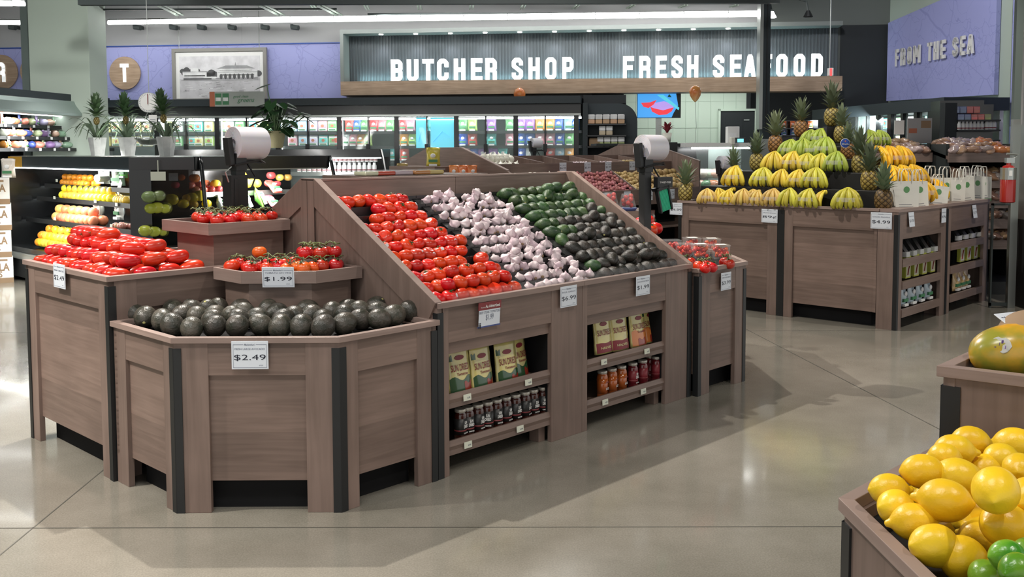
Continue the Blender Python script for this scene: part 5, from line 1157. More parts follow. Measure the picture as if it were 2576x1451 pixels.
# ================================================================== refrigerated fruit island, left
fr = thing('fruit_cooler', 'long black open cooler of citrus and apples with plants on its top', 'open cooler', W(5.2, 10.2, 0), 0)
def fbox(u0, u1, v0, v1, z0, z1, name, m, bevel=0, par=None):
    mb = MB(); mb.prism([W(u0, v0), W(u1, v0), W(u1, v1), W(u0, v1)], z0, z1); return mb.build(name, m, par or fr, bevel=bevel)
FU, FV = 4.40, 9.30
fbox(FU+.75, FU+.85, 9.9, 13.0, 0, 1.50, 'back_wall', 'case_black'); fbox(5.2, 6.6, FV+.75, FV+.85, 0, 1.50, 'back_wall', 'case_black')
fbox(FU+.02, FU+1.2, 9.62, 13.0, 1.50, 1.535, 'top_deck', 'steel'); fbox(5.0, 6.62, FV+.0, FV+1.2, 1.50, 1.53, 'top_deck', 'steel')
fbox(FU, FU+.05, 9.62, 13.0, 1.40, 1.53, 'canopy_front', 'navy'); fbox(FU-.005, FU+.06, 9.62, 13.0, 1.385, 1.40, 'canopy_lamp', 'cooler_tube')
fbox(4.95, 6.62, FV-.02, FV+.03, 1.40, 1.535, 'canopy_front', 'case_black'); fbox(4.95, 6.62, FV+.0, FV+.05, 1.385, 1.40, 'canopy_lamp', 'steel')
fbox(FU-.005, FU+.0, 12.55, 13.0, 1.39, 1.53, 'yellow_end', 'yellow_panel')
for z0_, z1_, nm_ in ((0, .62, 'corner_base'), (1.40, 1.53, 'corner_header')): mb = MB(); mb.prism([W(FU+.0, 9.62), W(5.0, FV-.02), W(5.2, FV+.9), W(FU+.9, 9.95)], z0_, z1_); mb.build(nm_, 'case_black', fr)
mb = MB(); mb.prism([W(FU+.28, 9.85), W(5.05, FV+.32), W(5.2, FV+.9), W(FU+.9, 9.95)], .62, 1.40); mb.build('corner_back', 'case_black', fr)
mb = MB(); mb.prism([W(FU+.0, 9.62), W(FU+.16, 9.47), W(FU+.30, 9.75), W(FU+.2, 9.85)], .62, 1.40); mb.build('corner_post', 'case_black', fr)
for z0_ in (.945, .71): mb = MB(); mb.prism([W(FU+.12, 9.62), W(5.02, FV+.06), W(5.05, FV+.35), W(FU+.3, 9.9)], z0_-.02, z0_); mb.build('corner_shelf', 'case_black', fr)
mb = MB(); a_, b_2 = W(FU+.16, 9.45), W(5.0, FV-.02); n_ = (b_2-a_).normalized(); n_ = Vector((n_.y, -n_.x, 0))*.006; mb.prism([a_, b_2, b_2-n_, a_-n_], .62, 1.40); mb.build('corner_glass', 'dark_glass', fr)
fbox(FU+.0, FU+.9, 12.98, 13.03, 0, 1.5, 'end_mirror', 'case_black'); fbox(6.60, 6.64, FV+.05, FV+.9, .2, 1.5, 'end_glass', 'glass')
fbox(FU-.06, FU+.75, 9.9, 13.0, .05, .42, 'base_tub', 'case_black'); fbox(5.0, 6.6, FV-.06, FV+.75, .05, .42, 'base_tub', 'case_black')
fbox(FU-.10, FU-.06, 9.8, 13.05, .28, .36, 'bumper', 'steel', .01)
S1 = [(FU+.40, 1.165, 11.4), (FU+.30, 1.005, 11.6), (FU+.16, .745, 11.8), (FU+.02, .44, 12.4)]
for k, (u, z, vl) in enumerate(S1[:3]):
    fbox(u, FU+.75, 9.75, 12.9, z-.02, z, 'shelf', 'case_black'); fbox(u-.012, u, 9.75, 12.9, z-.035, z+.018, 'price_rail', 'black')
    fbox(u+.1, u+.13, 9.8, 12.9, z-.028, z-.021, 'shelf_lamp', 'cooler_tube')
S2 = [(FV+.30, 1.13), (FV+.14, .86)]
for k, (v, z) in enumerate(S2):
    fbox(5.05, 6.58, v, FV+.75, z-.02, z, 'shelf', 'case_black'); fbox(5.05, 6.58, v-.012, v, z-.035, z+.018, 'price_rail', 'steel')
mb = MB(); mb.tube([W(5.0, FV-.02, 1.53), W(5.0, FV-.05, 1.45), W(5.0, FV-.12, 1.0), W(5.0, FV-.10, .7)], .022, 6); mb.tube([W(6.63, FV-.02, 1.53), W(6.63, FV-.05, 1.45), W(6.63, FV-.16, 1.1), W(6.63, FV-.14, .7)], .022, 6); mb.build('curved_side_rail', 'case_black', fr, smooth=True)
area('cooler_lamp', W(FU+.12, 11.3, 1.38), W(FU+.5, 11.3, .6), 75, .1, 3.0, (1, 1, .95)); area('cooler_lamp', W(5.8, FV+.10, 1.38), W(5.8, FV+.5, .7), 40, .1, 1.4, (1, .98, .95))
bpy.data.objects['cooler_lamp'].rotation_euler.rotate_axis('Z', 0)
FRT = freeze(tag(dimpled(.05, .95, 0, 16, 9, .06).build('fruit', 'fruit', smooth=True), 'x', 'fruit'))
APL = freeze(tag(dimpled(.05, .88, .02, 16, 9, .22).build('apple', 'apple', smooth=True), 'x', 'apple'))
ORA, GRA, YEL, PIN, RED, LMG = (.90, .30, .02), (.85, .55, .06), (.85, .68, .03), (.80, .25, .12), (.50, .06, .06), (.45, .50, .06)
def heap(pf, name, lab, grp, u0, u1, v0, v1, z, r, col, n, layers, axis, seed=1):
    rr = random.Random(seed); c = 0
    for ly in range(layers):
        m = int(n*(1 - .25*ly))
        for j in range(m):
            t = (j+.5*(ly % 2 + 1))/(m + .5)
            for q in range(2 if ly == 0 else 1):
                if axis == 'v': u = u0 + r + q*r*1.8 + ly*r*.9; v = v0 + (v1-v0)*t
                else: v = v0 + r + q*r*1.8 + ly*r*.9; u = u0 + (u1-u0)*t
                cl = col[rr.randrange(len(col))]
                o = place(pf, W(u, v, z + r*.9 + ly*r*1.45), (rr.random()*.5, rr.random()*.5, rr.random()*6), r/.05, f'{lab}, {nth(min(c, 58))} in the heap', grp, cl); o.name = name; c += 1
def vr(px0, px1, u): return [(lambda p: -p.x*GS + p.y*GC)(at_u(px, 480, u + .06)) for px in (px1, px0)]
u, z = S1[0][:2]; v0_, v1_ = vr(155, 236, u); heap(FRT, 'orange', 'orange on the top shelf of the left cooler side', 'oranges on the top cooler shelf', u, 0, v0_, v1_, z, .045, [ORA, (.92, .38, .04)], 9, 2, 'v', 1)
u, z = S1[1][:2]; v0_, v1_ = vr(150, 285, u); heap(FRT, 'grapefruit', 'yellow grapefruit on the second shelf of the left cooler side', 'yellow grapefruit on the second shelf', u, 0, v0_, v1_, z, .055, [YEL, YEL, GRA], 12, 2, 'v', 2)
v0_, v1_ = vr(290, 322, u); heap(FRT, 'pomelo', 'pale citrus fruit at the right of the second shelf', 'pale fruit on the second shelf', u, 0, v0_, v1_, z, .048, [GRA, (.75, .6, .2)], 5, 1, 'v', 3)
u, z = S1[2][:2]; v0_, v1_ = vr(130, 238, u); heap(FRT, 'grapefruit', 'pink grapefruit on the third shelf of the left cooler side', 'pink grapefruit on the third shelf', u, 0, v0_, v1_, z, .062, [PIN, (.85, .42, .12), (.80, .22, .10)], 9, 2, 'v', 4)
v0_, v1_ = vr(285, 322, u); heap(APL, 'peach', 'pinkish fruit at the right of the third shelf', 'pinkish fruit on the third shelf', u, 0, v0_, v1_, z, .04, [(.65, .25, .2), (.8, .5, .3)], 5, 1, 'v', 5)
u, z = S1[3][:2]; v0_, v1_ = vr(88, 190, u); heap(FRT, 'grapefruit', 'yellow and orange citrus at the bottom of the left cooler side', 'citrus in the bottom tub', u, 0, v0_, v1_, z, .055, [YEL, YEL, ORA, GRA], 12, 3, 'v', 6)
v, z = S2[0]
heap(APL, 'apple', 'red apple on the upper shelf of the right cooler side', 'apples on the upper shelf', 5.10, 5.50, v, 0, z, .048, [RED, (.7, .2, .12)], 4, 1, 'u', 7)
heap(APL, 'apple', 'pink apple on the upper shelf left of the roll stand', 'pink apples on the upper shelf', 5.05, 5.58, v, 0, z+.0, .052, [(.72, .16, .10), PIN], 5, 2, 'u', 8) if False else None
for k, (px, py, r, c, f, nm) in enumerate(((441, 465, 11, RED, 'a', 'dark red apple'), (458, 446, 15, (.85, .20, .04), 'a', 'large orange red apple'), (489, 448, 14, (.85, .22, .05), 'a', 'second large orange red apple'), (478, 468, 14, (.70, .18, .12), 'a', 'pink apple'), (502, 466, 14, (.70, .12, .10), 'a', 'red apple'), (516, 461, 12, (.80, .30, .12), 'a', 'peachy apple'), (542, 464, 14, GRA, 'f', 'pale yellow grapefruit'), (608, 444, 14, ORA, 'f', 'big orange'), (622, 461, 13, GRA, 'f', 'yellow citrus'), (646, 461, 12, GRA, 'f', 'round yellow citrus'), (634, 458, 10, GRA, 'f', 'small yellow citrus behind'), (682, 441, 12, RED, 'a', 'dark red apple on top'), (704, 446, 11, (.75, .62, .12), 'a', 'yellow apple'), (724, 446, 11, (.80, .42, .12), 'a', 'orange apple'), (676, 461, 12, (.65, .12, .12), 'a', 'red apple below'), (697, 462, 10, RED, 'a', 'crimson apple'))):
    p = at_v(px, py, v + .10 + (.07 if k in (5, 10) else 0)); place(FRT if f == 'f' else APL, p, (0, 0, k), r/2428.7*p.y/.05, f'{nm} on the upper right cooler shelf, {nth(k)} from the left', 'fruit on the upper right shelf', c)
v, z = S2[1]
for k, (px, py, r, c) in enumerate(((430, 502, 17, YEL), (461, 512, 14, YEL), (487, 514, 12, GRA), (483, 497, 15, YEL), (502, 492, 16, (.90, .75, .05)), (520, 513, 13, YEL), (470, 498, 11, (.85, .5, .03)), (395, 522, 17, LMG), (415, 524, 18, LMG), (380, 524, 15, LMG), (375, 495, 17, (.22, .30, .12)), (400, 492, 17, (.25, .32, .14)), (365, 580, 16, LMG), (388, 582, 15, LMG), (410, 584, 14, LMG))):
    p = at_v(px, py, v + .08) if px > 425 else at_v(px, py, FV + .16); place(FRT, p, (0, 0, k), (r/2428.7*p.y/.05*1.12, r/2428.7*p.y/.05, r/2428.7*p.y/.05*.95), f'{"yellow melon" if px > 425 else "green melon behind the dark glass"}, {nth(k)} counted along the cooler', 'melons in the cooler', c)
# soft packages prototypes: salad bag, clamshell, bottle
def softbag(w, h, d_):
    mb = MB(); N, Mz = 7, 8; vs = []
    for s in (-1, 1):
        for i in range(Mz):
            t = i/(Mz-1)
            for j in range(N):
                x = (j/(N-1)-.5)*w*(1 - .10*math.sin(math.pi*t)); q = (1-abs(2*j/(N-1)-1)**2.5)*(math.sin(math.pi*min(1, t*1.15+.08)) if t < .85 else .12)
                vs.append((x, s*d_*max(q, .02) + rnd.uniform(-.006, .006)*(j not in (0, N-1)), t*h + (rnd.uniform(-.008, .008) if i == Mz-1 else 0)))
    fs = []; K = N*Mz
    for i in range(Mz-1):
        for j in range(N-1): a = i*N+j; fs += [(a, a+1, a+N+1, a+N), (K+a+1, K+a, K+a+N, K+a+N+1)]
        fs += [(i*N, i*N+N, K+i*N+N, K+i*N), (i*N+N-1, K+i*N+N-1, K+(i+1)*N+N-1, (i+1)*N+N-1)]
    fs += [tuple(range((Mz-1)*N, Mz*N)) + tuple(K+x for x in range(Mz*N-1, (Mz-1)*N-1, -1)), tuple(range(N-1, -1, -1)) + tuple(K+x for x in range(N))]
    return mb.add(vs, fs)
def pack_proto(kind):
    if kind == 'bag':
        o = softbag(.165, .21, .04).build('salad_bag', 'pack_soft', smooth=True); mb = MB(); mb.ball((0, -.034, .12), .030, .012, .026, n=12, m=6); mb.build('printed_badge', 'photo_light', o, rel=False, smooth=True); mb = MB(); mb.box(-.05, .05, -.041, -.02, .045, .075); a = mb.build('printed_leaves', 'sign_green', o, rel=False)
        mb = MB(); mb.box(-.045, .045, -.046, -.02, .003, .025); mb.build('clear_window', 'white', o, rel=False)
    elif kind == 'box':
        o = MB(); o.box(-.085, .085, -.04, .04, 0, .19); o = o.build('salad_box', 'pack', bevel=.02); o['tint'] = 1
        mb = MB(); mb.box(-.072, .072, -.044, -.039, .015, .175); mb.build('clear_face', 'photo_light', o, rel=False, bevel=.015); mb = MB(); mb.box(-.065, .065, -.047, -.043, .06, .14); a = mb.build('label', 'pack', o, rel=False); a['tint'] = 1
        mb = MB(); mb.yprism([(.03*math.cos(a_*.5236), .10+.025*math.sin(a_*.5236)) for a_ in range(12)], -.049, -.046); mb.build('round_logo', 'sign_orange', o, rel=False)
        mb = MB(); mb.box(-.055, .055, -.048, -.046, .025, .045); mb.build('printed_leaves', 'sign_green', o, rel=False)
    elif kind == 'bottle':
        mb = MB(); mb.lathe([(.03, 0), (.032, .01), (.032, .09), (.022, .11), (.02, .115)], 10); o = mb.build('small_bottle', 'white', smooth=True); mb = MB(); mb.lathe([(.022, .115), (.022, .135), (.018, .137)], 10); mb.build('cap', 'photo_light', o, rel=False); mb = MB(); mb.lathe([(.0325, .02), (.0325, .035)], 10); mb.build('label_band', 'onion_purple' if 0 else 'maroon', o, rel=False)
    elif kind == 'lump':
        o = MB(); o.ball((0, 0, .055), .09, .06, .055, n=14, m=8)
        for v_ in o.v: v_ *= 1 + .20*noise.noise(v_*30 + Vector((3, 3, 3))) + .08*noise.noise(v_*80)
        o = o.build('produce_bag', 'pack_soft', smooth=True)
    return freeze(tag(o, 'x', {'bag': 'salad bag', 'box': 'salad box', 'bottle': 'bottle', 'lump': 'bagged produce'}[kind]))
PBAG, PBOX, PBOT, PLUMP = (pack_proto(k) for k in ('bag', 'box', 'bottle', 'lump'))
for k, (px, py, s, c) in enumerate(((262, 440, 1.0, (.7, .75, .72)), (298, 445, 1.0, (.45, .65, .45)), (312, 425, .7, (.12, .45, .08)), (250, 530, 1.15, (.7, .7, .6)), (302, 530, 1.0, (.7, .7, .65)), (205, 585, 1.0, (.6, .65, .5)), (222, 580, .9, (.6, .6, .4)), (255, 590, 1.0, (.65, .6, .4)))):
    p = at_u(px, py+22, 4.9 - .1*(py > 500)); place(PBAG, p, FL_ + R(rnd.uniform(-25, 25)), s*1.25, f'crumpled clear produce bag on the left cooler side, {nth(k)} from the top', 'produce bags in the cooler', c)
for k, (px, py, s, c, a) in enumerate(((560, 512, 1.3, (.62, .72, .68), 1.2), (620, 500, 1.25, (.55, .72, .6), 1.0), (655, 492, 1.3, (.22, .60, .10), 1.1), (695, 505, .9, (.5, .1, .12), .8), (700, 470, .9, (.5, .08, .06), .6))):
    p = at_v(px, py+14, FV+.12); place(PBAG, p, (R(-50), R(60*(a > .9)), F0 + R(10)), s, f'plastic bag of greens lying in the right cooler side, {nth(k)} from the left', 'bags of greens in the cooler', c)
mb = MB(); mb.yprism([(.045*math.cos(a*.5236), .045*math.sin(a*.5236)) for a in range(12)], -.09, .09)
o = mb.build('bag_roll', 'white'); o.location = at_u(258, 448, 4.85); o.rotation_euler = (0, 0, FL_ + R(25)); tag(o, 'small white bag roll hanging in the left cooler side', 'bag roll')
mb = MB(); mb.box(-.035, .035, -.002, .002, -.14, .04); o = mb.build('hanging_ticket', 'paper_bag'); o.location = at_u(303, 462, 4.8); o.rotation_euler = (0, R(38), FL_); tag(o, 'tilted white paper ticket hanging in the left cooler side', 'ticket')
for k, (px, py) in enumerate(((143, 454), (137, 497), (240, 506), (293, 514), (138, 550), (280, 568))):
    o = MB(); o.box(-.03, .03, -.003, 0, -.018, .018); o = o.build('shelf_ticket', 'tag_paper'); o.location = at_u(px, py, FU + (.37 if py < 460 else .27 if py < 520 else .13)); o.rotation_euler = (0, 0, FL_); tag(o, f'small white shelf ticket in the left cooler side, {nth(k)} from the top left', 'shelf ticket', 'tickets on the cooler shelves')
o = MB(); o.box(-.05, .05, -.003, 0, -.04, .04); o = o.build('shelf_sign', 'card'); o.location = at_v(436, 445, FV+.2); o.rotation_euler = (0, 0, F0); tag(o, 'small white sign standing by the orange red apples', 'sign')
o = MB(); o.box(-.075, .075, -.003, 0, -.045, .045); o.box(-.004, .004, -.003, 0, .045, .16); o = o.build('shelf_sign', 'tag_paper'); o.location = at_u(398, 443, 4.55); o.rotation_euler = (0, 0, FC); tag(o, 'pale sign seen through the dark glass corner of the cooler', 'sign')
# ---- plants
def bromeliad(px, py, Y, s, seed, label):
    rr = random.Random(seed); p = at_y(px, py, Y); p.z = 1.536; s = s*(p.y/10)
    o = thing('potted_pineapple_plant', label, 'potted plant', p, 0, 'young pineapple plants in white pots')
    mb = MB(); mb.lathe([(.068*s, 0), (.098*s, .185*s), (.09*s, .187*s), (.085*s, .165*s), (.01*s, .16*s)], 8); mb.build('pot', 'white_pot', o, rel=False)
    mb = MB()
    for k in range(20):
        a = k*2.4+rr.random(); L_ = rr.uniform(.22, .42)*s; up = rr.uniform(.05, .28)*s; mid = Vector((math.cos(a)*L_*.45, math.sin(a)*L_*.45, (.30 + rr.random()*.12)*s))
        tip = Vector((math.cos(a)*L_, math.sin(a)*L_, (.10 + rr.random()*.30)*s)); b0 = Vector((math.cos(a)*.01, math.sin(a)*.01, .16*s)); pts = []
        for i in range(8): t = i/7; pts.append(b0*(1-t)**2 + mid*1.25*2*t*(1-t) + tip*t*t)
        sd = Vector((-math.sin(a), math.cos(a), 0)); vs = []
        for i, q in enumerate(pts): w_q = .014*s*(1 - (i/7)**2.2*.9); vs += [q - sd*w_q, q + Vector((0, 0, -.003)), q + sd*w_q]
        mb.add(vs, [f for i in range(7) for f in ((3*i, 3*i+1, 3*i+4, 3*i+3), (3*i+1, 3*i+2, 3*i+5, 3*i+4))])
    mb.build('leaves', 'leaf_grey', o, smooth=True, rel=False)
    mb = MB(); mb.tube([(0, 0, .16*s), (0, 0, .34*s)], .012*s, 6); mb.build('stem', 'leaf_grey', o, rel=False)
    lean = rr.uniform(-.05, .02)*s; mb = MB(); mb.ball((lean*.4, 0, .36*s), .032*s, .032*s, .045*s, n=10, m=8)
    for v_ in mb.v: v_ += Vector((1, 1, 1))*.004*noise.noise(v_*90)
    mb.build('small_pineapple', MAT['pine'], o, smooth=True, rel=False)
    mb = MB()
    for k in range(40):
        t = k/40; a = k*2.4; el = R(5 + 80*t); b0 = Vector((lean*(.4+.6*t) + math.cos(a)*.014*s, math.sin(a)*.014*s, (.39 + t*.17)*s)); L_ = .10*s*(1.05 - .3*t)
        mb.leafy(b0, b0 + Vector((math.cos(a)*math.cos(el), math.sin(a)*math.cos(el), math.sin(el)))*L_*1.35, .046*s, .08, n=4)
    mb.build('crown', 'leaf', o, smooth=True, rel=False)
bromeliad(246, 386, 12.1, 1.0, 3, 'white potted pineapple plant, leftmost on the fruit cooler')
bromeliad(322, 388, 11.4, 1.02, 4, 'white potted pineapple plant in front of the hanging scale')
bromeliad(419, 392, 10.5, 1.08, 8, 'white potted pineapple plant, right one beside the black glass corner')
fbox(4.45, 5.6, 9.65, 12.9, 1.5, 1.534, 'top_deck', 'steel')
p = at_y(695, 372, 12.6); o = thing('potted_philodendron', 'big dark green leafy plant in a woven basket pot', 'potted plant', p, 0)
mb = MB(); mb.lathe([(.085, 0), (.115, .14), (.125, .22), (.118, .215), (.02, .20)], 14, fn=lambda r, z, a: (r*(1+.03*math.sin(9*a)), z)); mb.build('basket_pot', 'basket', o, rel=False, smooth=True, ang=50)
mb = MB(); st = MB(); rr = random.Random(5)
for k in range(46):
    a = rr.random()*6.28; hh = rr.uniform(.22, .58) if k else .80; rd = rr.uniform(.05, .34)*(1.2 - hh*.6) if k else .05
    if k in (1, 2, 3, 4): a = rr.uniform(-.3, .3); hh = rr.uniform(.38, .5); rd = .36
    c = Vector((math.cos(a)*rd - (.06 if k == 0 else 0), math.sin(a)*rd, hh)); st.tube([(0, 0, .2), c*.5 + Vector((0, 0, .08)), c], .006, 4)
    d_ = Vector((math.cos(a), math.sin(a)*.6, rr.uniform(-.9, -.1))).normalized(); s_2 = d_.cross(Vector((0, 0, 1))).normalized(); L_ = rr.uniform(.12, .19); vs = [c]
    n_ = 9
    sh = [(0, 0), (-.25, .35), (-.05, .55), (.35, .52), (.75, .28), (1, 0), (.75, -.28), (.35, -.52), (-.05, -.55), (-.25, -.35)]
    mb.add([c + d_*x*L_ + s_2*y*L_*.95 + Vector((0, 0, .18*L_*abs(y))) for x, y in sh], [(0, i, i+1) for i in range(1, 9)])
mb.build('leaves', 'leaf_dark', o, smooth=False, rel=False); st.build('stems', 'leaf', o, rel=False)
# ---- hanging clock scale
p = at_y(375, 258, 10.9); o = thing('hanging_scale', 'round white clock face scale hanging by a thin wire above the cooler', 'scale', p, 0)
mb = MB(); mb.yprism([(.112*math.cos(a*math.pi/20), .112*math.sin(a*math.pi/20)) for a in range(40)], -.03, .03); mb.build('housing', 'steel', o, rel=False)
mb = MB(); mb.yprism([(.104*math.cos(a*math.pi/20), .104*math.sin(a*math.pi/20)) for a in range(40)], -.034, -.03); mb.build('dial', 'white', o, rel=False)
mb = MB()
for k in range(30): a = k*math.pi/15; mb.T = Matrix.Rotation(a, 4, 'Y'); mb.box(-.002, .002, -.036, -.034, .085, .098)
mb.build('dial_marks', 'card_grey', o, rel=False)
mb = MB(); mb.box(-.004, .004, -.040, -.037, -.02, .095); mb.build('red_needle', 'card_red', o, rel=False)
mb = MB(); mb.tube([(0, 0, .11), (0, 0, 3.3)], .004, 5); mb.build('hanging_wire', 'steel', o, rel=False)
mb = MB(); mb.lathe([(.16, -.42), (.17, -.40), (.10, -.47), (.02, -.48)][::-1], 16); mb.tube([(-.16, 0, -.41), (-.02, 0, -.11)], .004, 4); mb.tube([(.16, 0, -.41), (.02, 0, -.11)], .004, 4); mb.build('weighing_pan', 'steel', o, rel=False, smooth=True)
mb = MB(); mb.box(.01, .10, -.05, -.045, -.31, -.14); mb.build('instruction_sheet', 'white', o, rel=False)
mb = MB()
for i in range(5): mb.box(.025, .085, -.052, -.05, -.19 - i*.02, -.186 - i*.02)
mb.build('printed_lines', 'card_grey', o, rel=False)
# ================================================================== second dark cooler with small white bottles
o = thing('drinks_cooler', 'black open cooler with rows of small white bottles, behind the roll stand', 'open cooler', W(7.6, 10.9, 0), 0)
cu0, cu1, cv = 6.95, 8.45, 10.4
a_ = at_y(725, 376, 13.0); b_2 = at_y(958, 374, 13.0)
def dbox(x0, x1, y0, y1, z0, z1, n, m): mb = MB(); mb.box(x0, x1, y0, y1, z0, z1); return mb.build(n, m, o)
X0, X1 = at_y(690, 376, 13).x, b_2.x
dbox(X0-1.4, X1, 13.0, 14.0, 1.50, 1.61, 'canopy', 'case_black'); dbox(X0-1.4, X1, 13.02, 13.06, 1.485, 1.50, 'canopy_lamp', 'cooler_tube'); dbox(X0-1.4, X1, 13.9, 14.0, 0, 1.5, 'back_wall', 'case_black'); dbox(X0-1.4, X1, 12.95, 13.9, 0, .8, 'base_tub', 'case_black')
zS = at_y(900, 432, 13.15).z; dbox(X0-1.4, X1+.02, 13.1, 13.9, zS-.05, zS, 'shelf', 'steel')
mb = MB(); mb.tube([(X1, 13.0, 1.6), (X1+.03, 12.95, 1.5), (X1+.10, 12.8, 1.2), (X1+.12, 12.8, 1.0)], .02, 6); mb.build('curved_side_rail', 'case_black', o)
area('cooler_lamp', Vector(((X0+X1)/2, 13.08, 1.47)), Vector(((X0+X1)/2, 13.5, 1.1)), 12, .1, 1.5)
c = 0
for row, zz in ((0, zS), (1, zS+.135)):
    for k in range(17 if row == 0 else 12):
        px = (753 + k*12.6) if row == 0 else (826 + k*10.8)
        if row == 0 and px > 950: continue
        p = at_y(px, 430, 13.2); place(PBOT, Vector((p.x, 13.2, zz)), 0, .92, f'small white bottle in the {("lower", "upper")[row]} row of the drinks cooler, {nth(k)} from the left', 'small white bottles in the drinks cooler')
# ---- long low packs and peppers behind the sloping display (rear side trays)
o = thing('display_tray', 'dark rear tray table behind the ridge of the sloping display', 'display table', W(5.5, 6.6, 0), 0)
mb = MB(); mb.prism([W(4.85, 6.25), W(6.2, 6.25), W(6.2, 6.9), W(4.85, 6.9)], 0, 1.385); mb.build('table_body', 'wood_v', o)
for k, (px, w, c) in enumerate(((925, .17, (.60, .62, .45)), (958, .2, (.55, .08, .05)), (1003, .2, (.62, .50, .55)), (1050, .18, (.62, .28, .10)), (1085, .17, (.70, .55, .20)))):
    p = at_v(px, 440, 6.42); o2 = thing('vegetable_tray', f'flat clear packed tray of cut vegetables above the ridge, {nth(k)} from the left', 'packed food', Vector((p.x, p.y, 1.387)), GA, 'flat food trays behind the ridge')
    mb = MB(); mb.box(-w*.5, w*.5, -.08, .08, 0, .035); b_ = mb.build('tray_body', 'pack', o2, rel=False, bevel=.012); b_.color = (*c, 1); mb = MB(); mb.box(-w*.51, w*.51, -.085, .085, .037, .045); mb.build('clear_lid', 'film_clear', o2, rel=False)
shelfgoods(2276, 2338, 4, .43, BV+.07, .115, .20, (.42, .45, .08), (.60, .58, .45), 'green banana carton, middle shelf of the near bay', 'cartons on the near bay')
shelfgoods(2412, 2462, 4, .46, BV+.07, .115, .20, (.42, .45, .08), (.60, .58, .45), 'green banana carton, middle shelf of the far bay', 'cartons on the far bay')
shelfgoods(2272, 2334, 4, .175, BV+.07, .1, .19, (.45, .55, .62), None, 'blue white snack bag, bottom shelf of near bay', 'snack bags on the near bay', 'bag')
shelfgoods(2404, 2430, 3, .175, BV+.07, .1, .19, (.62, .42, .20), None, 'golden snack bag on the bottom shelf of the far bay', 'snack bags on the far bay', 'bag')
shelfgoods(2275, 2345, 5, .625, BV+.06, .085, .045, (.55, .56, .56), None, 'small white packet tray, top shelf of the near bay', 'white trays on the near bay', 'tray')
shelfgoods(2405, 2456, 4, .685, BV+.06, .10, .045, (.55, .56, .56), None, 'small white tray front on the top shelf of the far bay', 'white trays on the far bay', 'tray')
# ================================================================== onion and potato display
PU0, PU1, PV, PR = 7.75, 11.5, 7.42, 8.5
po = thing('potato_display', 'double sided wooden display of onions, garlic and potatoes in the middle of the hall', 'produce display', W(9.6, PV, 0), 0)
T, L = FT((PU0, PV), (PU1, PV)); PT = T
def pbx(x0, x1, y0, y1, z0, z1, name, m): mb = MB(); mb.T = PT; mb.box(x0, x1, y0, y1, z0, z1); return mb.build(name, m, po)
def pprof(x, th, prof, name, m):
    mb = MB(); mb.T = PT; n = len(prof)
    mb.add([(x, y, z) for y, z in prof] + [(x+th, y, z) for y, z in prof], [tuple(range(n))[::-1], tuple(range(n, 2*n))] + [(i, (i+1) % n, n+(i+1) % n, n+i) for i in range(n)]); return mb.build(name, m, po)
EP = [(.0, 0), (2.1, 0), (2.1, 1.36), (1.42, 1.615), (.80, 1.615), (.06, 1.36), (.0, 1.33)]
EQ = [(.0, 0), (2.1, 0), (2.1, 1.40), (1.42, 1.66), (.85, 1.675), (.0, 1.43)]
pprof(-.03, .03, EP, 'end_panel', 'wood_h'); pprof(L, .03, EQ, 'end_panel', 'wood_v')
pprof(-.035, .045, [(.06, 1.362), (.80, 1.617), (1.42, 1.617), (1.42, 1.627), (.80, 1.627), (.06, 1.372)], 'edge_band', 'wood_rim'); pprof(L-.005, .04, [(0, 1.43), (.85, 1.675), (1.42, 1.66), (1.42, 1.67), (.85, 1.685), (0, 1.44)], 'edge_band', 'wood_rim')
pbx(0, L, .0, .03, .88, 1.08, 'front_board', 'wood_h'); pbx(0, L, 1.0, 1.05, .1, 1.52, 'middle_board', 'wood_h')
zu = 1.43; pbx(0, L, .46, .49, 1.22, zu, 'upper_board', 'wood_h'); pbx(0, L, 1.02, 1.05, 1.2, 1.50, 'back_board', 'wood_h')
pprof(0, L, [(.03, .98), (.46, 1.24), (.46, 1.20), (.03, .94)], 'lower_slope', 'black_matte'); pprof(0, L, [(.49, 1.33), (1.02, 1.42), (1.02, 1.38), (.49, 1.29)], 'upper_slope', 'wood_v')
nb = 7
for k in range(1, nb):
    x = k*L/nb; pprof(x-.01, .02, [(.49, 1.3), (1.02, 1.36), (1.02, 1.52), (.49, zu+.01)], 'divider', 'wood_v')
for k in (2.07, 4.35, 5.82): pprof(k*L/nb-.008, .016, [(.03, .98), (.46, 1.22), (.46, 1.34), (.03, 1.09)], 'lower_divider', 'wood_v')
for k in range(4):
    x = k*L/3.02; pbx(max(0, x-.06), min(L, x+.06), 0.001, .04, 0, .88, 'post', 'wood_v')
pbx(0, L, .40, .44, .08, .9, 'bay_back', 'black_matte')
for z in (.58, .26): pbx(0, L, .02, .4, z-.03, z, 'shelf', 'wood_h')
POT = MB().ball((0, 0, 0), .034, .027, .023, n=10, m=7)
for v_ in POT.v: v_ *= 1 + .10*noise.noise(v_*50)
POT = freeze(tag(POT.build('potato', 'potato_red', smooth=True), 'x', 'potato'))
POY = MB().ball((0, 0, 0), .036, .030, .026, n=10, m=7)
for v_ in POY.v: v_ *= 1 + .10*noise.noise(v_*50 + Vector((3, 0, 0)))
POY = freeze(tag(POY.build('potato', 'potato_yellow', smooth=True), 'x', 'potato'))
mb = MB(); mb.lathe([(.004, -.045), (.03, -.035), (.045, -.012), (.045, .012), (.030, .034), (.010, .046), (.004, .062), (.002, .066)], 14); ONI = freeze(tag(mb.build('white_onion', 'onion_white', smooth=True), 'x', 'onion'))
rr = random.Random(11)
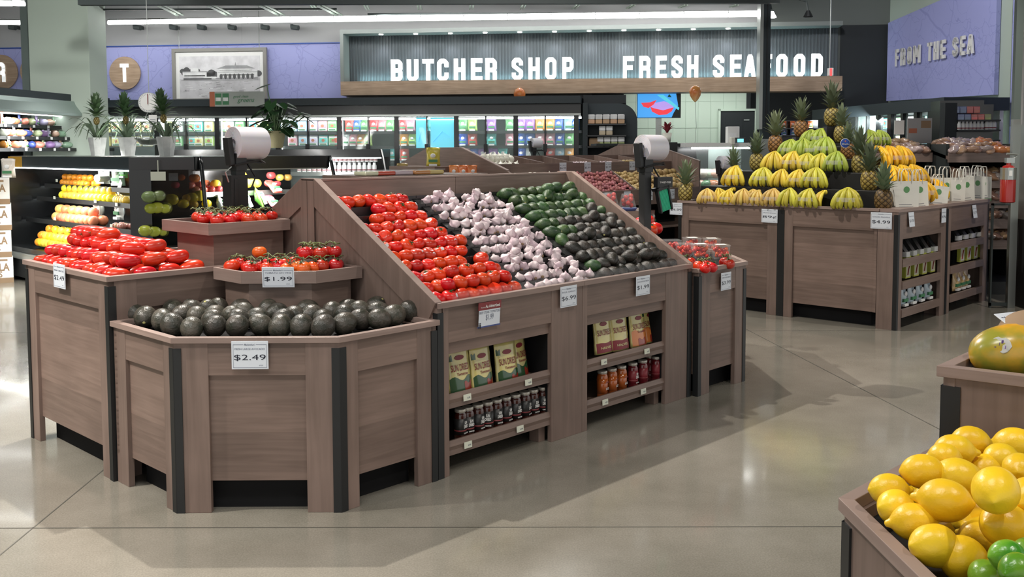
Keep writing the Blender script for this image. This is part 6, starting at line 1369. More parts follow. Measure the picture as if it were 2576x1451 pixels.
def pile(proto, lab, grp, x0, x1, nx, ny, seed, z_off=0, sc_=1, mx=260, name=None, rnames=('front', 'second', 'third', 'fourth', 'fifth', 'sixth', 'seventh')):
    rr = random.Random(seed)
    for j in range(ny):
        for i in range(nx):
            x = x0 + (x1-x0)*(i+.5)/nx + rr.uniform(-.012, .012); y = .06 + .38*(j+.5)/ny; z = .99 + (y-.03)*.604 + .035 + z_off + rr.uniform(0, .035)
            o = place(proto, PT @ Vector((x, y, z)), (rr.random()*3, rr.random()*3, rr.random()*6), sc_*rr.uniform(.85, 1.15), f'{lab} in the {rnames[min(j, 6)]} row of its pile, {nth(i)} from the left', grp)
            if name: o.name = name
sgm = L/nb
pile(ONI, 'pale yellow onion', 'yellow onions', .42, 1.10, 8, 5, 1, .01, .85); 
pile(POT, 'small red potato', 'red potatoes on the slope', 1.12, 2.32, 21, 7, 2); pile(POY, 'small yellow potato', 'yellow potatoes on the slope', 2.34, 3.10, 14, 6, 3)
pile(POY, 'larger brown sweet potato', 'sweet potatoes on the slope', 3.14, 3.72, 7, 4, 4, .01, 1.6, name='sweet_potato')
for j in range(3):
    for i in range(6):
        place(ONI, PT @ Vector((.20 + i*.085 + .03*(j % 2), .55 + j*.12, 1.37 + j*.03 + .05*(j == 1) + .03)), (rr.uniform(-.5, .5), rr.uniform(-.5, .5), i), 1.15, f'large white onion in the top left bin, {nth(i)} in the {("front", "middle", "back")[j]} row', 'white onions in the top left bin')
for i in range(5): place(ONI, PT @ Vector((.22 + i*.09, .68, 1.50)), (.2, .3, i), 1.15, f'white onion on top of the white onion heap, {nth(i)} from the left', 'white onions on top of the heap')
for b, (x0, x1, n1, n2) in enumerate(((3*sgm, 4*sgm, 8, 3), (4*sgm, 5*sgm, 6, 2))):
    for j in range(n2):
        for i in range(n1): place(GARL[i % 4], PT @ Vector((x0+.05 + (x1-x0-.1)*(i+.5)/n1, .54 + j*.11, 1.36 + j*.025 + .03*(j == 1))), (rr.uniform(-1, 1), rr.uniform(-1, 1), i), .95, f'garlic bulb in the {("garlic bin with twigs", "half empty garlic bin")[b]} of the far display, {nth(i)} in row {("one", "two", "three")[j]}', 'garlic in the far display')
for j in range(2):
    for i in range(5):
        place(POY, PT @ Vector((5*sgm + .08 + i*.09, .56 + j*.13, 1.38 + j*.04)), (0, .2, GA + rr.uniform(-.6, .6)), (2.6, 1.3, 1.2), f'long pale root vegetable in the top right bin, {nth(i)} in the {("front", "back")[j]} row', 'long roots in the top right bin').name = 'root_vegetable'
for k, (px, py, w, pr) in enumerate(((1416, 418, .13, '$6.99'), (1478, 416, .13, '$5.99'), (1530, 412, .13, '$2.99'), (1590, 408, .12, '$2.49'))):
    card(0, PT @ Vector(((PT.inverted() @ at_v(px, py, PV+.455)).x, .455, 1.375)), f'small {pr} price card on the upper potato display board, {nth(k)} from left', pr, 'LB', w, .12, F0, small=True)
for k, (px, py, w, pr) in enumerate(((1519, 486, .16, '$2.79'), (1578, 480, .14, '$1.89'), (1634, 475, .14, '$1.99'), (1690, 470, .13, '$1.29'))):
    card(0, PT @ Vector(((PT.inverted() @ at_v(px, py, PV-.008)).x, -.006, 1.0)), f'small {pr} price card below the potatoes, {nth(k)} from the left', pr, 'LB', w, .13, F0, small=True)
for k, (px, py, Y) in enumerate(((1535, 525, 10.3), (1578, 527, 10.0))):
    p = at_y(px, py, Y); p.z = at_y(1578, 527, 10.0).z; o = thing('strawberry_dome', ('clear domed tub of strawberries on a purple dish, left one', 'clear domed tub of strawberries on a purple dish, right one')[k], 'fruit tub', p, 0, 'domed strawberry tubs')
    mb = MB(); mb.lathe([(.085, -.01), (.10, .01), (.10, .02), (.02, .0)], 16); mb.build('purple_dish', 'card_blue', o, rel=False)
    mb = MB(); mb.lathe([(.095, .02), (.06, .16), (.055, .165), (.01, .166)], 16); mb.build('clear_dome', 'film_clear', o, rel=False, smooth=True)
    for i in range(9): mb = MB(); mb.ball((0, 0, 0), .026, n=8, m=6); c = mb.build('strawberry', 'tomato_dark', o, smooth=True, rel=False); c.location = (math.cos(i*2.4)*.04, math.sin(i*2.4)*.04, .045 + .012*i)
o = thing('display_table', 'low wooden stand under the strawberry tubs', 'display table', at_y(1560, 600, 10.15) * 1, 0); o.location.z = 0
q = at_y(1500, 540, 10.15); mb = MB(); mb.box(q.x, at_y(1618, 540, 10.15).x, 9.9, 10.5, 0, at_y(1578, 527, 10.0).z-.011); mb.build('table_body', 'wood_h', o)
for k, px in enumerate((1622, 1640)):
    p = at_v(px, 545, PV+.12); p.z = .60; place(PBAG, p, GA, .9, f'dark fruit pouch on the shelf below the potatoes, {("left", "right")[k]} one', 'fruit pouches below the potatoes', (.25, .12, .10))
    p = at_v(px, 600, PV+.12); p.z = .28; place(PBAG, p, GA, 1.0, f'blue pouch on the bottom shelf below the potatoes, {("left", "right")[k]} one', 'blue pouches below the potatoes', (.2, .4, .5))
# end shelf with bags in front of the left end panel
E_, = (thing('end_shelf', 'low wooden end shelf with snack bags before the onion display', 'shelf', W(7.2, 8.3, 0), 0),)
mb = MB(); mb.prism([W(6.75, 8.0), W(7.15, 7.6), W(7.68, 7.6), W(7.68, 9.1), W(6.75, 9.1)], 0, 1.27); mb.build('shelf_body', 'wood_h', E_)
mb = MB(); mb.prism([W(7.2, 8.1), W(7.66, 8.1), W(7.66, 8.9), W(7.2, 8.9)], 1.27, 1.41); mb.build('riser', 'wood_h', E_)
def bagat(px, py, Y, z, s, rz, c, lab, grp=None, rot=None):
    p = at_y(px, py, Y); p.z = z; place(PBAG, p, rot or (0, 0, rz), s, lab, grp, c)
bagat(1090, 415, 11.1, 1.412, 1.0, 0, (.62, .50, .06), 'upright golden yellow bag in front of the dark end panel')
for k, px in enumerate((1142, 1165, 1188)): bagat(px, 425, 10.9, 1.272, .72, R(10*k), (.80, .26, .08), f'small orange snack bag on the end shelf, {nth(k)} of three', 'orange snack bags on the end shelf')
for k, px in enumerate((1032, 1052, 1070)): bagat(px, 425, 11.2, 1.30, .8, 0, (.25, .38, .42), f'crumpled blue grey bag on the end shelf, {nth(k)} of three', 'blue grey bags on the end shelf', (R(-60), R(70), k))
bagat(1012, 420, 11.3, 1.272, .8, 0, (.35, .25, .08), 'brown bag at the left end of the end shelf')
# ================================================================== wall cooler with glass doors
def gb(px, py, d=.6): return bs(px, py, d)
co = thing('salad_cooler', 'long black glass door cooler of packaged salads along the back wall', 'cooler', B(-2, .6, 0), BA)
def cb(s0, s1, d0, d1, z0, z1, name, m, bevel=0): mb = MB(); mb.box(s0+2, s1+2, -d1+.6, -d0+.6, z0, z1); return mb.build(name, m, co, rel=False, bevel=bevel)
SL, SR = bs(225, 300, .8)[0], bs(1462, 300, .8)[0]
ztop = bs(1100, 244, 1.1)[1]; zg = bs(1100, 294, .8)[1]; zc1 = bs(1100, 262, 1.1)[1]
cb(SL, SR, .02, 1.1, zc1, ztop, 'canopy', 'navy'); cb(SL, SR, .02, .92, zg+.0, zc1, 'header', 'case_black')
cb(SL, SR, .90, .93, zg+.01, zg+.04, 'header_trim', 'steel')
cb(SL, SR, .02, .06, .3, zg, 'back_panel', 'column_grey'); cb(SL, SR, .02, .95, 0, .35, 'plinth', 'case_black')
SH = [bs(1100, y, .62)[1] for y in (330, 367, 404, 445)]
for z in SH: cb(SL, SR, .10, .62, z-.03, z, 'shelf', 'case_black')
for z in SH: cb(SL, SR, .62, .63, z-.045, z+.004, 'ticket_rail', 'black')
cb(SL, SR, .70, .74, zg-.04, zg-.01, 'top_lamp', 'cooler_tube')
dpx = [850+6 - 148.5*3 + 74.2*k for k in range(-2, 15)]
doors = [248, 322, 397, 471, 549, 623, 701, 776, 855, 928, 999, 1075, 1149, 1223, 1298, 1372, 1450]
for k, px in enumerate(doors):
    s = bs(px, 350, .82)[0]; wd = .04 if k % 2 == 0 else .012
    cb(s-wd, s+wd, .78, .86, .3, zg, 'door_frame', 'case_black')
    if k % 2: cb(s-.03, s+.03, .86, .90, bs(px, 382, .85)[1], bs(px, 362, .85)[1], 'door_handle', 'black')
    if k % 2 == 0: cb(s-.012, s+.012, .66, .68, .4, zg-.05, 'side_lamp', 'cooler_tube')
for k in range(len(doors)-1):
    a = bs(doors[k], 350, .82)[0]; b = bs(doors[k+1], 350, .82)[0]
    mb = MB(); mb.box(a+2+.02, b+2-.02, -.235, -.23, .35, zg-.01); mb.build('door_glass', 'glass', co, rel=False)
area('salad_cooler_lamp', B((SL+SR)/2, .76, zg-.03), B((SL+SR)/2, .3, 1.2), 34, SR-SL-.2, .06, (.93, 1, 1))
CLR = {'red': (.65, .06, .06), 'blue': (.05, .14, .60), 'green': (.18, .50, .18), 'lime green': (.45, .65, .18), 'teal': (.12, .58, .55), 'pink': (.75, .35, .42), 'purple': (.40, .18, .60), 'orange': (.80, .36, .08), 'white': (.75, .80, .78), 'pale blue': (.40, .62, .78), 'yellow': (.75, .70, .30), 'lilac': (.62, .56, .74)}
ROWS = {0: [(735, 'pale blue', 1), (760, 'pale blue', 1), (787, 'lilac', 1), (812, 'pink', 1), (836, 'green', 1), (878, 'red', 0), (897, 'blue', 0), (915, 'green', 0), (940, 'red', 0), (960, 'pink', 0), (980, 'green', 0), (1012, 'red', 0), (1032, 'pink', 0), (1062, 'pale blue', 0), (1088, 'teal', 0), (1164, 'green', 0), (1188, 'lime green', 0), (1236, 'purple', 0), (1283, 'green', 0), (1311, 'purple', 0), (1333, 'purple', 0), (1358, 'orange', 0), (1384, 'orange', 0), (1405, 'blue', 0), (1430, 'pale blue', 0), (1445, 'blue', 0)],
 1: [(735, 'pink', 1), (762, 'pale blue', 1), (787, 'lilac', 1), (813, 'teal', 1), (838, 'green', 1), (848, 'red', 1), (868, 'white', 0), (887, 'pink', 0), (906, 'orange', 0), (923, 'lime green', 0), (1016, 'orange', 0), (1036, 'lime green', 0), (1065, 'blue', 0), (1112, 'white', 0), (1164, 'blue', 0), (1188, 'red', 0), (1236, 'teal', 0), (1283, 'pink', 0), (1311, 'blue', 0), (1333, 'blue', 0), (1358, 'pink', 0), (1384, 'pink', 0), (1408, 'blue', 0), (1432, 'green', 0)],
 2: [(985, 'teal', 0), (968, 'white', 0), (1016, 'red', 0), (1170, 'pink', 0), (1190, 'blue', 0), (1213, 'purple', 0), (1240, 'purple', 0), (1264, 'teal', 0), (1311, 'blue', 0), (1333, 'white', 0), (1384, 'red', 0), (1408, 'pale blue', 0), (1432, 'orange', 0)],
 3: [(1016, 'red', 0), (1311, 'pink', 0), (1395, 'teal', 0), (1420, 'orange', 0), (1440, 'pale blue', 0)]}
for rw in (0, 1):
    for px in range(265, 700, 26):
        if any(abs(px - q) < 12 for q in doors): px += 8
        ROWS[rw].append((px, ('yellow', 'lime green', 'white', 'green', 'teal')[(px//26 + rw) % 5] if px > 430 else 'yellow', 1))
RN = ('top', 'second', 'third', 'fourth', 'fifth')
for rw, lst in ROWS.items():
    lst.sort()
    for k, (px, cn, bx) in enumerate(lst):
        s = bs(px, 350, .60)[0]; p = B(s, .56, SH[rw]+.003)
        place(PBOX if bx else PBAG, p, BA + R(rnd.uniform(-5, 5)), (1.0 if bx else 1.05), f'{cn} {"salad box" if bx else "salad bag"} on the {RN[rw]} shelf of the back cooler, {nth(k)} from the left', 'packed salads in the back cooler', CLR[cn])
# two glass doors carry a big blue poster inside
for k, (a, b, lab) in enumerate(((1046, 1073, 'narrow bright blue poster inside the cooler door'), (1082, 1146, 'wide bright blue poster inside the cooler door'))):
    s0, z1 = bs(a, 296, .78); s1, z0 = bs(b, 372, .78); o = thing('door_poster', lab, 'poster', B(s0, .765, z0), BA)
    mb = MB(); mb.box(0, s1-s0, -.004, 0, 0, z1-z0); mb.build('poster_sheet', 'screen_teal', o, rel=False)
    mb = MB(); mb.tube([(.05, -.006, .1), ((s1-s0)*.5, -.006, (z1-z0)*.55), ((s1-s0)*.8, -.006, (z1-z0)*.35)], .05, 6, flat=.03); mb.build('poster_picture', 'screen', o, rel=False)
# ---- black end shelf with rounded shoulder, right of the cooler
s0, s1 = bs(1466, 300, 1.0)[0], bs(1604, 300, 1.0)[0]; zt = bs(1530, 258, 1.0)[1]
o = thing('end_shelf', 'black wall shelf with a rounded shoulder and dried fruit tubs, right of the cooler', 'shelf', B(s0, 1.0, 0), BA)
w_s = s1-s0; arc = [(w_s - .30 + .30*math.sin(a*math.pi/16), zt - .30 + .30*math.cos(a*math.pi/16)) for a in range(9)]
mb = MB(); mb.yprism([(0, 0)] + [(w_s, 0)] + arc[::-1] + [(0, zt)], .3, .9); mb.box(0, .08, 0, .3, 0, zt); mb.build('shelf_back', 'navy', o, rel=False)
xl, xr = bs(1478, 300, 1.0)[0]-s0, bs(1572, 300, 1.0)[0]-s0; zz = [bs(1530, y, 1.0)[1] for y in (311, 340, 368, 395)]
for z in zz: mb = MB(); mb.box(xl-.02, xr+.02, 0, .3, z-.02, z); mb.build('shelf_board', 'case_black', o, rel=False)
mb = MB(); mb.box(-.0, bs(1575, 240, 1)[0]-s0, .3, .8, zt, bs(1530, 236, 1.0)[1]); mb.build('top_box', 'navy_dark', o, rel=False)
for r_2, (n, x0, x1, c) in enumerate(((5, 0, 1, (.60, .35, .18)), (2, .30, .68, (.55, .45, .30)), (4, .25, 1, (.35, .42, .15)))):
    for k in range(n):
        x = xl + (xr-xl)*(x0 + (x1-x0)*(k+.5)/n); p = B(s0+x, .86, zz[r_2]+.002); wq = (xr-xl)*(x1-x0)/n*.92
        t = thing('dried_fruit_tub', f'clear dried food tub, {RN[r_2]} level of the rounded black shelf, {nth(k)} from left', 'food tub', p, BA, 'tubs on the rounded black shelf')
        mb = MB(); mb.box(-wq/2, wq/2, -.08, .08, 0, .07); b_ = mb.build('food', 'pack_soft', t, rel=False, bevel=.01); b_.color = (*c, 1); mb = MB(); mb.box(-wq/2, wq/2, -.082, .08, .071, .15); mb.build('clear_top', 'photo_light', t, rel=False, bevel=.01)
o = thing('end_shelf_blocks', 'brown tub of dates at the left of the third shelf of the rounded black shelf', 'food tub', B(s0+xl+.12, .86, zz[2]), BA); o.name = 'date_tub'
mb = MB(); mb.box(-.1, .1, -.08, .08, 0, .14); mb.build('food', 'kraft', o, rel=False, bevel=.02)
# ---- screen, counters, deli case, balloons in the butcher alcove
def framed(px0, py0, px1, py1, d): a = bs(px0, py0, d); b = bs(px1, py1, d); return a[0], b[0], b[1], a[1]
x0, x1, z0, z1 = framed(1604, 236, 1711, 295, 0)
o = thing('wall_screen', 'bright hanging screen showing sliced fish and lime on blue', 'screen', B(x0, 0, z0), BA); ww, hh = x1-x0, z1-z0
mb = MB(); mb.box(-.01, ww+.01, 0, .05, -.01, hh+.01); mb.build('housing', 'black', o, rel=False)
mb = MB(); mb.box(0, ww, -.004, 0, 0, hh); mb.build('display', 'screen', o, rel=False)
def blob(pts, y, name, m): mb = MB(); mb.yprism([(x*ww, z*hh) for x, z in pts], y-.002, y); mb.build(name, m, o, rel=False)
blob([(.30, .45), (.34, .25), (.50, .10), (.68, .12), (.80, .25), (.85, .42), (.6, .3), (.4, .38)], -.005, 'picture_red', 'screen_red'); blob([(.30, .45), (.40, .36), (.60, .29), (.85, .42), (.78, .58), (.62, .68), (.42, .62)], -.004, 'picture_pink', 'screen_pink')
blob([(.08, .62), (.14, .45), (.26, .40), (.38, .55), (.45, .74), (.3, .64)], -.005, 'picture_red', 'screen_red'); blob([(.8, 0), (1, 0), (1, 1), (.9, 1), (.95, .5), (.85, .2)], -.004, 'picture_dark', 'screen_black')
blob([(.70, .86), (.74, .98), (.80, .84)], -.005, 'picture_lime', 'green_tie'); blob([(.45, .95), (.6, .95), (.98, .4), (.96, .3)], -.0045, 'picture_greens', 'screen_teal')
mb = MB(); mb.box(ww*.5-.05, ww*.5+.05, .05, .10, -1.4, hh+.5); mb.build('mounting_post', 'steel', o, rel=False)
def balloon(px, py, Y, label, col, s=1, string=1.2, grp=None):
    p = at_y(px, py, Y); o = thing('balloon', label, 'balloon', p, 0, grp); mb = MB(); mb.lathe([(.01, -.16), (.05, -.12), (.10, -.04), (.115, .04), (.09, .11), (.04, .145), (.005, .15)], 14, fn=lambda r, z, a: (r*s, z*s)); mb.build('balloon_skin', col, o, smooth=True, rel=False)
    if string: mb = MB(); mb.tube([(0, 0, -.16*s), (.02, 0, -.5), (-.01, 0, -string)], .003, 4); mb.build('string', 'steel', o, rel=False)
balloon(1749, 235, 14.8, 'orange and clear balloon floating before the tiled butcher wall', 'balloon', .82, .9)
balloon(1307, 241, 16.35, 'top of a golden balloon peeping over the cooler canopy', 'balloon', .9, 0)
def deskbox(px0, px1, pyt, pyb, Y, dep, name, m, lab, cat, z0=0):
    a = at_y(px0, pyt, Y); b = at_y(px1, pyt, Y); o = thing(name, lab, cat, Vector((a.x, Y, z0)), 0); mb = MB(); mb.box(0, b.x-a.x, 0, dep, 0, a.z - z0); mb.build(m[0], m[1], o, rel=False); return o, a, b
o, a, b = deskbox(1550, 1782, 366, 400, 14.6, 1.0, 'service_counter', ('counter_body', 'case_black'), 'black service counter before the tiled butcher wall', 'counter')
mb = MB(); mb.box(-.3, b.x-a.x, -.04, 1.0, a.z-.002, a.z+.03); mb.build('counter_top', 'navy_dark', o, rel=False)
a = at_y(1735, 359, 13.8); b = at_y(1905, 366, 13.8); o = thing('deli_case', 'glass fronted deli case full of meats and greens, left of the banana pyramid', 'deli case', Vector((a.x, 13.8, 0)), 0); ww = b.x-a.x
mb = MB(); mb.box(0, ww, 0, 1.0, 0, 1.0); mb.build('case_base', 'case_black', o, rel=False); mb = MB(); mb.box(0, ww, .35, 1.0, a.z-.06, a.z); mb.build('case_top', 'white', o, rel=False)
mb = MB(); mb.add([(0.15, 0, 1.02), (ww, 0, 1.02), (ww, .35, a.z-.05), (.15, .35, a.z-.05), (0.15, .006, 1.02), (ww, .006, 1.02), (ww, .356, a.z-.05), (.15, .356, a.z-.05)], [(0, 1, 2, 3), (7, 6, 5, 4), (0, 4, 5, 1), (2, 6, 7, 3)]); mb.build('slanted_glass', 'glass', o, rel=False)
mb = MB(); mb.tube([(.10, 0, .9), (-.05, .10, 1.2), (-.16, .2, 1.5), (-.25, .3, a.z)], .018, 6); mb.build('curved_side_rail', 'case_black', o, rel=False, smooth=True)
mb = MB(); mb.box(-.5, -.14, .2, .5, a.z-.16, a.z+.01); mb.build('canopy_end', 'case_black', o, rel=False)
mb = MB(); mb.box(0, ww, .96, 1.0, 1.0, a.z-.06); mb.build('back_panel', 'zinc', o, rel=False); mb = MB(); mb.box(.1, ww, .38, .41, a.z-.09, a.z-.065); mb.build('case_lamp', 'cooler_tube', o, rel=False)
area('deli_lamp', Vector((a.x+ww/2, 14.2, a.z-.1)), Vector((a.x+ww/2, 14.4, 1.0)), 4, ww*.9, .1)
for k in range(14):
    cn, c = (('pale pink meat', (.70, .45, .36)), ('leafy green', (.10, .32, .12)), ('orange salmon', (.85, .32, .12)), ('white fish', (.75, .72, .66)), ('pale green', (.5, .62, .5)))[k % 5]
    place(PLUMP, Vector((a.x + .2 + (ww-.3)*(k % 7)/6.5, 14.10 + .32*(k//7), 1.0 + .16*(k//7))), (0, 0, k), 1.35, f'{cn} portion in the deli case, {nth(k % 7)} from the left in the {("front", "back")[k//7]} row', 'portions in the deli case', c)
for (px0, px1, py0, py1, Y, m, nm, lab, cat) in ((1830, 1861, 318, 361, 14.5, 'white', 'paper_tray', 'pale paper box on the counter before the dark door', 'box'), (1848, 1876, 346, 362, 14.2, 'case_black', 'counter_scale', 'dark counter scale with a glowing blue readout', 'scale'), (1840, 1850, 345, 363, 14.1, 'onion_white', 'small_cup', 'small pale cup standing left of the counter scale', 'cup')):
    a = at_y(px0, py1, Y); b = at_y(px1, py0, Y); o = thing(nm, lab, cat, a, 0); mb = MB(); mb.box(0, b.x-a.x, 0, .15, 0, b.z-a.z); mb.build('body', m, o, rel=False, bevel=.008)
    if 'scale' in nm: mb = MB(); mb.box(.04, .13, -.004, 0, .025, .075); mb.build('readout', 'lcd', o, rel=False)
    if nm == 'paper_tray': mb = MB(); mb.box(.02, .14, -.004, 0, .03, .16); mb.build('front_sheet', 'photo_light', o, rel=False)
p = at_y(1678, 357, 14.9); o = thing('potted_orchid', 'small plant in a cream pot on the butcher counter', 'potted plant', p, 0)
mb = MB(); mb.lathe([(.055, 0), (.075, .14), (.07, .13), (.01, .12)], 12); mb.build('pot', 'onion_white', o, rel=False, smooth=True); mb = MB()
for k in range(11): a_2 = k*2.4; mb.leafy((0, 0, .13), (math.cos(a_2)*.13, math.sin(a_2)*.13, .22 + .03*(k % 4)), .05, .2)
mb.build('leaves', 'maroon', o, rel=False)
mb = MB(); p = at_y(2000, 305, 15.4)
o = thing('snack_rack', 'dark rack of orange and blue packets seen behind the banana pyramid', 'rack', Vector((at_y(1965, 350, 15.4).x, 15.4, 0)), 0); w_k = at_y(2062, 350, 15.4).x - at_y(1965, 350, 15.4).x
mb = MB(); mb.box(0, w_k, .1, .4, 0, at_y(2000, 302, 15.4).z); mb.build('rack_body', 'case_black', o, rel=False)
for k in (0, 1): zr_ = at_y(1972, 322 + 18*k, 15.42).z; mb = MB(); mb.box(0, w_k, -.06, .1, zr_-.02, zr_-.001); mb.build('rack_shelf', 'case_black', o, rel=False)
for k in range(8):
    p = at_y(1972 + (k % 4)*22, 322 + 18*(k//4), 15.42); place(PBAG, p, 0, .52, f'{("orange", "blue")[k//4]} packet on the dark rack behind the bananas, {nth(k % 4)} from the left', 'packets on the dark rack', ((.80, .20, .05), (.12, .16, .5))[k//4])
# ================================================================== produce wall case on the left
def Lx(px, py, dd):      # point on the plane dd metres before the left wall
    nn = Vector((math.sin(LA), -math.cos(LA), 0)); q0 = Lp(0, dd); d = ray(px, py); return EYEV + d*((q0-EYEV).dot(nn)/d.dot(nn))
def lt(p): q0 = p - Vector((LX, LY, 0)); return q0.x*math.cos(LA) + q0.y*math.sin(LA)
wc = thing('produce_wall_case', 'black wall case with three shelves of bagged vegetables at the far left', 'open cooler', Lp(0, 0, 0), LA)
def wb(x0, x1, d0, d1, z0, z1, name, m): mb = MB(); mb.box(x0, x1, -d1, -d0, z0, z1); return mb.build(name, m, wc, rel=False)
DC = 1.15; xn = -4.5; xf = 1.0
zsof = Lx(150, 237, DC).z; zcb = Lx(150, 250, DC).z
wb(xn, xf, .0, DC-.05, zcb, zsof+.02, 'soffit', 'navy'); 
mb = MB(); c0 = [(-DC+.0, Lx(150, 252, DC).z), (-DC-.02, Lx(150, 262, DC).z), (-DC-.12, Lx(150, 284, DC).z), (-DC-.12, Lx(150, 290, DC).z), (-DC+.1, Lx(150, 290, DC).z), (-DC+.1, Lx(150, 252, DC).z)]; n = 6
mb.add([(xn, y, z) for y, z in c0] + [(xf-.3, y, z) for y, z in c0], [tuple(range(n)), tuple(range(n, 2*n))[::-1]] + [((i+1) % n, i, n+i, n+(i+1) % n) for i in range(n)]); mb.build('curved_canopy', 'zinc', wc, rel=False)
wb(xn, xf, 0, .05, .2, zcb, 'back_panel', 'case_black'); wb(xn, xf, 0, DC, 0, .5, 'base_tub', 'case_black')
wb(xn, xf, DC-.25, DC-.20, Lx(150, 291, DC).z, Lx(150, 291, DC).z+.02, 'canopy_lamp', 'cooler_tube')
area('wall_case_lamp', Lp(-1.5, DC-.2, Lx(150, 291, DC).z-.01), Lp(-1.5, .4, 1.4), 70, .06, 4.5, (.98, 1, .98))
ZS_ = [Lx(150, y, DC-.1*0).z for y in (317, 346, 374)]; DS = (DC-.22, DC-.10, DC)
cols = [(.62, .22, .12), (.45, .52, .30), (.80, .32, .06), (.06, .10, .36), (.62, .42, .30), (.70, .62, .60), (.30, .18, .40), (.60, .62, .52), (.75, .25, .18), (.35, .55, .38), (.85, .38, .20), (.55, .50, .70)]
nm_c = ['brick red', 'sage green', 'orange', 'dark blue', 'tan', 'pinkish white', 'purple', 'pale grey green', 'coral red', 'green', 'salmon', 'lilac']
for r_2, z in enumerate(ZS_):
    d = DS[r_2]; wb(xn, xf, .05, d, z-.03, z, 'shelf', 'case_black'); wb(xn, xf, d, d+.01, z-.04, z+.01, 'price_rail', 'black')
    for k in range(18):
        px = 6 + k*14.5; p = Lx(px, 330, d-.12); p.z = z + .0; ci = (k*5 + r_2*7) % 12
        place(PLUMP if (k + r_2) % 3 else PBAG, p, (rnd.uniform(-.2, .2), 0, rnd.random()*6) if (k+r_2) % 3 else LA + .3, 1.08 if (k+r_2) % 3 else .75, f'{nm_c[ci]} bagged vegetable, {RN[r_2]} shelf of left wall case, {nth(k)} from left', 'bagged vegetables in the far left wall case', cols[ci])
    for k in range(7):
        p = Lx(14 + k*36 + r_2*7, 330, d+.014); p.z = z-.012; o = MB(); o.box(-.028, .028, -.003, 0, -.02, .02); o = o.build('shelf_ticket', 'white'); o.location = p; o.rotation_euler = (0, 0, LA); tag(o, f'tiny white ticket, {RN[r_2]} shelf edge of the left wall case, {nth(k)} from left', 'shelf ticket', 'tickets on the far left wall case')
# ---- stacked vidalia onion boxes at the left edge
for k, (zb0, zt0) in enumerate(((0, .31), (.312, .64), (.642, .955), (.957, 1.27))):
    o = thing('cardboard_box', f'white printed produce box at the left picture edge, {("lowest of four", "second from the floor", "third from the floor", "topmost, with a clear bag on it")[k]}', 'box', Vector((-6.08 - .012*(k % 2), 11.70, zb0)), R(27), 'white printed boxes stacked at the left edge')
    h = zt0-zb0; mb = MB(); mb.box(-.5, 0, 0, .4, 0, h); mb.build('box_body', 'white', o, rel=False, bevel=.004); mb = MB(); mb.box(-.501, .001, -.002, .0, 0, h*.2); mb.build('brown_band', 'kraft', o, rel=False)
    text('lettering', 'GALA', .095, 'kraft', o, (-.165, -.003, h*.62), wd=.25, bold=.03); text('lettering', 'APPLES', .075, 'kraft', o, (-.255, -.003, h*.34), wd=.27, bold=.02); mb = MB(); mb.box(-.4, -.06, -.002, 0, h*.86, h*.93); mb.build('printed_banner', 'kraft', o, rel=False)
place(PBAG, Vector((-6.2, 11.9, 1.272)), 0, 1.1, 'clear bag standing on the top printed box at the left edge', None, (.6, .55, .5))
# ================================================================== right hand side: freezers, snack end cap, bread tables
fz = thing('freezer_doors', 'row of narrow lit freezer doors under the map panel', 'freezer', Vector((6.22, 16.26, 0)), RA)
DF = .9
def fzx(px, py): x, z, _ = at_r(px, py, DF); return x, z
xl = fzx(2110, 300)[0]; xr = fzx(2372, 300)[0]; zT = fzx(2260, 286)[1]
def fbx(x0, x1, d0, d1, z0, z1, n, m): mb = MB(); mb.box(x0, x1, -d1, -d0, z0, z1); return mb.build(n, m, fz, rel=False)
fbx(xl-1, xr+.05, .0, DF+.02, zT, fzx(2260, 256)[1], 'canopy', 'navy'); fbx(xl-1, xr, 0.05, .1, .2, zT, 'back_panel', 'white'); fbx(xl-1, xr, .1, DF, 0, .4, 'plinth', 'case_black')
DX = [(2152, 2178), (2181, 2203), (2209, 2232), (2241, 2265), (2271, 2298), (2306, 2336), (2346, 2371)]
ex = [fzx(a, 300)[0] for a, b in DX] ; ey = [fzx(b, 300)[0] for a, b in DX]
prev = xl-1
for k in range(7):
    fbx(prev, ex[k], DF-.08, DF, .4, zT, 'door_frame', 'case_black'); prev = ey[k]
    fbx(ex[k], ey[k], .50, .52, zT-.10, zT-.04, 'door_lamp', 'cooler_tube'); fbx(ex[k], ey[k], DF-.05, DF-.045, .4, zT, 'door_glass', 'glass')
    for q in range(2): fbx(ex[k]+.01, ey[k]-.01, .15, .55, 1.60 + q*.28, 1.62 + q*.28, 'shelf', 'steel')
    for q in range(2):
        for j in range(2):
            x = ex[k] + (ey[k]-ex[k])*(.28 + .44*j); p = Vector((6.22 + x*math.cos(RA) + .5*math.sin(RA), 16.26 + x*math.sin(RA) - .5*math.cos(RA), 1.62 + q*.28)); cn = ('white', 'pale blue', 'teal', 'yellow', 'green', 'lilac')[(k*2 + q + j) % 6]
            place(PBOX, p, RA, .9, f'{cn} frozen pack in the {nth(k)} freezer door from the left, {("lower", "upper")[q]} shelf, {("left", "right")[j]}', 'frozen packs behind the freezer doors', CLR[cn])
fbx(prev, xr+.03, DF-.08, DF, .4, zT, 'door_frame', 'case_black')
area('freezer_lamp', Vector((6.22, 16.26, 0)) + Vector((((xl+xr)/2)*math.cos(RA) + .7*math.sin(RA), ((xl+xr)/2)*math.sin(RA) - .7*math.cos(RA), zT-.06)), Vector((6.4, 15, 1.0)), 60, 2.6, .1, (.9, 1, 1))
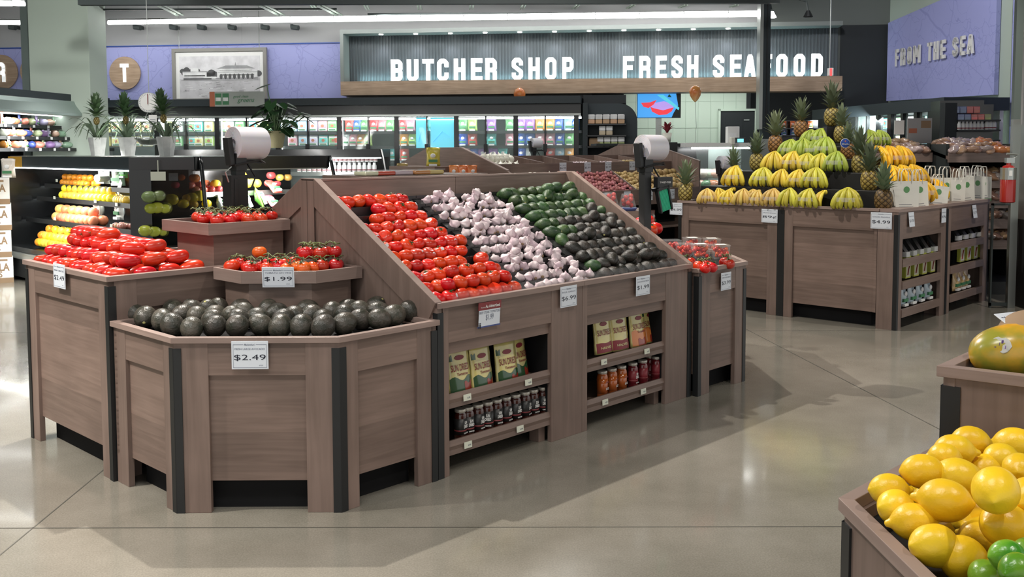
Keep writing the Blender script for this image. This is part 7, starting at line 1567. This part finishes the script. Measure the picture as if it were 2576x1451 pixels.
# snack end cap
a = at_y(2372, 248, 12.6); b = at_y(2502, 248, 12.6); q = at_y(2472, 262, 12.6)
o = thing('snack_end_cap', 'black end cap shelf of blue and red boxes and bottles under the map panel', 'shelf', Vector((a.x, 12.6, 0)), R(-6)); ww = b.x-a.x
mb = MB(); mb.box(0, ww*.82, .1, .6, 0, a.z-.02); mb.box(ww*.82, ww, .1, .6, 0, q.z-.0); mb.build('cap_back', 'case_black', o, rel=False); mb = MB(); mb.box(0, ww*.22, -.1, .1, 0, a.z-.06); mb.build('side_fin', 'navy_dark', o, rel=False)
zs_ = [at_y(2440, y, 12.6).z for y in (302, 327, 352)]
for z in zs_: mb = MB(); mb.box(ww*.22, ww, -.15, .1, z-.02, z); mb.build('shelf_board', 'black', o, rel=False)
def capbox(px, py0, py1, w, c, lab):
    p = at_y(px, py1, 12.5); h = at_y(px, py0, 12.5).z - p.z; t = thing('snack_carton', lab, 'carton', p, R(-6), 'cartons on the end cap'); mb = MB(); mb.box(0, w, 0, .1, 0, h); c_ = mb.build('carton_body', 'pack', t, rel=False, bevel=.006); c_.color = (*c, 1); mb = MB(); mb.box(w*.1, w*.9, -.003, 0, h*.1, h*.5); c_ = mb.build('picture', 'bread', t, rel=False); c_.color = (min(1, c[0]*1.4), c[1]*1.5, c[2]*1.2, 1)
for i in range(4): capbox(2398 + i*17, 268, 285, .083, ((.10, .14, .30), (.10, .14, .30), (.45, .06, .05), (.45, .06, .05))[i], f'{("blue", "blue", "red", "red")[i]} carton in the upper row of the end cap, {nth(i)} from the left')
for i in range(5): capbox(2409 + i*17, 287, 303, .083, ((.12, .16, .32), (.12, .16, .32), (.50, .08, .06), (.50, .08, .06), (.20, .22, .06))[i], f'{("blue", "blue", "red", "red", "green")[i]} carton in the lower row of the end cap, {nth(i)} from the left')
for i in range(7): p = at_y(2411 + i*9.5, 327, 12.5); place(PBOT, Vector((p.x, p.y-.02, zs_[1])), 0, .8, f'small white bottle on the end cap, {nth(i)} from the left', 'white bottles on the end cap')
for i in range(3): p = at_y(2480 + i*9, 327, 12.5); o2 = place(PBOT, Vector((p.x, p.y-.02, zs_[1])), 0, .95, f'red bottle on the end cap, {nth(i)} from the left', 'red bottles on the end cap'); o2.name = 'red_bottle'
# bread tables
LOAF = MB(); LOAF.ball((0, 0, .04), .13, .062, .045, n=18, m=12)
for v_ in LOAF.v: v_ *= 1 + .14*noise.noise(v_*26 + Vector((9, 0, 0))); v_.z *= 1 + .12*math.sin(v_.x*70)
LOAF = LOAF.build('bagged_bread', 'bread_bag', smooth=True); mb = MB(); mb.leafy((.12, 0, .04), (.19, 0, .05), .05, .1); mb.build('bag_end', 'film_clear', LOAF, rel=False); LOAF = freeze(tag(LOAF, 'x', 'bread'))
def bread_table(px0, px1, py, Y, z_list, lab, idx, n):
    a = at_y(px0, py, Y); b = at_y(px1, py, Y); o = thing('bread_table', lab, 'bread display', Vector((a.x, Y, 0)), 0); ww = b.x-a.x; zt = a.z
    for q, z in enumerate(z_list):
        e = .10*q
        mb = MB(); mb.add([(0, -e, z-.06), (ww, -e, z-.06), (ww, .75, z+.06), (0, .75, z+.06), (0, -e, z-.02), (ww, -e, z-.02), (ww, .75, z+.10), (0, .75, z+.10)], [(0, 3, 2, 1), (4, 5, 6, 7), (0, 1, 5, 4), (1, 2, 6, 5), (2, 3, 7, 6), (3, 0, 4, 7)]); mb.build('sloping_shelf', 'wood_v', o, rel=False)
        mb = MB(); mb.box(0, ww, -e-.02, -e, z-.09, z+.02); mb.build('shelf_front', 'wood_rim', o, rel=False)
    mb = MB(); mb.box(0, .04, .05, .7, 0, zt); mb.box(ww-.04, ww, .05, .7, 0, zt); mb.build('side_frame', 'girder', o, rel=False)
    mb = MB(); mb.box(.04, ww-.04, .60, .72, 0, zt-.05); mb.build('back_panel', 'black_matte', o, rel=False)
    mb = MB(); mb.box(-.02, ww+.02, -.1*len(z_list), .75, 0, .14); mb.build('foot', 'black', o, rel=False)
    rr = random.Random(idx)
    for q, z in enumerate(z_list):
        for j in range(3 if q == 0 else 2):
            for i in range(n):
                c = ((.55, .42, .40), (.48, .30, .20), (.60, .40, .25))[rr.randrange(3)] if q == 0 else ((.22, .13, .09), (.30, .18, .10), (.34, .30, .28))[rr.randrange(3)]
                if q == 0 and idx == 2 and i > n-3: c = (.75, .30, .10)
                p = Vector((a.x + .06 + (ww-.12)*(i+.5)/n, Y + .05 - .1*q + j*.22, z + .01 + j*.045)); place(LOAF, p, (rr.uniform(-.3, .3), rr.uniform(-.3, .3), R(90) + rr.uniform(-.7, .7)), rr.uniform(.9, 1.1), f'bagged bread, {("left", "left", "right")[idx]} table, {RN[q]} shelf, {("front", "middle", "back")[j]} row, {nth(i)} from left', 'bagged breads on the bread tables', c)
bread_table(2200, 2345, 362, 11.4, [1.53, 1.26, 1.02], 'wooden bread table behind the banana pyramid, left of the gap', 1, 7)
bread_table(2385, 2556, 362, 11.0, [1.53, 1.24, 1.02, .80, .58], 'wooden bread table with five shelves at the right edge', 2, 8)
a = at_y(2283, 340, 11.9); b = at_y(2345, 297, 11.9); o = thing('bakery_sign', 'grey sign with bread pictures standing on the left bread table', 'sign', a, 0); ww, hh = b.x-a.x, b.z-a.z
mb = MB(); mb.box(0, ww, 0, .02, -.1, hh); mb.build('sign_board', 'photo_mid' if 0 else 'wall_grey', o, rel=False); mb = MB(); mb.box(ww*.05, ww*.38, -.004, 0, hh*.12, hh*.40); mb.build('picture', 'sign_orange', o, rel=False); mb = MB(); mb.box(ww*.55, ww*.95, -.004, 0, hh*.42, hh*.85); mb.build('picture', 'kraft', o, rel=False)
a = at_y(2262, 338, 11.8); o = MB(); o.box(-.06, .06, 0, .01, 0, .17); o = o.build('sign_card', 'white'); o.location = a; tag(o, 'small white card left of the grey bakery sign', 'sign')
# ---- steel posts, extinguisher and column at the right edge
a = at_y(2548, 300, 9.6); q = at_y(2558, 655, 9.6)
o = thing('steel_guard', 'square steel guard post with a low rail at the right edge', 'guard post', Vector((at_y(2540, 600, 9.6).x, 9.6, 0)), 0)
mb = MB(); mb.box(0, .075, 0, .05, 0, at_y(2550, 305, 9.6).z+.02); mb.build('post', 'steel', o, rel=False)
mb = MB(); zz_ = at_y(2520, 512, 9.6).z; mb.box(-.17, 0, .02, .05, zz_-.02, zz_); mb.box(-.17, -.155, .02, .05, 0.0, zz_); mb.box(-.17, 0, .02, .05, .02, .05); mb.build('rail_frame', 'girder', o, rel=False)
mb = MB(); mb.box(.0, .07, .0, .05, at_y(2550, 305, 9.6).z+.02, 5.2); mb.build('upper_post', 'column_grey', o, rel=False)
p = at_y(2536, 450, 9.45); o = thing('fire_extinguisher', 'red fire extinguisher with a steel label on the post at the right edge', 'fire extinguisher', Vector((p.x, p.y, at_y(2536, 510, 9.45).z)), 0); hh = at_y(2536, 415, 9.45).z - o.location.z
mb = MB(); mb.lathe([(.055, 0), (.07, .01), (.072, hh-.05), (.05, hh-.01), (.02, hh), (.02, hh+.02)], 18); mb.build('cylinder', 'red_gloss', o, rel=False, smooth=True, ang=50)
mb = MB(); mb.lathe([(.0735, hh*.62), (.0735, hh*.93)], 18); mb.build('label', 'steel', o, rel=False); mb = MB(); mb.box(-.03, .05, -.02, .02, hh+.02, hh+.07); mb.tube([(.03, 0, hh+.05), (.09, 0, hh+.10), (-.02, 0, hh+.11)], .012, 6); mb.build('valve', 'steel', o, rel=False); mb = MB(); mb.box(-.03, .0, -.078, -.073, hh*.72, hh*.86); mb.build('white_label', 'white', o, rel=False)
a = at_y(2558, 300, 9.8); mb = MB(); mb.box(a.x, a.x+.6, 9.2, 9.8, at_y(2561, 310, 9.2).z, 5.2); struct(mb, 'trim_14', 'wall_grey')
mb = MB(); mb.box(a.x, a.x+.6, 9.2, 9.8, at_y(2565, 560, 9.2).z, at_y(2561, 310, 9.2).z); struct(mb, 'trim_15', 'steel'); mb = MB(); mb.box(a.x, a.x+.6, 9.21, 9.8, 0, at_y(2565, 560, 9.2).z); struct(mb, 'trim_16', 'black')
p = at_y(1816, 410, 11.6); o = roll_stand('small black bag roll stand just left of the banana pyramid', Vector((p.x, p.y, 0)), p.z, .085, .17, R(25))
p = at_y(1342, 360, 15.0); o = roll_stand('small distant bag roll stand in front of the back cooler', Vector((p.x, p.y, 0)), p.z, .080, .15, R(25))
# ceiling spotlights whose glow shows in the polished floor
for k, (px, py, rr_) in enumerate(((1912, 1105, .06), (1905, 1215, .12), (1885, 1260, .12), (1940, 1180, .05))):
    f_ = at_z(px, py, 0); d_ = f_ - EYEV; d_.z = -d_.z; q = f_ + d_*(4.7/d_.z); o = thing('ceiling_spotlight', f'round ceiling spotlight reflected in the polished floor, {nth(k)} of four', 'spotlight', q, 0, 'ceiling spotlights over the aisle')
    mb = MB(); mb.lathe([(rr_, 0), (rr_*.9, .004)], 16); mb.build('lens', 'tube_light', o, rel=False); mb = MB(); mb.lathe([(rr_*1.05, .005), (rr_*1.1, .12), (.03, .14), (.02, .5)], 16); mb.build('lamp_housing', 'black', o, rel=False)
# ================================================================== citrus bins in the right foreground
def wunit(name, label, pts, zt, floor_z, guards):   # pts in world x,y
    o = thing(name, label, 'produce bin', Vector((sum(p[0] for p in pts)/len(pts), sum(p[1] for p in pts)/len(pts), 0))); n = len(pts)
    rim_sides(pts, zt-.03, zt, 'rim', 'wood_rim', o)
    for i in range(n):
        p, q = Vector(pts[i]), Vector(pts[(i+1) % n]); T = Matrix.Translation((p.x, p.y, 0)) @ Matrix.Rotation(math.atan2(q.y-p.y, q.x-p.x), 4, 'Z'); L_ = (q-p).length
        mb = MB(); mb.T = T; mb.box(0, L_, 0, .03, .1, zt-.03); mb.build('panel', 'wood_v', o)
        if i in guards: mb = MB(); mb.T = T; mb.box(-.003, .045, -.006, 0, 0, zt-.055); mb.build('corner_guard', 'black', o)
        if (i+1) % n in guards: mb = MB(); mb.T = T; mb.box(L_-.045, L_+.003, -.006, 0, 0, zt-.055); mb.build('corner_guard', 'black', o)
    c = Vector((o.location.x, o.location.y)); mb = MB(); mb.prism([c + (Vector(p)-c)*.96 for p in pts], floor_z-.02, floor_z); mb.build('bin_floor', 'black_matte', o)
    mb = MB(); mb.prism([c + (Vector(p)-c)*.85 for p in pts], 0, .3); mb.build('plinth', 'black_matte', o); return o
LP = [(.781, 2.219), (.799, 1.62), (1.45, 1.0), (2.2, 1.75), (1.185, 2.62)]
wunit('citrus_bin', 'wooden bin heaped with lemons and limes at the lower right', [LP[0], LP[1], LP[2], LP[3], LP[4]], .78, .72, (0,))
MP = [(1.195, 2.64), (1.72, 2.26), (2.6, 3.1), (2.1, 3.6)]
wunit('mango_bin', 'higher wooden bin with a big mango behind the lemons', [MP[0], MP[1], MP[2], MP[3]], 1.0, .95, (0,))
def lemon_mb(L_, r, nip):
    mb = MB(); prof = []; m = 18
    for x, q in ((-1.03, .02), (-1.0, .12), (-.94, .22), (-.86, .42), (-.7, .67), (-.45, .89), (-.15, .99), (.15, 1.0), (.42, .90), (.64, .72), (.79, .50), (.87, .34), (.94, .24), (1.02+nip, .17), (1.06+nip, .10), (1.07+nip, .02)): prof.append((r*q, x*L_/2*.94))
    mb.lathe(prof, 24)
    for v in mb.v: v *= 1 + .035*noise.noise(v*38) + .012*noise.noise(v*110)
    T = Matrix.Rotation(math.pi/2, 4, 'Y'); mb.v = [T @ v for v in mb.v]; return mb
LEM = [freeze(tag(lemon_mb(*a).build('lemon', 'lemon', smooth=True, sub=1), 'x', 'lemon')) for a in ((.108, .040, .10), (.098, .041, .05), (.118, .043, .08))]
mb = MB(); mb.lathe([(.003, .0), (.0045, .002), (.003, .004)], 8); 
LIM = [freeze(tag(lemon_mb(.074, .030, .0).build('lime', 'lime', smooth=True, sub=1), 'x', 'lime'))]
LM = [(2237, 1232, 54, 0, .875), (2254, 1276, 56, 15, .855), (2298, 1312, 54, 170, .85), (2352, 1372, 64, 10, .84), (2422, 1405, 66, 185, .82), (2322, 1186, 54, -10, .91), (2376, 1258, 78, 150, .90), (2448, 1290, 62, 60, .82), (2410, 1203, 62, 165, .90), (2505, 1233, 66, 60, .97), (2375, 1151, 50, 165, .92), (2402, 1133, 52, -15, .925), (2440, 1112, 58, 170, .92), (2520, 1156, 58, 10, .90), (2555, 1118, 60, -30, .88), (2530, 1320, 72, 20, .88), (2470, 1340, 50, 40, .80), (2565, 1180, 50, 60, .93), (2590, 1250, 60, 40, .92), (2600, 1340, 60, 0, .85), (2480, 1180, 50, 10, .88), (2350, 1230, 60, 40, .80), (2450, 1230, 60, 40, .82), (2420, 1330, 60, 0, .76), (2500, 1380, 60, 20, .78), (2330, 1290, 50, 20, .75), (2400, 1180, 50, 20, .80), (2480, 1110, 40, 0, .82), (2310, 1250, 50, 90, .76)]
for k, (px, py, s, an, z) in enumerate(LM):
    p = at_z(px, py, z - .045); p.z -= 0
    place(LEM[k % 3], p, (rnd.random()*6, R(rnd.uniform(-12, 12)), R(an)), min(1.15, max(.85, s/58)), f'yellow lemon in the heap at the lower right, {nth(k)} counted from the left corner', 'lemons heaped in the citrus bin')
for k in range(36):
    i_, j_ = k % 6, k//6; x_, y_ = 1.00 + i_*.10 + (j_ % 2)*.03, 2.25 - j_*.115; z_ = .765
    if y_ > 2.19 + (x_-.78)*.9 or x_ > 1.62 or y_ > 2.55 - (x_-1.0)*.8: continue
    place(LEM[k % 3], Vector((x_, y_, z_ + (.055 if (i_ > 1 and j_ > 0) else 0))), (k, R(5), R(40*k)), .95, f'lower layer lemon in the citrus bin, back row number {j_+1}, {nth(i_)} from left', 'lemons heaped in the citrus bin')
for k, (px, py, z) in enumerate(((2535, 1400, .84), (2560, 1435, .85), (2478, 1448, .78), (2590, 1395, .84))):
    place(LIM[0], at_z(px, py, z), (rnd.random()*6, 0, R(30*k)), 1.05, ('dark green lime nearest the lemons', 'light green lime at the very bottom right', 'wrinkled dark lime at the bottom picture edge', 'lime cut by the right picture edge')[k], None)
mb = MB(); prof = [(.10*math.sin(math.pi*min(max(i/16, .02), .98))**.8*(1-.10*math.cos(math.pi*i/16)), -.135*math.cos(math.pi*i/16)) for i in range(17)]; mb.lathe(prof, 26); T = Matrix.Rotation(math.pi/2, 4, 'Y'); mb.v = [T @ (v*(1+.02*noise.noise(v*12))) for v in mb.v]
o = mb.build('mango', 'mango', smooth=True); o.location = at_z(2542, 886, 1.025); o.rotation_euler = (.3, R(-8), R(-18)); o.scale = (.80, .80, .80); tag(o, 'big green and orange mango with a purple and white sticker on the higher bin', 'mango')
MNG = o
d_s = (o.rotation_euler.to_matrix().inverted() @ Vector((-.62, -.66, .42))).normalized()
mb = MB(); mb.T = Matrix.Translation(Vector((d_s.x*.118, d_s.y*.093, d_s.z*.093))) @ d_s.to_track_quat('Z', 'Y').to_matrix().to_4x4()
mb.lathe([(.026, -.006), (.026, .002), (.001, .004)], 16, fn=lambda r, z, a: (r*(1.0 + .35*abs(math.cos(a)) + .06*math.cos(6*a)), z))
for a_9 in range(4): mb.box(.004*(a_9 % 2) - .018 + .010*a_9, -.012 + .010*a_9, -.012 + .009*(a_9 % 3), -.001 + .009*(a_9 % 3), .003, .0052, 1); mb.build('sticker', ['white', 'screen_pink'], o, rel=False) if 0 else mb.build('sticker', ['white', 'purple'], o, rel=False)
o = MB(); o.ball((0, 0, 0), .09, .09, .08, n=20, m=12); o = o.build('papaya', 'kraft', smooth=True); o.location = at_z(2592, 850, 1.06); tag(o, 'reddish brown fruit behind the mango, cut by the right picture edge', 'fruit')
o = card(0, at_y(2556, 806, 2.75), 'edge of a white price card above the mango at the right picture edge', '$2.99', 'MANGO', .11, .07, R(25), tilt=-62, small=True)
# ------------------------------------------------------------------ drop the prototypes that were never placed
for o in list(bpy.data.objects):
    if o.parent is None and o.get('label') == 'x':
        for c in list(KIDS.get(o.name, [])):
            for g in KIDS.get(c.name, []): bpy.data.objects.remove(g)
            bpy.data.objects.remove(c)
        bpy.data.objects.remove(o)
